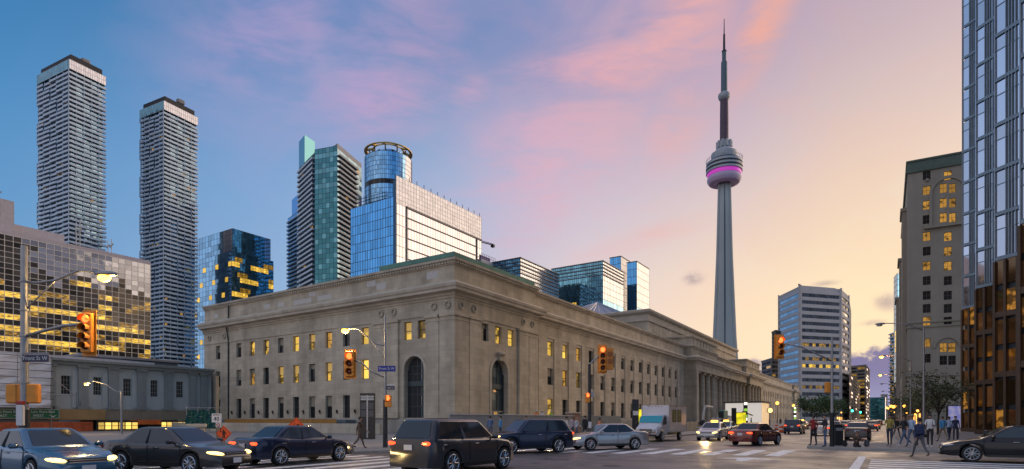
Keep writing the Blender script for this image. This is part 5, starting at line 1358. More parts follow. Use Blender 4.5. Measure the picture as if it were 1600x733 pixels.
for i in range(len(xs) - 1):
    for j in range(n_): cb.f.append([i * n_ + j, (i + 1) * n_ + j, (i + 1) * n_ + (j + 1) % n_, i * n_ + (j + 1) % n_]); cb.m.append(0)
cb.f += [list(range(n_)), list(range((len(xs) - 1) * n_, len(xs) * n_))[::-1]]; cb.m += [0, 0]; tp('cab', cb, trw, True)
wsg = glass('truck_windscreen', (.05, .30, .36), .6, .06, var=.05)
q = MB(); q.add([(1.63, -.84, 1.95), (2.03, -.88, 1.42), (2.03, .88, 1.42), (1.63, .84, 1.95)], [(0, 1, 2, 3)]); q.v = [(x + .02, y, z + .02) for x, y, z in q.v]; tp('windshield', q, wsg)
for sy in (-1, 1):
    q = MB(); q.add([(1.0, sy * .985, 1.35), (1.85, sy * .985, 1.35), (1.52, sy * .955, 1.9), (1.0, sy * .955, 1.9)], [(0, 1, 2, 3)]); tp('side_window', q, car_glass)
    q = MB(); q.bbox((1.95, sy * 1.12, 1.45), (.1, .2, .34), .03); q.tube([(1.9, sy * .95, 1.35), (1.95, sy * 1.1, 1.4)], .02, 5); tp('mirror', q, black)
    q = MB(); q.bbox((3.02, sy * .62, .82), (.06, .3, .2), .02); tp('headlight', q, LENS['off'][0]); q = MB(); q.bbox((3.03, sy * .62, .68), (.05, .3, .06), .02); tp('indicator', q, mat('amber_lens', (.5, .14, .02), .3, var=0))
    for x in (-2.3, 2.1):
        w = link('wheel', MC.setdefault(('tw',), CM['suv']['tyre'].mesh('wheel', tyre, True)), T, loc=(x, sy * .92, .37), rot=(0, 0, 0 if sy > 0 else pi)); link('rim', MC[('rim', 'suv')], w)
q = MB(); q.box(3.0, 3.06, -.45, .45, .62, .95); 
for i in range(3): q.box(3.06, 3.075, -.43, .43, .68 + .09 * i, .71 + .09 * i, 1)
tp('grille', q, [black, chrome]); q = MB(); q.bbox((3.06, 0, .48), (.14, 1.7, .18), .04); tp('bumper', q, black)
for i in range(5):
    q = MB(); q.bbox((.87, -.5 + .25 * i, 2.68), (.04, .08, .05), .01); tp('marker_lamp', q, amber_on if i == 9 else lens_off)
# excavator behind the taxis
T = thing('excavator', 'small white excavator with bent boom working in front of the colonnade', 'excavator', (*at(1127, 84), 0), 165)
q = MB(); q.bbox((0, 0, 1.5), (2.4, 2.0, .9), .15); q.bbox((-.9, 0, 2.0), (.8, 1.9, .5), .12); tp('house', q, mat('excavator_white', (.52, .52, .50), .5))
for sy in (-1, 1): q = MB(); q.bbox((0, sy * .95, .5), (3.2, .5, .9), .25); tp('track', q, black)
q = MB(); q.box(-1.3, 1.3, -.75, .75, .5, 1.1); tp('undercarriage', q, metal_d)
q = MB(); q.bbox((.5, .55, 2.3), (1.3, .9, 1.4), .12); tp('cab', q, mat('excavator_teal', (.05, .18, .16), .4)); q = MB(); q.box(1.14, 1.17, .2, .9, 1.9, 2.8); tp('cab_window', q, car_glass)
q = MB(); q.tube([(1.0, -.3, 1.9), (2.2, -.3, 3.4), (4.0, -.3, 3.5)], [.22, .26, .2], 6); tp('boom', q, mat('excavator_white', (.52, .52, .5), .5)); q = MB(); q.tube([(4.0, -.3, 3.6), (4.7, -.3, 1.6)], [.2, .13], 6); tp('dipper_arm', q, mat('excavator_white', (.52, .52, .5), .5))
q = MB(); q.bbox((4.6, -.3, 1.2), (.7, .8, .8), .15); tp('bucket', q, metal_d)

# ================================================================== traffic signals and street lamps
def lamp_light(name, loc, e, r=.15, col=(1.0, .62, .22)):
    d = bpy.data.lights.new(name, 'POINT'); d.energy = e; d.shadow_soft_size = r; d.color = col
    o = bpy.data.objects.new(name, d); C.objects.link(o); o.location = loc; return o
def pole_thing(name, label, cat, u, Z, rz=FACE, group=None): return thing(name, label, cat, (*at(u, Z), .13 if Z > 0 else 0), rz, group)
def head_parts(T, x, z, n=3, s=.30, lit=0, y=-.12, arrow=False, rz=0):
    """signal head with lenses and visors, hung on thing T"""
    q = MB(); q.bbox((0, 0, 0), (s * 1.15, .2, s * n + .12), .03); hh = link('signal_head', q.mesh('signal_head', sig_y), T, loc=(x, y, z), rot=(0, 0, rz))
    q = MB(); q.box(-s * .78, s * .78, .09, .11, -(s * n) / 2 - .17, (s * n) / 2 + .17); link('backboard', q.mesh('backboard', sig_y), hh)
    for i in range(n):
        zz_ = (n - 1) * s / 2 - i * s
        q = MB(); q.tube([(0, -.085, 0), (0, -.125, 0)], [s * .42, s * .36], 16); link('lens', q.mesh('lens', red_on if i == lit else lens_off, True), hh, loc=(0, 0, zz_))
        q = MB()
        for k in range(9):
            a, b = radians(-20 + 220 * k / 9), radians(-20 + 220 * (k + 1) / 9); r = s * .44
            q.hexa([(r * cos(a), -.1, r * sin(a)), (r * cos(b), -.1, r * sin(b)), ((r + .012) * cos(b), -.1, (r + .012) * sin(b)), ((r + .012) * cos(a), -.1, (r + .012) * sin(a)),
                    (r * cos(a), -.30, r * sin(a)), (r * cos(b), -.30, r * sin(b)), ((r + .012) * cos(b), -.30, (r + .012) * sin(b)), ((r + .012) * cos(a), -.30, (r + .012) * sin(a))])
        link('visor', q.mesh('visor', sig_y), hh, loc=(0, 0, zz_))
    return hh
def ped_head(T, x, z, rz=0, lit=True):
    q = MB(); q.bbox((0, 0, 0), (.36, .2, .36), .03); q.bbox((0, 0, -.34), (.36, .2, .3), .03); p = link('pedestrian_signal', q.mesh('pedestrian_signal', sig_y), T, loc=(x, -.05, z), rot=(0, 0, rz))
    if lit:
        q = MB(); q.bbox((0, -.11, -.02), (.13, .02, .17), .02)
        for i in range(4): q.bbox((-.055 + .036 * i, -.11, .10 + (.02 if i in (1, 2) else 0)), (.026, .02, .1), .008)
        q.bbox((.09, -.11, .0), (.03, .02, .1), .01); link('hand_symbol', q.mesh('hand_symbol', red_on), p)
    return p
def cobra(T, x, z, lit, sx=-1, y=0):
    q = MB(); q.ball((0, 0, 0), (.42, .17, .10), n=12, k=6); o = link('lamp_housing', q.mesh('lamp_housing', metal_g, True), T, loc=(x, y, z))
    q = MB(); q.ball((-.06 * sx * -1, 0, -.14), (.22, .15, .15) if lit else (.24, .13, .1), n=12, k=6); link('lamp_bulb', q.mesh('lamp_bulb', lamp_on if lit else mat('unlit_bulb', (.5, .5, .48), .2, var=0), True), o)
# left pole
Z = 20.0; T = pole_thing('traffic_signal_pole', 'tall grey pole at far left with a four-lens red signal and lit street lamp', 'traffic signal', 38, Z); k = Z / FPX
px = lambda u: (u - 38) * k
q = MB(); q.tube([(0, 0, -.13), (0, 0, 2.0), (0, 0, 2.001), (0, 0, zz(390, Z))], [.15, .15, .125, .105], 12); q.build('pole', metal_g, T, smooth=True, angle=35)
q = MB(); q.tube([(0, 0, -.13), (0, 0, 1.9)], [.17, .17], 12); q.disc((0, 0, -.13), (0, 0, 1), .3, .06, 14); q.build('pole_base', metal_d, T, smooth=True, angle=35)
q = MB(); q.tube([(0, 0, zz(447, Z)), (px(62), -.05, zz(448, Z)), (px(90), -.1, zz(445, Z)), (px(130), -.15, zz(430, Z)), (px(166), -.2, zz(434, Z))], .045, 8); q.tube([(0, 0, zz(492, Z)), (px(92), -.1, zz(443, Z))], .025, 6); q.build('lamp_arm', metal_g, T, smooth=True)
cobra(T, px(172), zz(436, Z), True, y=-.2)
q = MB(); q.tube([(0, 0, zz(532, Z)), (px(70), -.05, zz(523, Z)), (px(104), -.08, zz(515, Z)), (px(128), -.08, zz(514, Z))], .06, 8); q.build('signal_arm', metal_g, T, smooth=True)
for v in (447, 492, 532, 565, 605): q = MB(); q.disc((0, 0, zz(v, Z)), (0, 0, 1), .15, .05, 12); q.build('band', metal_g, T)
head_parts(T, px(140.5), zz(527, Z), 4, .315, 0)
q = MB(); q.bbox((px(60), -.12, zz(566.5, Z)), (.92, .03, .24), .005); s_ = q.build('street_sign', mat('navy_sign', (.018, .022, .07), .4), T); text('Front St W', .2, white, s_, px(60), -.14, zz(566.5, Z), sx=.92)
q = MB(); q.bbox((px(60), -.12, zz(559, Z)), (.92, .025, .07), .005); q.build('sign_crest', mat('sign_grey', (.30, .28, .30), .5), T)
for dx, nm in ((-.42, 1), (.29, 0)):
    q = MB(); q.bbox((dx, .05, zz(621, Z)), (.4, .24, .68), .04); q.box(dx - .18, dx + .18, -.08, -.06, zz(621, Z) - .02, zz(621, Z) + .02); q.build('pedestrian_signal', sig_y, T)
q = MB(); q.bbox((.02, -.18, zz(655, Z)), (.24, .14, .74), .03); q.build('control_box', white, T); q = MB(); q.bbox((.02, -.18, zz(635.5, Z)), (.25, .15, .12), .02); q.build('red_cap', mat('red_cap', (.4, .03, .02), .5), T)
lamp_light('lamp_glow', (T.location.x + px(172) * RX + .2, T.location.y + px(172) * RY, zz(436, Z) - .4), 300)
# middle pole
Z = 32.0; k = Z / FPX; T = pole_thing('traffic_signal_pole', 'slim pole by the station corner with lit lamp and blue street sign', 'traffic signal', 602, Z); px = lambda u: (u - 602) * k
q = MB(); q.tube([(0, 0, -.13), (0, 0, zz(630, Z)), (0, 0, zz(496, Z))], [.11, .09, .06], 12); q.build('pole', metal_g, T, smooth=True, angle=35); q = MB(); q.tube([(0, 0, -.13), (0, 0, zz(628, Z))], [.14, .12], 12); q.build('pole_base', metal_d, T, smooth=True, angle=35)
q = MB(); q.tube([(0, 0, zz(544, Z)), (px(590), -.03, zz(542, Z)), (px(575), -.08, zz(531, Z)), (px(562), -.1, zz(519, Z)), (px(550), -.12, zz(516.5, Z))], .035, 8); q.tube([(0, 0, zz(564, Z)), (px(580), -.06, zz(536, Z))], .018, 5); q.build('lamp_arm', metal_g, T, smooth=True)
cobra(T, px(542), zz(517, Z), True, y=-.12)
q = MB(); q.tube([(0, 0, zz(594, Z)), (px(580), -.04, zz(584, Z)), (px(565), -.06, zz(570, Z)), (px(553), -.08, zz(567, Z))], .045, 8); q.build('signal_arm', metal_g, T, smooth=True)
head_parts(T, px(547.5), zz(572.5, Z), 3, .43, 0)
q = MB(); q.bbox((px(605), -.1, zz(580, Z)), (.98, .03, .32), .005); s_ = q.build('street_sign', mat('blue_sign', (.02, .035, .30), .4), T); text('Front St W', .2, white, s_, px(605), -.12, zz(580, Z), sx=.92)
q = MB(); q.bbox((px(611), -.1, zz(610, Z)), (.44, .03, .2), .005); s_ = q.build('street_sign', mat('navy_sign', (.018, .022, .07), .4), T); text('Bay St', .13, white, s_, px(611), -.12, zz(610, Z)); q = MB(); q.bbox((px(611), -.1, zz(605, Z)), (.44, .025, .06), .005); q.build('sign_crest', white, T)
ped_head(T, px(607), zz(629, Z) + .1)
lamp_light('lamp_glow', (T.location.x + px(542) * RX, T.location.y + px(542) * RY, zz(517, Z) - .4), 420)
# station-side pole
Z = 40.0; k = Z / FPX; T = pole_thing('traffic_signal_pole', 'dark pole in front of the station with red signal and orange one behind', 'traffic signal', 921, Z); px = lambda u: (u - 921) * k
q = MB(); q.tube([(0, 0, -.13), (0, 0, zz(572, Z))], [.13, .10], 12); q.build('pole', metal_d, T, smooth=True, angle=35)
q = MB(); q.tube([(0, 0, zz(572, Z)), (px(937), -.1, zz(558, Z))], .05, 8); q.build('signal_arm', metal_g, T)
head_parts(T, px(941), zz(564, Z), 4, .42, 0); 
q = MB(); q.bbox((px(954.5), .3, zz(563, Z)), (.44, .2, 1.55), .04); h2 = q.build('rear_signal_head', sig_y, T)
for i in range(2): q = MB(); q.disc((px(954.5), .2, zz(556 + 11 * i, Z)), (0, -1, 0), .2, .03, 14); q.build('ring', mat('dull_orange', (.42, .13, .02), .5), h2)
ped_head(T, px(918), zz(621, Z)); q = MB(); q.bbox((px(926), -.02, zz(619, Z)), (.2, .04, .42), .01); q.build('notice_plate', mat('pinkish_cladding', (.5, .46, .47), .7), T); q = MB(); q.bbox((.02, -.13, zz(667, Z)), (.2, .04, .45), .01); q.build('button_plate', white, T)
# right pole with long arm
Z = 33.0; k = Z / FPX; T = pole_thing('traffic_signal_pole', 'slim grey pole on the right kerb, long arm with red three-lens signal', 'traffic signal', 1300, Z); px = lambda u: (u - 1300) * k
q = MB(); q.tube([(0, 0, 1.9), (0, 0, zz(531, Z))], [.085, .06], 10); q.build('pole', metal_g, T, smooth=True, angle=35); q = MB(); q.tube([(0, 0, -.13), (0, 0, 1.95)], [.12, .11], 12); q.build('pole_base', black, T, smooth=True, angle=35)
q = MB(); q.tube([(0, 0, zz(568, Z)), (px(1280), -.05, zz(559, Z)), (px(1250), -.1, zz(546, Z)), (px(1226), -.12, zz(541, Z))], .045, 8); q.build('signal_arm', metal_g, T, smooth=True)
head_parts(T, px(1217), zz(545.5, Z), 3, .36, 0)
q = MB(); q.bbox((px(1294.5), .1, zz(609, Z)), (.3, .2, .62), .04); q.tube([(px(1294.5), .1, zz(609, Z)), (0, 0, zz(609, Z))], .03, 5); q.build('rear_signal_head', sig_y, T)
q = MB(); q.bbox((px(1217), .06, zz(523, Z)), (.3, .05, .2), .01); q.build('sign_plate', metal_d, T)
# tall street lamps down the north pavement
def street_lamp(label, x, y, h, arm, lit, group=None, z0=.13, first=None):
    T = thing('street_lamp', label, 'street lamp', (x, y, z0), 90, group)
    q = MB(); q.tube([(0, 0, 0), (0, 0, h)], [.13, .07], 10); q.build('pole', metal_g, T, smooth=True, angle=35)
    q = MB(); q.tube([(0, 0, h - .3), (arm * .5, 0, h + .45), (arm, 0, h + .6)], .045, 6); q.build('lamp_arm', metal_g, T, smooth=True)
    q = MB(); q.disc((0, 0, 0), (0, 0, 1), .24, .25, 12); q.build('base', metal_d, T)
    cobra(T, arm + .3, h + .58, lit, 1); return T
street_lamp('tall grey street lamp, unlit, on the pavement in front of the old hotel', 61.5, -2.7, 9.6, 2.9, False)
for x, y in ((84, -2.4), (119, -2.0)):
    street_lamp('lit orange street lamp on a tall pole, ' + ('larger of the two glowing' if x < 100 else 'smaller and lower of the two glowing'), x, y, 8.8, 2.6, True); lamp_light('lamp_glow', (x, y + 2.9, 8.8), 120, col=(1, .45, .15))
T1 = street_lamp('unlit lamp arm far down the right pavement', 150, -2.0, 8.8, 2.6, False, group='unlit lamps far down the right pavement')
c = copy_tree(T1); c.location = (190, -2.0, .13)
x, y = at(190, 60); T = thing('street_lamp', 'curved-arm lit street lamp in front of the railway viaduct', 'street lamp', (x, y, .13), FACE); k = 60 / FPX; px = lambda u: (u - 190) * k
q = MB(); q.tube([(0, 0, 0), (0, 0, zz(614, 60))], [.13, .1], 10); q.build('pole', metal_g, T, smooth=True, angle=35); q = MB(); q.tube([(0, 0, zz(615, 60)), (px(180), 0, zz(613, 60)), (px(165), 0, zz(602, 60)), (px(145), 0, zz(597, 60))], .05, 7); q.build('lamp_arm', metal_g, T, smooth=True)
cobra(T, px(136), zz(600, 60), True); lamp_light('lamp_glow', (x + px(136) * RX, y + px(136) * RY, zz(600, 60) - .5), 420)
g0 = thing('globe_lamp', 'small amber lamp post along the far left pavement', 'street lamp', (126, 18.5, .13), 0, 'amber lamp posts along the far left pavement')
q = MB(); q.tube([(0, 0, 0), (0, 0, 4.6)], [.09, .06], 8); q.build('pole', metal_d, g0); q = MB(); q.ball((0, 0, 4.8), (.32, .32, .34)); q.build('globe', mat('amber_globe', (1, .5, .1), .3, var=0, emit=(1, .42, .06), es=3.5), g0, smooth=True)
for x in (150, 172, 196, 222, 250, 285, 320): c = copy_tree(g0); c.location = (x, 18.5, .13)
g0 = thing('globe_lamp', 'small amber lamp post along the far right pavement', 'street lamp', (150, -1.5, .13), 0, 'amber lamp posts along the far right pavement')
q = MB(); q.tube([(0, 0, 0), (0, 0, 4.2)], [.09, .06], 8); q.build('pole', metal_d, g0); q = MB(); q.ball((0, 0, 4.4), (.28, .28, .28)); q.build('globe', mat('amber_globe', (1, .5, .1), .3, var=0, emit=(1, .42, .06), es=3.5), g0, smooth=True)
for i, (x, y, k) in enumerate(((98, -3.6, .62), (110, -.9, .8), (124, -4.2, .55), (138, -2.9, .95), (163, -3.9, .7), (176, -.8, 1.1), (190, -3.2, .6), (206, -1.2, 1.25), (226, -4.0, .9), (250, .0, 1.3), (280, -2.6, 1.0), (320, -.5, 1.5), (360, -2.0, 1.3))): c = copy_tree(g0); c.location = (x, y, .13); c.scale = (k, k, k)
green_on = mat('green_signal_light', (.02, .4, .2), .3, var=0, emit=(.05, 1.0, .55), es=5)
for i, (u, Z) in enumerate(((1331, 165), (1344, 200))):
    x, y = at(u, Z); T = thing('far_traffic_signal', ('nearer' if i == 0 else 'farther') + ' of two small green traffic signals far down the street', 'traffic signal', (x, y, 0), FACE)
    q = MB(); q.tube([(-2.6, 0, 0), (-2.6, 0, 6)], .1, 6); q.tube([(-2.6, 0, 5), (0, 0, 5.2)], .07, 6); q.build('pole', metal_d, T); q = MB(); q.bbox((0, 0, 4.6), (.5, .3, 1.6), .05); q.build('signal_head', black, T); q = MB(); q.ball((0, -.2, 4.1), (.34, .1, .34)); q.build('lens', green_on, T)

# ================================================================== signs, kiosks, hoardings
Z = 27.0; k = Z / FPX; T = pole_thing('speed_sign', 'white speed limit 40 sign on a timber post beside the stone pier', 'road sign', 339, Z); 
q = MB(); q.bbox((0, .04, zz(592, Z) / 2), (.1, .1, zz(592, Z)), .01); q.build('post', mat('timber_post', (.26, .22, .16), .8), T)
q = MB(); q.bbox((0, -.03, zz(657.5, Z)), (.46, .02, .42), .005); s_ = q.build('sign_board', white, T); text('MAXIMUM', .075, black, s_, 0, -.045, zz(657.5, Z) + .145); text('40', .27, black, s_, 0, -.045, zz(657.5, Z) - .05)
q = MB(); q.bbox((.08, -.03, zz(668.5, Z)), (.24, .02, .22), .005); s_ = q.build('sign_board', white, T)
q = MB()
for i in range(14):
    a, b = 2 * pi * i / 14, 2 * pi * (i + 1) / 14; q.tube([(.08 + .075 * cos(a), -.045, zz(668.5, Z) + .075 * sin(a)), (.08 + .075 * cos(b), -.045, zz(668.5, Z) + .075 * sin(b))], .012, 4)
q.tube([(.03, -.045, zz(668.5, Z) + .05), (.13, -.045, zz(668.5, Z) - .05)], .012, 4); q.build('no_stopping_symbol', mat('sign_red', (.5, .03, .03), .5), s_)
dia = mat('orange_sign', (.85, .11, .015), .5, var=.04)
def diamond(T, x, z, h, y=-.03):
    q = MB(); q.add([(x, y, z - h), (x + h, y, z), (x, y, z + h), (x - h, y, z), (x, y + .02, z - h), (x + h, y + .02, z), (x, y + .02, z + h), (x - h, y + .02, z)], [(0, 1, 2, 3), (7, 6, 5, 4), (0, 4, 5, 1), (1, 5, 6, 2), (2, 6, 7, 3), (3, 7, 4, 0)]); o = q.build('sign_board', dia, T)
    q = MB(); i = h * .9
    for a, b in (((x, z - i), (x + i, z)), ((x + i, z), (x, z + i)), ((x, z + i), (x - i, z)), ((x - i, z), (x, z - i))): q.tube([(a[0], y - .004, a[1]), (b[0], y - .004, b[1])], .007, 4)
    q.build('sign_border', black, o); return o
x, y = at(350, 25.6); T = thing('flagger_sign', 'orange diamond sign with a black standing figure, low beside the speed sign', 'road sign', (x, y, .13), FACE); z = zz(677.5, 25.6) - .13
s_ = diamond(T, 0, z, .36); q = MB(); q.ball((0, -.035, z + .15), (.035, .01, .035)); q.bbox((0, -.035, z + .03), (.11, .012, .16), .01); q.bbox((-.03, -.035, z - .13), (.04, .012, .18), .005); q.bbox((.03, -.035, z - .13), (.04, .012, .18), .005); q.tube([(-.05, -.035, z + .09), (-.13, -.035, z + .07), (-.14, -.035, z + .17)], .014, 5); q.tube([(.05, -.035, z + .09), (.12, -.035, z - .02)], .014, 5); q.tube([(-.14, -.035, z + .1), (-.14, -.035, z + .24)], .008, 4); q.build('figure_symbol', black, s_)
q = MB(); q.tube([(0, .03, 0), (0, .03, z + .2)], .02, 6); q.tube([(-.4, .3, 0), (0, .03, .3), (.4, .3, 0)], .015, 5); q.tube([(0, -.35, 0), (0, .03, .3)], .015, 5); q.build('stand', metal_d, T)
x, y = at(463, 27.0); T = thing('roadworks_sign', 'orange diamond sign showing a black car symbol above the dark blue sedan', 'road sign', (x, y, .13), FACE); z = zz(664, 27) - .13
s_ = diamond(T, 0, z, .37); q = MB(); q.bbox((.06, -.035, z - .06), (.22, .012, .08), .02); q.bbox((.09, -.035, z + .0), (.12, .012, .06), .02); q.box(-.1, -.085, -.04, -.03, z - .2, z + .2); q.ball((.0, -.035, z - .1), (.025, .012, .025)); q.ball((.13, -.035, z - .1), (.025, .012, .025)); q.build('car_symbol', black, s_)
q = MB(); q.tube([(0, .03, 0), (0, .03, z + .2)], .022, 6); q.tube([(-.4, .3, 0), (0, .03, .35), (.4, .3, 0)], .015, 5); q.build('stand', metal_d, T)
Z = 45.0; T = pole_thing('information_totem', 'tall dark information pillar with pale top bars against the station side', 'sign pillar', 574, Z)
h = zz(617, Z); q = MB(); q.bbox((0, .1, h / 2), (1.16, .24, h), .02); q.build('pillar', mat('totem_black', (.03, .028, .026), .5), T); q = MB(); q.box(-.05, .05, -.04, -.02, .1, h - .15); q.build('centre_strip', alu, T)
for i in range(2): q = MB(); q.box(-.52, .52, -.045, -.025, h - .35 - .2 * i, h - .2 - .2 * i); q.build('top_bar', mat('pale_bar', (.5, .5, .48), .5), T)
for i in range(4): q = MB(); xx = -.28 if i % 2 == 0 else .28; zb = h - (.75 if i < 2 else 1.35) - .5; q.box(xx - .21, xx + .21, -.04, -.021, zb, zb + .5); q.build('map_panel', mat('map_grey', (.09, .09, .09), .4), T)
Z = 26.0; T = pole_thing('stone_pier', 'short coursed stone pier with flat cap standing on the near left pavement', 'stone pier', 307, Z, FACE + 25)
for i in range(8):
    q = MB(); w = .66 if i < 7 else .78; q.bbox((0, 0, .085 + i * .17), (w + .015 * ((i * 7) % 3), w, .162), .012); q.build('stone_course', stone_lt if i % 3 else stone, T)
# grey hoarding along the forecourt, panel by panel
hg = mat('grey_hoarding', (.27, .28, .29), .7, var=.1, vs=.7); T = thing('hoarding', 'long pale grey hoarding wall along the forecourt below the arched door', 'hoarding', (36, 29.6, .13))
for i in range(11): q = MB(); q.bbox((1.0 + 2.0 * i, 0, .95), (1.985, .1, 1.9), .01); q.build('panel', hg, T)
q = MB(); q.bbox((11, 0, 1.96), (22.1, .22, .1), .02); q.build('capping', mat('hoarding_cap', (.36, .37, .38), .6), T)
hb = mat('blue_grey_hoarding', (.15, .18, .20), .7, var=.1); T = thing('hoarding', 'darker blue-grey hoarding in front of the station windows, left of the billboard', 'hoarding', (59.5, 30.5, .13))
for i in range(8): q = MB(); q.bbox((.9 + 1.8 * i, 0, 1.0), (1.785, .08, 2.0), .01); q.build('panel', hb, T)
q = MB(); q.tube([(7, -.3, 1.9), (9.5, -.3, .2)], .05, 6); q.build('prop', alu, T)
T = thing('work_platform', 'timber work platform behind the pale hoarding where the hard-hat workers stand', 'platform', (44, 31.4, .13)); q = MB(); q.box(0, 12, 0, 2.2, .62, .72); q.build('deck', tan, T); q = MB()
for i in range(7): q.box(.1 + 1.9 * i, .2 + 1.9 * i, .1, .2, 0, .62); q.box(.1 + 1.9 * i, .2 + 1.9 * i, 2.0, 2.1, 0, .62)
q.build('legs', tan, T, kind='stuff')
T = thing('terracotta_block', 'reddish brick block at the right end of the pale hoarding', 'block', (58.6, 30.0, .13)); q = MB(); q.bbox((0, 0, 1.1), (1.8, .9, 2.2), .04); q.build('block', mat('terracotta', (.30, .16, .12), .8), T); q = MB(); q.bbox((0, 0, 2.27), (2.0, 1.1, .14), .03); q.build('cap', stone_lt, T)
T = thing('moat_wall', 'low beige concrete wall along the pavement below the station side windows', 'wall', (41.5, 43, .13)); 
for i in range(9): q = MB(); q.bbox((0, 2.4 + 4.6 * i, .55), (.3, 4.57, 1.1), .02); q.build('wall_panel', stone_lt, T)
T = thing('site_hoarding', 'orange-brown site boards under the station side canopy', 'hoarding', (46.6, 56, .13))
for i in range(11): q = MB(); q.bbox((0, 1.1 + 2.2 * i, .8), (.06, 2.17, 1.6), .01); q.build('panel', mat('site_board', (.36, .18, .04), .7, var=.15), T)
# billboards, totems and the glowing pavilion along the south pavement
def ledpanel(name, label, cat, u, Z, w, z0, z1, col, es, rz=FACE):
    T = thing(name, label, cat, (*at(u, Z), .13), rz); q = MB(); q.bbox((0, .08, (z0 + z1) / 2), (w + .14, .2, z1 - z0 + .14), .03); q.build('cabinet', metal_d, T)
    q = MB(); q.box(-w / 2, w / 2, -.03, -.022, z0, z1); q.build('lit_face', col, T); q = MB()
    for s in (-1, 1): q.box(s * w * .35 - .05, s * w * .35 + .05, .03, .13, 0, z0 - .06)
    q.build('post', metal_d, T); return T
def adface(name, a, b, es, sc):
    m = mat(name, a, .4, var=0, emit=a, es=es)
    t_ = m.node_tree; p = t_.nodes['Principled BSDF']; n_ = t_.nodes.new('ShaderNodeTexNoise'); n_.inputs['Scale'].default_value = sc; n_.inputs['Detail'].default_value = 2
    co = t_.nodes.new('ShaderNodeTexCoord'); t_.links.new(co.outputs['Object'], n_.inputs['Vector'])
    r = t_.nodes.new('ShaderNodeValToRGB'); r.color_ramp.elements[0].position = .42; r.color_ramp.elements[1].position = .58; r.color_ramp.elements[0].color = (*a, 1); r.color_ramp.elements[1].color = (*b, 1)
    t_.links.new(n_.outputs[0], r.inputs[0]); t_.links.new(r.outputs[0], p.inputs['Emission Color']); return m
yad = adface('yellow_advert', (.95, .75, .02), (.35, .36, .02), .95, 1.3)
ledpanel('billboard', 'glowing yellow advertisement panel left of the box truck', 'billboard', 1007, 58, 1.6, .95, 2.55, yad, 1); ledpanel('billboard', 'glowing yellow advertisement panel in front of the white pavilion', 'billboard', 1157, 82, 1.5, .9, 2.5, yad, 1)
pad = adface('blue_advert', (.22, .24, .62), (.5, .46, .6), .45, 2.5); ledpanel('poster_panel', 'blue and white lit poster panel by the foot of the glass tower', 'billboard', 1491, 45, .95, .9, 2.6, pad, 1)
def totem(label, u, Z, h, rows):
    T = thing('street_totem', label, 'sign pillar', (*at(u, Z), .13), FACE); q = MB(); q.bbox((0, .06, h / 2), (.62, .2, h), .02); q.build('pillar', metal_d, T)
    for i, m in enumerate(rows): q = MB(); q.box(-.26, .26, -.06, -.042, h - .55 - .5 * i, h - .12 - .5 * i); q.build('sign_face', m, T)
    return T
whl = mat('white_lit_sign', (.8, .8, .7), .4, var=0, emit=(1, .95, .75), es=1.3); grl = mat('green_lit_sign', (.1, .2, .03), .4, var=0, emit=(.35, .75, .08), es=.7); drk = mat('dark_sign', (.03, .035, .035), .4)
totem('grey street totem with small white plate beside the yellow billboard', 993, 56, 3.5, [drk, drk, white])
totem('lit green and white totem in front of the pavilion', 1165, 92, 4.4, [whl, drk, grl, drk, grl, whl]); totem('lit green and white totem farther along, near the end of the station', 1242, 135, 4.6, [whl, grl, whl, drk, whl, grl]); totem('slim dark totem standing between excavator and pavilion', 1147, 78, 3.1, [drk, drk])
x0, y0 = 105.0, 17.85; T = thing('white_pavilion', 'glowing white pavilion box with panelled walls in front of the colonnade', 'pavilion', (x0, y0, .13))
wl = mat('glowing_panel', (.62, .60, .58), .5, var=.05, emit=(1, .93, .82), es=.40)
for i in range(9): q = MB(); q.box(-.06, 0, .02 + i * .66, .02 + i * .66 + .63, .25, 4.35); q.build('wall_panel', wl, T)
for i in range(10): q = MB(); q.box(.02 + i * .66, .02 + i * .66 + .63, -.06, 0, .25, 4.35); q.build('wall_panel', mat('warm_glowing_panel', (.6, .5, .4), .5, var=.1, emit=(1, .66, .32), es=.55), T)
q = MB(); q.box(.01, 6.6, .01, 5.95, .0, 4.4); q.build('core', white, T); q = MB(); q.box(-.3, 6.9, -.3, 6.2, 4.4, 4.62); q.build('roof', metal_d, T)
q = MB(); q.box(-.16, -.1, 3.9, 4.2, 1.2, 2.7); q.box(-.16, -.1, 2.2, 2.3, .3, 2.6); q.tube([(-.14, 1.4, 2.2), (-.14, 3.1, 2.9)], .1, 5); q.build('wall_graphic', metal_d, T)
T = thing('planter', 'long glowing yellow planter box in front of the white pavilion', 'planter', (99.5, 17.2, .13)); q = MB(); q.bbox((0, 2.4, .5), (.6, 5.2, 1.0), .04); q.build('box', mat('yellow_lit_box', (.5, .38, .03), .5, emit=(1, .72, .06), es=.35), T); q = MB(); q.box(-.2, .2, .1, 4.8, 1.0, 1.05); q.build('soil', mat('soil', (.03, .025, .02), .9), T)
T = thing('post_clock', 'round lit clock on a post right of the white pavilion', 'clock', (*at(1203, 100), .13), FACE); q = MB(); q.tube([(0, 0, 0), (0, 0, 2.7)], .07, 8); q.build('post', metal_d, T); q = MB(); q.disc((0, .1, 3.1), (0, -1, 0), .5, .2, 20); q.build('case', metal_d, T); q = MB(); q.disc((0, -.1, 3.1), (0, -1, 0), .42, .02, 20); q.build('dial', mat('lit_dial', (1, .8, .4), .4, var=0, emit=(1, .72, .25), es=1.6), T); q = MB(); q.box(-.02, .02, -.14, -.125, 3.1, 3.45); q.box(0, .25, -.14, -.125, 3.08, 3.12); q.build('hands', black, T)
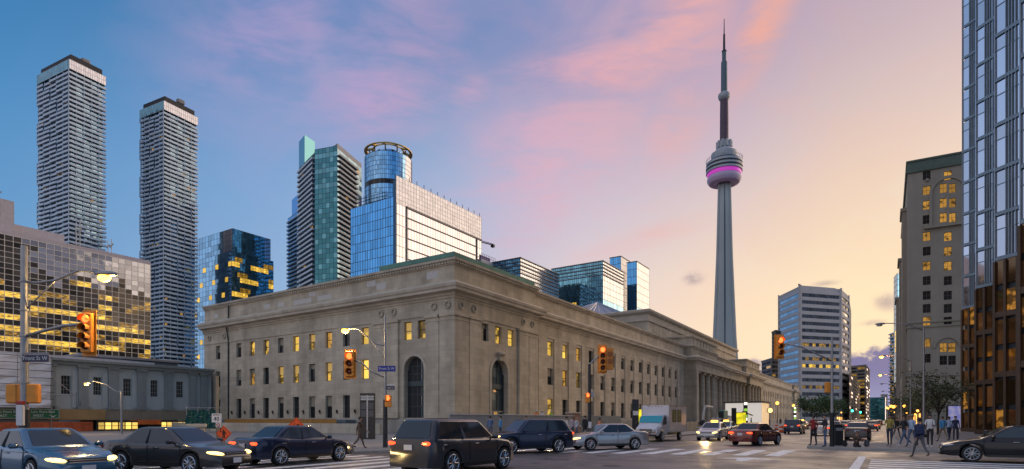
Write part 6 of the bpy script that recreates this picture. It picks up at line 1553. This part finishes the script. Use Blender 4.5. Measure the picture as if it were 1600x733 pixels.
def barrel(u, Z): 
    T = thing('construction_barrel', 'orange and white striped barrel on the pavement edge beyond the maroon sedan', 'barrel', (*at(u, Z), .0), 0, 'striped barrels along the kerb')
    for i in range(4): q = MB(); q.lathe([(.3 - .02 * i, .1 + .24 * i), (.285 - .02 * i, .33 + .24 * i)], 14); q.build('band', dia if i % 2 == 0 else white, T, smooth=True, angle=30)
    q = MB(); q.disc((0, 0, 0), (0, 0, 1), .4, .1, 12); q.build('base', black, T); return T
for u, Z in ((1221, 72), (1229, 84), (1213, 90)): barrel(u, Z)
T = thing('stone_bench_wall', 'dark low planter wall behind the taxis, before the colonnade', 'wall', (60, 22.5, .13))
for i in range(10): q = MB(); q.bbox((2 + 4 * i, 0, .6), (3.97, .5, 1.2), .03); q.build('wall_block', stone_dk, T)
x, y = at(1307.5, 34.5); T = thing('litter_bin', 'black litter bin at the right kerb behind the signal pole', 'bin', (x, y, .13), FACE); q = MB(); q.bbox((0, 0, .6), (.55, .5, 1.2), .05); q.build('body', black, T); q = MB(); q.box(-.2, .2, -.27, -.252, .88, 1.05); q.build('slot', metal_g, T); q = MB(); q.bbox((0, 0, 1.23), (.6, .55, .08), .02); q.build('lid', metal_d, T)
b0 = thing('bollard', 'short dark bollard along the right pavement edge', 'bollard', (40, -4.5, .13), 0, 'bollards on the right pavement'); q = MB(); q.lathe([(.11, 0), (.1, .8), (.13, .82), (.1, .95), (.03, .98)], 10); q.build('post', metal_d, b0, smooth=True, angle=40)
for i in range(4): c = copy_tree(b0); c.location = (40 + .15 * i, -6.2 - 1.7 * i, .13)

# ================================================================== railway viaduct
YV = 88.0; vx = lambda u: onY(u, YV)[0]
T = thing('railway_viaduct', 'grey-green pilastered railway viaduct wall with tall small-paned windows', 'viaduct', (-10, YV, 0)); OFF[T.name] = Vector((-10, YV, 0))
vm = mat('viaduct_stone', (.42, .46, .45), .8, var=.14, vs=.4, streak=True); vd = mat('viaduct_dark', (.26, .285, .28), .8, var=.15, streak=True)
fV = Face((-10, YV), (49, YV)); ops = []
for u in (103, 152, 199, 241, 281): a = vx(u) + 10; ops.append((a - .5, a + .5, 4.9, 7.3))
mb = MB(); wall_open(mb, fV, 0, fV.L, 3.0, 9.0, ops, .4); mb.build('wall', vm, T, world=True)
mb = MB(); mb.box(-10, 49, YV + .5, YV + 12, 3.2, 9.2); mb.build('inner_wall', mat('room_dark', (.03, .03, .03), .9), T, world=True)
for a0, a1, zb, zt in ops: sash_window(T, (-10, YV, 0), fV, (a0 + a1) / 2, zb, 1.0, 2.4, win_dark, .3, vd, rail=False, cols=3, rows=4, bar=.05)
for u in (78, 129, 176, 220, 262, 300, 318):
    a = vx(u) + 10; mb = MB(); fV.box(mb, a - .55, a + .55, 3.3, 8.4, 0, .3); fV.box(mb, a - .65, a + .65, 3.0, 3.4, 0, .38); fV.box(mb, a - .7, a + .7, 8.4, 8.7, 0, .45); fV.box(mb, a - .35, a + .35, 3.4, 4.1, .3, .42); mb.build('pilaster', vd, T, world=True)
for u in (89, 117, 141, 164, 188, 210, 231, 252, 271, 291):
    a = vx(u) + 10; mb = MB(); fV.box(mb, a - .32, a + .32, 3.2, 7.9, 0, .1); mb.build('panel', vm, T, world=True)
mb = MB(); sweep(mb, [(-10, YV), (49, YV)], [(0, 8.6), (.5, 8.7), (.55, 9.0), (.9, 9.1), (.95, 9.4), (0, 9.5)]); mb.build('cornice', vd, T, world=True)
mb = MB(); fV.box(mb, 0, fV.L, 1.55, 3.0, -3, .25); mb.build('girder', mat('beige_girder', (.26, .22, .16), .7, var=.15), T, world=True)
q = MB(); a0, a1 = vx(72) + 10, vx(163) + 10; fV.box(q, a0, a1, 1.62, 2.96, .27, .4); q.build('tan_board', tan, T, world=True)
q = MB(); a0, a1 = vx(201) + 10, vx(250) + 10; fV.box(q, a0, a1, .95, 1.6, .3, .45); q.build('orange_board', orange, T, world=True)
T = thing('train_shed', 'long low white canopy roof edge running above the railway viaduct', 'canopy', (-10, YV + 3, 0)); q = MB(); q.box(0, 52, 0, 14, 9.75, 10.0); q.build('roof', mat('white_roof', (.55, .53, .55), .6), T); q = MB(); q.box(0, 52, -.25, 0, 9.6, 10.05); q.build('gutter_edge', mat('shed_edge', (.62, .60, .60), .5), T); q = MB()
for i in range(27): q.box(1 + 2 * i, 1.12 + 2 * i, .2, .4, 9.0, 9.75)
q.build('struts', metal_d, T, kind='stuff')
T = thing('service_block', 'plain blue-grey service building between viaduct roof and station', 'building', (40, 100, 0)); q = MB(); q.bbox((3, 4, 5.6), (14, 8, 11.2), .1); q.build('wall', mat('blue_grey_render', (.12, .14, .16), .8), T); q = MB(); q.bbox((3, 4, 11.3), (14.4, 8.4, .4), .05); q.build('parapet', concd, T)
# shrouded scaffold, green signs, lit shops beneath
T = thing('scaffold_shroud', 'white sheeted scaffold covering the left end of the viaduct', 'scaffold', (5, 86.4, 0)); xr_ = vx(70) - 5
sh = MB(); nx, nz = 14, 10
for j in range(nz + 1):
    for i in range(nx + 1): sh.v.append((xr_ * i / nx, -.25 - .22 * sin(i * 2.3 + j * 1.7) * sin(j * 1.1 + i * .4), 3.1 + 6.3 * j / nz))
for j in range(nz):
    for i in range(nx): b = j * (nx + 1) + i; sh.f.append([b, b + 1, b + nx + 2, b + nx + 1]); sh.m.append(0)
sh.build('sheeting', mat('white_sheeting', (.72, .73, .76), .6, var=.1, vs=.5), T)
for j in range(8): q = MB(); q.tube([(0, -.55, 3.3 + .85 * j), (xr_ + .2, -.55, 3.3 + .85 * j)], .035, 5); q.build('rail', metal_d, T)
q = MB()
for i in range(8): q.tube([(xr_ * i / 7, -.5, 0), (xr_ * i / 7, -.5, 9.6)], .04, 5)
q.tube([(xr_, -.5, 7), (xr_ + 2.4, -.5, 4.7)], .04, 5); q.tube([(xr_, -.5, 4.7), (xr_ + 2.6, -.5, 4.7)], .05, 5); q.tube([(xr_ + 2.6, -.5, 3.2), (xr_ + 2.6, -.5, 5.2)], .05, 5); q.build('poles', metal_g, T)
gs = mat('green_road_sign', (.012, .13, .05), .4)
for lab, u, w1, w2, uc in (('green road sign reading Lake Shore Blvd East, left of the pole', 11, 'Lake Shore Blvd', 'EAST', 0), ('green road sign reading Lake Shore Blvd West, right of the pole', 67, 'Lake Shore Blvd', 'WEST', 0)):
    Y = 86.9; x, Z = onY(u, Y); T = thing('direction_sign', lab, 'road sign', (x, Y, 0), 0); z = zz(646.5, Z); w = 3.4
    q = MB(); q.bbox((0, 0, z), (w, .06, 1.15), .01); s_ = q.build('sign_board', gs, T)
    q = MB()
    for xx, zz_, ww, hh in ((0, z + .54, w - .1, .04), (0, z - .54, w - .1, .04), (-w / 2 + .06, z, .04, 1.05), (w / 2 - .06, z, .04, 1.05)): q.box(xx - ww / 2, xx + ww / 2, -.045, -.035, zz_ - hh / 2, zz_ + hh / 2)
    q.build('sign_border', white, s_); text(w1, .42, white, s_, 0, -.04, z + .24, sx=.85); text(w2, .42, white, s_, -.45, -.04, z - .25)
    q = MB(); q.add([(.55, -.04, z - .12), (1.0, -.04, z - .3), (1.45, -.04, z - .12), (1.0, -.04, z - .45)], [(0, 3, 2, 1)]); q.build('arrow_symbol', white, s_); q = MB()
    for s in (-1, 1): q.box(s * 1.2 - .05, s * 1.2 + .05, .05, .35, z - .3, z + .9)
    q.build('bracket', metal_d, T)
T = thing('underpass_hoarding', 'orange-red lit boards under the viaduct at left', 'hoarding', (12, 86.5, 0)); 
for i in range(9): q = MB(); q.bbox((1 + 2.3 * i, 0, .7), (2.27, .08, 1.3), .01); q.build('panel', mat('red_orange_board', (.45, .09, .025), .6, var=.4, vs=1.2), T)
for lab, u0, u1, seed in (('yellow lit shop windows under the viaduct, left of the curved lamp', 153, 216, 1), ('yellow lit shop windows under the viaduct, nearest the station', 252, 302, 2)):
    Y = 87.4; xa, Za = onY(u0, Y); xb, Zb = onY(u1, Y); T = thing('shopfront', lab, 'shop', (xa, Y, 0)); n = 6
    q = MB(); q.box(0, xb - xa, .12, .6, 0, 1.5); q.build('wall', mat('shop_dark', (.04, .03, .03), .7), T)
    for i in range(n):
        q = MB(); w = (xb - xa) / n; q.box(i * w + .08, (i + 1) * w - .08, .0, .05, .35, 1.25); q.build('window', mat('lit_shop_window' + str((i + seed) % 3), (.3, .2, .05), .3, var=0, emit=(1, .66, .14), es=(.9, .5, 1.3)[(i + seed) % 3]), T)
    q = MB(); q.box(0, xb - xa, -.04, .0, .78, .84); q.build('transom', metal_d, T)
T = thing('green_netting', 'dark green debris netting on scaffold tubes at the near end of the viaduct', 'netting', (*at(318, 66), .0), FACE); sh = MB(); nx = 10
for j in range(6):
    for i in range(nx + 1): sh.v.append((-2 + 3.9 * i / nx, -.2 * sin(i * 1.9 + j), .6 + 2.3 * j / 5 - .25 * (j == 5) * abs(sin(i * 1.3))))
for j in range(5):
    for i in range(nx): b = j * (nx + 1) + i; sh.f.append([b, b + 1, b + nx + 2, b + nx + 1]); sh.m.append(0)
sh.build('net', mat('green_net', (.012, .085, .065), .8, var=.3, vs=2), T); q = MB()
for i in range(4): q.tube([(-2 + 1.3 * i, .1, 0), (-2 + 1.3 * i, .1, 3.2)], .04, 5)
for z in (1, 2, 3): q.tube([(-2.1, .1, z), (2, .1, z)], .035, 5)
q.build('tubes', metal_g, T)

# ================================================================== trees
bark = mat('bark', (.07, .055, .045), .9, var=.25, vs=6); leaf = mat('green_leaves', (.06, .12, .04), .6, var=.5, vs=.9); leaf2 = mat('olive_leaves', (.10, .115, .05), .6, var=.5, vs=.9)
def tree(label, u, Z, h, cr, cb, nleaf, seed, lm, group=None, ls=.16, nb=9):
    r = random.Random(seed); T = thing('street_tree', label, 'tree', (*at(u, Z), .13), 0, group); mb = MB(); tips = []
    mb.tube([(0, 0, 0), (.05, .03, cb * .6), (.1, -.05, cb), (.05, .05, h * .62)], [.14, .11, .09, .05], 7)
    for i in range(nb):
        a = 2.4 * i + r.random(); z0 = cb * .85 + (h * .5 - cb * .8) * r.random(); l = cr * (.7 + .5 * r.random()); zt = z0 + (h - z0) * (.35 + .55 * r.random())
        e = (l * cos(a), l * sin(a), zt); mid = (e[0] * .45, e[1] * .45, z0 + (zt - z0) * .55); mb.tube([(.06, 0, z0), mid, e], [.055, .035, .012], 5); tips.append(e); tips.append(mid)
        for j in range(3):
            b = a + r.uniform(-1.1, 1.1); e2 = (mid[0] + l * .55 * cos(b), mid[1] + l * .55 * sin(b), mid[2] + r.uniform(.2, 1.0) * cr * .5); mb.tube([mid, e2], [.022, .007], 4); tips.append(e2)
    mb.build('trunk', bark, T); lf = MB()
    for i in range(nleaf):
        t_ = r.choice(tips); s = cr * .26; p = [t_[k] + r.gauss(0, s) for k in range(3)]
        if p[2] > h: p[2] = h - r.random() * .4
        d = Vector((r.gauss(0, 1), r.gauss(0, 1), r.gauss(0, .6))).normalized(); e = d.cross(Vector((r.gauss(0, 1), r.gauss(0, 1), r.gauss(0, 1)))).normalized(); k = ls * r.uniform(.6, 1.3)
        p = Vector(p); lf.add([p - d * k, p + e * k * .55, p + d * k, p - e * k * .55], [(0, 1, 2, 3)])
    lf.build('crown', lm, T, kind='stuff'); return T
tree('leafy green street tree in front of the white office tower', 1276, 118, 6.6, 2.6, 2.0, 3400, 1, leaf, ls=.2)
tree('thinner green tree right of the leafy one, behind the grey signal pole', 1302, 150, 6.8, 2.4, 2.2, 2200, 2, leaf, ls=.2)
tree('sparse half-bare tree on the pavement between hotel and glass tower', 1466, 58, 6.6, 2.0, 2.0, 1700, 3, leaf2, ls=.14, nb=15)
tree('smaller dark tree beside the sparse one, before the hotel wall', 1443, 75, 5.8, 1.7, 2.2, 1200, 4, leaf2, ls=.14, nb=12)
t0 = tree('distant dark street tree along the right pavement', 1414, 120, 6.0, 2.0, 2.2, 900, 5, leaf2, group='distant trees along the right pavement', ls=.2)
for x, y in ((140, -4.2), (165, -4.4), (200, -4.0), (240, -4.3), (300, -3.0), (102, -5.0)): c = copy_tree(t0); c.location = (x, y, .13)
# lit shop bays at the foot of the hotel and down the far street
shop_lit = mat('warm_shop_glow', (.4, .25, .08), .4, var=0, emit=(1, .45, .09), es=1.8)
s0 = thing('awning_shop', 'small glowing shop bay along the foot of the far right pavement', 'shop', (176, -5.0, .13), 0, 'glowing shop bays down the right pavement'); q = MB(); q.box(0, 6, -.5, 0, 0, 3.4); q.build('wall', brick, s0); q = MB(); q.box(.4, 5.6, .01, .06, .5, 2.6); q.build('window', shop_lit, s0); q = MB(); q.add([(0, 0, 3.2), (6, 0, 3.2), (6, 1.3, 2.7), (0, 1.3, 2.7), (0, 0, 3.3), (6, 0, 3.3), (6, 1.3, 2.8), (0, 1.3, 2.8)], [(0, 1, 2, 3), (7, 6, 5, 4), (3, 2, 6, 7)]); q.build('awning', mat('awning_red', (.2, .04, .03), .7), s0)
for x in (110, 124, 138, 150, 163, 186, 200, 216, 236, 262, 290, 325): c = copy_tree(s0); c.location = (x, -5.0, .13)

s1 = thing('shopfront', 'low lit shopfront strip along the far left pavement', 'shop', (338, 21.5, .13), 0, 'lit shopfront strips along the far left pavement'); q = MB(); q.box(0, 9, 0, .5, 0, 3.8); q.build('wall', brick, s1)
for i in range(4): q = MB(); q.box(.3 + 2.2 * i, 2.2 + 2.2 * i, -.06, -.01, .5, 2.7); q.build('window', shop_lit, s1)
for x in (352, 366, 380, 394): c = copy_tree(s1); c.location = (x, 21.5, .13)
# ================================================================== people
skin_m = mat('skin', (.42, .25, .17), .6, var=.05, vs=8); shoe_m = mat('dark_shoes', (.03, .025, .02), .6); eye_m = mat('eye', (.03, .02, .02), .3, var=0); lip_m = mat('lips', (.30, .11, .10), .5, var=0)
CL = {}
def cloth(n, c): return mat('cloth_' + n, c, .85, var=.14, vs=6)
def person(label, u, Z, face, top, legs, hair, pose='stand', h=1.75, sleeves=True, shoes=None, z0=.13, hat=None, group=None, xy=None, skirt=None):
    """one skinned figure: a continuous body posed joint by joint; local +X is forwards"""
    x, y = xy or at(u, Z); s = h / 1.75
    P = dict(lL=2, lR=-3, kL=2, kR=3, aL=4, aR=-3, eL=14, eR=16, out=7, lean=0, sit=False)
    P.update({'stand': {}, 'walk': dict(lL=24, lR=-20, kL=6, kR=24, aL=-20, aR=22, eL=18, eR=28, lean=3), 'walk2': dict(lL=-17, lR=22, kL=20, kR=5, aL=20, aR=-18, eL=25, eR=18, lean=2),
              'phone': dict(lL=3, lR=-4, aR=28, eR=95, aL=6, eL=20), 'hands': dict(aL=22, eL=80, aR=22, eR=78, lL=5, lR=-6), 'hip': dict(lL=8, lR=-8, aL=10, eL=60, aR=-4, eR=20, out=13),
              'sit': dict(sit=True, lL=82, lR=74, kL=115, kR=110, aL=35, aR=40, eL=55, eR=50, lean=14)}[pose])
    V, E, Rr, tag = [], [], [], []
    def add(p, r, par, tg):
        V.append(Vector(p)); Rr.append(r); tag.append(tg)
        if par is not None: E.append((par, len(V) - 1))
        return len(V) - 1
    ln = radians(P['lean']); L_ = lambda z: Vector((sin(ln) * (z - .95), 0, .95 + cos(ln) * (z - .95)))
    pel = add((0, 0, .95), (.125, .15), None, 'legs'); wa = add(L_(1.12), (.115, .135), pel, 'top'); ch = add(L_(1.33), (.125, .165), wa, 'top'); sh = add(L_(1.44), (.09, .12), ch, 'top'); nk = add(L_(1.52), (.052, .055), sh, 'skin')
    jaw = add(L_(1.585) + Vector((.02, 0, 0)), (.075, .062), nk, 'skin'); hd = add(L_(1.665), (.098, .078), jaw, 'skin'); tp_ = add(L_(1.735), (.06, .055), hd, 'skin'); add(L_(1.64) + Vector((.118, 0, 0)), (.012, .012), hd, 'skin')
    for sg, l, k in ((1, 'lL', 'kL'), (-1, 'lR', 'kR')):
        a = radians(P[l]); b = a - radians(P[k]); hp = add((0, sg * .095, .90), (.092, .092), pel, 'legs'); kn = V[hp] + Vector((sin(a), 0, -cos(a))) * .42; an = kn + Vector((sin(b), 0, -cos(b))) * .42
        m1 = add((V[hp] + kn) / 2, (.075, .075), hp, 'legs'); k1 = add(kn, (.054, .054), m1, 'legs'); m2 = add(kn + (an - kn) * .4, (.052, .052), k1, 'legs'); a1 = add(an, (.038, .038), m2, 'legs')
        fd = Vector((1, 0, 0)) if not P['sit'] else Vector((.9, 0, .1)); add(an + fd * .05 + Vector((0, 0, -.05)), (.04, .042), a1, 'shoe'); add(an + fd * .19 + Vector((0, sg * .02, -.065)), (.03, .036), len(V) - 1, 'shoe')
    for sg, l, k in ((1, 'aL', 'eL'), (-1, 'aR', 'eR')):
        a = radians(P[l]); b = a + radians(P[k]); o = radians(P['out']); sp_ = add(L_(1.415) + Vector((0, sg * .175, 0)), (.06, .06), sh, 'top'); d1 = Vector((sin(a), sg * sin(o), -cos(a) * cos(o))).normalized(); d2 = Vector((sin(b), sg * sin(o) * (.2 if P[k] < 50 else -.9), -cos(b) * cos(o))).normalized()
        el_ = V[sp_] + d1 * .29; m1 = add(V[sp_] + d1 * .14, (.046, .046), sp_, 'top'); e1 = add(el_, (.038, .038), m1, 'top'); wr = el_ + d2 * .25; m2 = add(el_ + d2 * .1, (.036, .036), e1, 'fore'); w1 = add(wr, (.024, .027), m2, 'fore')
        pm = add(wr + d2 * .055, (.018, .036), w1, 'skin'); fw = Vector((1, 0, 0)) if abs(d2.x) < .7 else Vector((0, 0, 1)); fw = (fw - d2 * fw.dot(d2)).normalized(); inn = d2.cross(fw) * (-sg)
        for q, (off, ln_) in enumerate(((.030, .072), (.010, .082), (-.010, .076), (-.029, .058))):
            f1 = add(wr + d2 * .095 + fw * off, (.0095, .0095), pm, 'skin'); f2 = add(V[f1] + d2 * ln_ * .5 + inn * .01, (.0088, .0088), f1, 'skin'); add(V[f2] + d2 * ln_ * .38 + inn * .028, (.0075, .0075), f2, 'skin')
        t1 = add(wr + d2 * .05 + fw * .042 + inn * .012, (.011, .011), pm, 'skin'); add(V[t1] + d2 * .045 + fw * .012 + inn * .014, (.009, .009), t1, 'skin')
    lo = min(v.z for v in V)
    dzz = (.035 - lo) if not P['sit'] else (.12 - .95)
    for v in V: v.z += dzz
    if P['sit']: 
        m_ = min(v.z for v in V)
        for v in V: v.z = max(v.z, .05)
    me = bpy.data.meshes.new('t'); me.from_pydata([v * s for v in V], E, []); o = bpy.data.objects.new('t', me); C.objects.link(o)
    md = o.modifiers.new('s', 'SKIN'); md.use_smooth_shade = True; sv = me.skin_vertices[0].data
    for i, r in enumerate(Rr): sv[i].radius = (r[0] * s, r[1] * s); sv[i].use_root = (i == 0)
    sb = o.modifiers.new('b', 'SUBSURF'); sb.levels = 1
    dg = bpy.context.evaluated_depsgraph_get(); bm = bpy.data.meshes.new_from_object(o.evaluated_get(dg)); bpy.data.objects.remove(o); bpy.data.meshes.remove(me)
    bm.name = 'person'; bm.materials.clear(); ms = {'skin': skin_m, 'top': top, 'legs': legs, 'shoe': shoes or shoe_m, 'fore': top if sleeves else skin_m}
    keys = list(ms)
    for k in keys: bm.materials.append(ms[k])
    segs = [(V[a] * s, V[b] * s, tag[b]) for a, b in E]
    for p in bm.polygons:
        c = p.center; best = None
        for a, b, tg in segs:
            d = b - a; t_ = max(0, min(1, (c - a).dot(d) / max(d.length_squared, 1e-9))); q = (c - a - d * t_).length_squared
            if best is None or q < best[0]: best = (q, tg)
        tg = best[1]
        if tg == 'legs' and c.z > (.97 + dzz) * s: tg = 'top'
        p.material_index = keys.index(tg); p.use_smooth = True
    ob = bpy.data.objects.new('person', bm); C.objects.link(ob); ob.location = (x, y, z0); ob.rotation_euler = (0, 0, radians(face)); setp(ob, label, 'person', group)
    hc = V[hd] * s; q = MB(); q.ball((hc.x - .012 * s, 0, hc.z + .022 * s), (.108 * s, .09 * s, .10 * s), n=12, k=8)
    q.v = [(vx_, vy_, vz_) if vz_ > hc.z - .0 or vx_ < hc.x - .02 else (min(vx_, hc.x + .02), vy_ * .8, vz_ + .03) for vx_, vy_, vz_ in q.v]; q.build('hair', hair, ob, smooth=True)
    for sg in (-1, 1): q = MB(); q.ball((hc.x + .092 * s, sg * .032 * s, hc.z - .004 * s), (.012, .015, .01), n=6, k=4); q.build('eye', eye_m, ob); q = MB(); q.ball((hc.x - .0 * s, sg * .082 * s, hc.z - .02 * s), (.022, .012, .034), n=6, k=4); q.build('ear', skin_m, ob)
    q = MB(); q.ball((hc.x + .092 * s, 0, hc.z - .07 * s), (.012, .024, .007), n=6, k=4); q.build('mouth', lip_m, ob)
    if hat:
        q = MB(); q.lathe([(.15 * s, 0), (.15 * s, .012), (.118 * s, .02), (.105 * s, .08), (.06 * s, .115), (.01, .12)], 14); q.v = [(a + hc.x, b, c + hc.z + .045 * s) for a, b, c in q.v]; q.build('hat', hat, ob, smooth=True, angle=40)
    if skirt:
        q = MB(); z = dzz; q.lathe([(.27 * s, (.52 + z) * s), (.23 * s, (.75 + z) * s), (.155 * s, (1.0 + z) * s), (.14 * s, (1.06 + z) * s)], 14); q.build('skirt', skirt, ob, smooth=True)
    return ob
def backpack(label, x, y, z, rz, m, s=1.0, group=None):
    T = thing('backpack', label, 'bag', (x, y, z), rz, group); q = MB(); q.bbox((0, 0, .24 * s), (.2 * s, .32 * s, .48 * s), .07 * s); q.build('sack', m, T); q = MB(); q.bbox((-.11 * s, 0, .16 * s), (.08 * s, .24 * s, .24 * s), .03 * s); q.build('pocket', m, T)
    for sg in (-1, 1): q = MB(); q.tube([(.08 * s, sg * .1 * s, .46 * s), (.15 * s, sg * .11 * s, .38 * s), (.13 * s, sg * .11 * s, .12 * s), (.08 * s, sg * .1 * s, .06 * s)], .016, 5); q.build('strap', black, T)
    return T
dk = cloth('black', (.03, .03, .033)); jean = cloth('denim', (.09, .13, .22)); jean2 = cloth('dark_denim', (.045, .055, .09)); wht_c = cloth('white', (.66, .65, .65)); red_c = cloth('dark_red', (.32, .03, .035)); oliv = cloth('mustard', (.34, .27, .06)); sky_c = cloth('pale_blue', (.38, .48, .64)); nav = cloth('navy', (.03, .04, .10)); blu = cloth('bright_blue', (.08, .32, .58)); gry = cloth('grey', (.12, .12, .13)); brn = cloth('brown', (.10, .065, .045)); org = cloth('coral', (.62, .26, .14)); hiv = cloth('hi_vis_green', (.36, .62, .04)); hio = cloth('hi_vis_orange', (.8, .22, .04)); khk = cloth('khaki', (.26, .21, .15))
hb_ = mat('dark_hair', (.02, .016, .013), .6, var=.2, vs=20); hbr = mat('brown_hair', (.07, .045, .03), .6, var=.2, vs=20); hbl = mat('fair_hair', (.28, .2, .11), .6, var=.2, vs=20)
TO, AW = 213, 33     # facing the camera / away from it
person('person in dark red top and black trousers standing by the signal pole, back to us', 1271, 34.0, AW + 10, red_c, dk, hb_, 'hip', 1.76)
person('person in black shirt and blue jeans leaning by the signal pole base', 1289, 32.4, 110, dk, jean, hb_, 'phone', 1.78, sleeves=False)
person('person sitting on the pavement between two bags, brown jacket', 1338, 32.6, 200, brn, dk, hbr, 'sit', 1.72)
x, y = at(1320, 33); backpack('dark slumped bag left of the seated person', x, y, .13, 60, cloth('black', (.014,) * 3), .8); x, y = at(1354, 33); backpack('grey and black backpack right of the seated person', x, y, .13, 200, gry, .85)
person('person in mustard jacket and dark jeans carrying something, left of the pavement group', 1390, 33.2, 160, oliv, jean2, hb_, 'hands', 1.8, shoes=khk)
person('small dark-clothed person far behind the mustard jacket', 1401, 47, TO, dk, dk, hb_, 'walk', 1.72)
person('person in black top and blue jeans walking left, second in the pavement group', 1413, 33.0, 120, dk, jean, hb_, 'walk', 1.8, sleeves=False, shoes=wht_c)
person('person in pale blue shirt and flat cap, beside the backpack wearer', 1425, 32.6, 150, sky_c, jean, hbr, 'walk2', 1.8, hat=khk)
pb = person('person with a navy backpack walking away across the crosswalk, nearest of the group', 1437, 25.2, AW, nav, gry, hb_, 'walk', 1.76, z0=.005)
x, y = at(1437, 24.9); backpack('navy backpack on the back of the walker on the crosswalk', x + .0, y, 1.0, AW, nav, 1.0)
person('person in white T-shirt and black trousers looking down, right side of the group', 1453, 32.0, 170, wht_c, dk, hb_, 'hands', 1.78, sleeves=False, shoes=wht_c)
person('person in bright blue jacket near the lit poster panel', 1473, 40, AW, blu, khk, hbr, 'walk', 1.78)
person('person in blue jacket half behind the brighter blue one', 1483, 43, AW - 20, sky_c, jean2, hb_, 'walk2', 1.76)
person('person in dark navy coat right of the two blue jackets', 1493, 41, 190, nav, jean2, hb_, 'stand', 1.74)
for u, lab, c in ((838, 'worker in orange vest and white hard hat behind the hoarding, leftmost', hio), (847, 'worker in pale vest and white hard hat behind the hoarding, middle', wht_c), (861, 'worker in bright green vest behind the hoarding, rightmost', hiv)):
    X_, Z_ = onY(u, 32.2); person(lab, u, Z_, TO, c, jean2, hb_, 'hands', 1.76, z0=.85, hat=mat('hard_hat', (.7, .68, .6), .4, var=.03))
person('person in white shirt at the kerb left of the dark signal pole, front one', 885, 44.5, 300, wht_c, jean2, hb_, 'walk', 1.76); person('person in pinkish white shirt and cap beside the signal pole', 894, 44, 250, cloth('pink_white', (.55, .44, .46)), gry, hbr, 'stand', 1.74, hat=khk)
person('person in white top behind the cap wearer by the signal pole', 901, 46, 270, wht_c, jean, hbl, 'walk2', 1.72); person('person in black suit standing just left of the dark pole', 914, 46, 60, dk, dk, hb_, 'stand', 1.8)
person('woman in coral dress walking past the blue-grey hoarding', 937, 51, 330, org, skin_m, hb_, 'walk', 1.68, sleeves=False, skirt=org)
person('person in blue shirt pointing, behind the navy car', 766, 42, 40, cloth('mid_blue', (.10, .16, .30)), gry, hb_, 'phone', 1.75); person('person in blue hoodie seen behind the navy car', 782, 42, 120, blu, jean2, hb_, 'stand', 1.74); person('person in dark cap beyond the navy car roof', 822, 46, TO, dk, dk, hb_, 'stand', 1.78)
person('person in long brown coat by the information pillar', 562, 30.6, 340, brn, brn, hb_, 'walk', 1.7)
fp = person('distant pedestrian on the far left pavement', 1228, 95, TO, dk, jean2, hb_, 'stand', 1.74, group='distant pedestrians along the left pavement')
for x, y, a in ((112, 18.4, 20), (120, 19.2, 180), (128, 18.2, 200), (84, 19.5, 0), (100, 18.6, 90), (140, 18.8, 180)): c = copy_tree(fp); c.location = (x, y, .13); c.rotation_euler = (0, 0, radians(a))
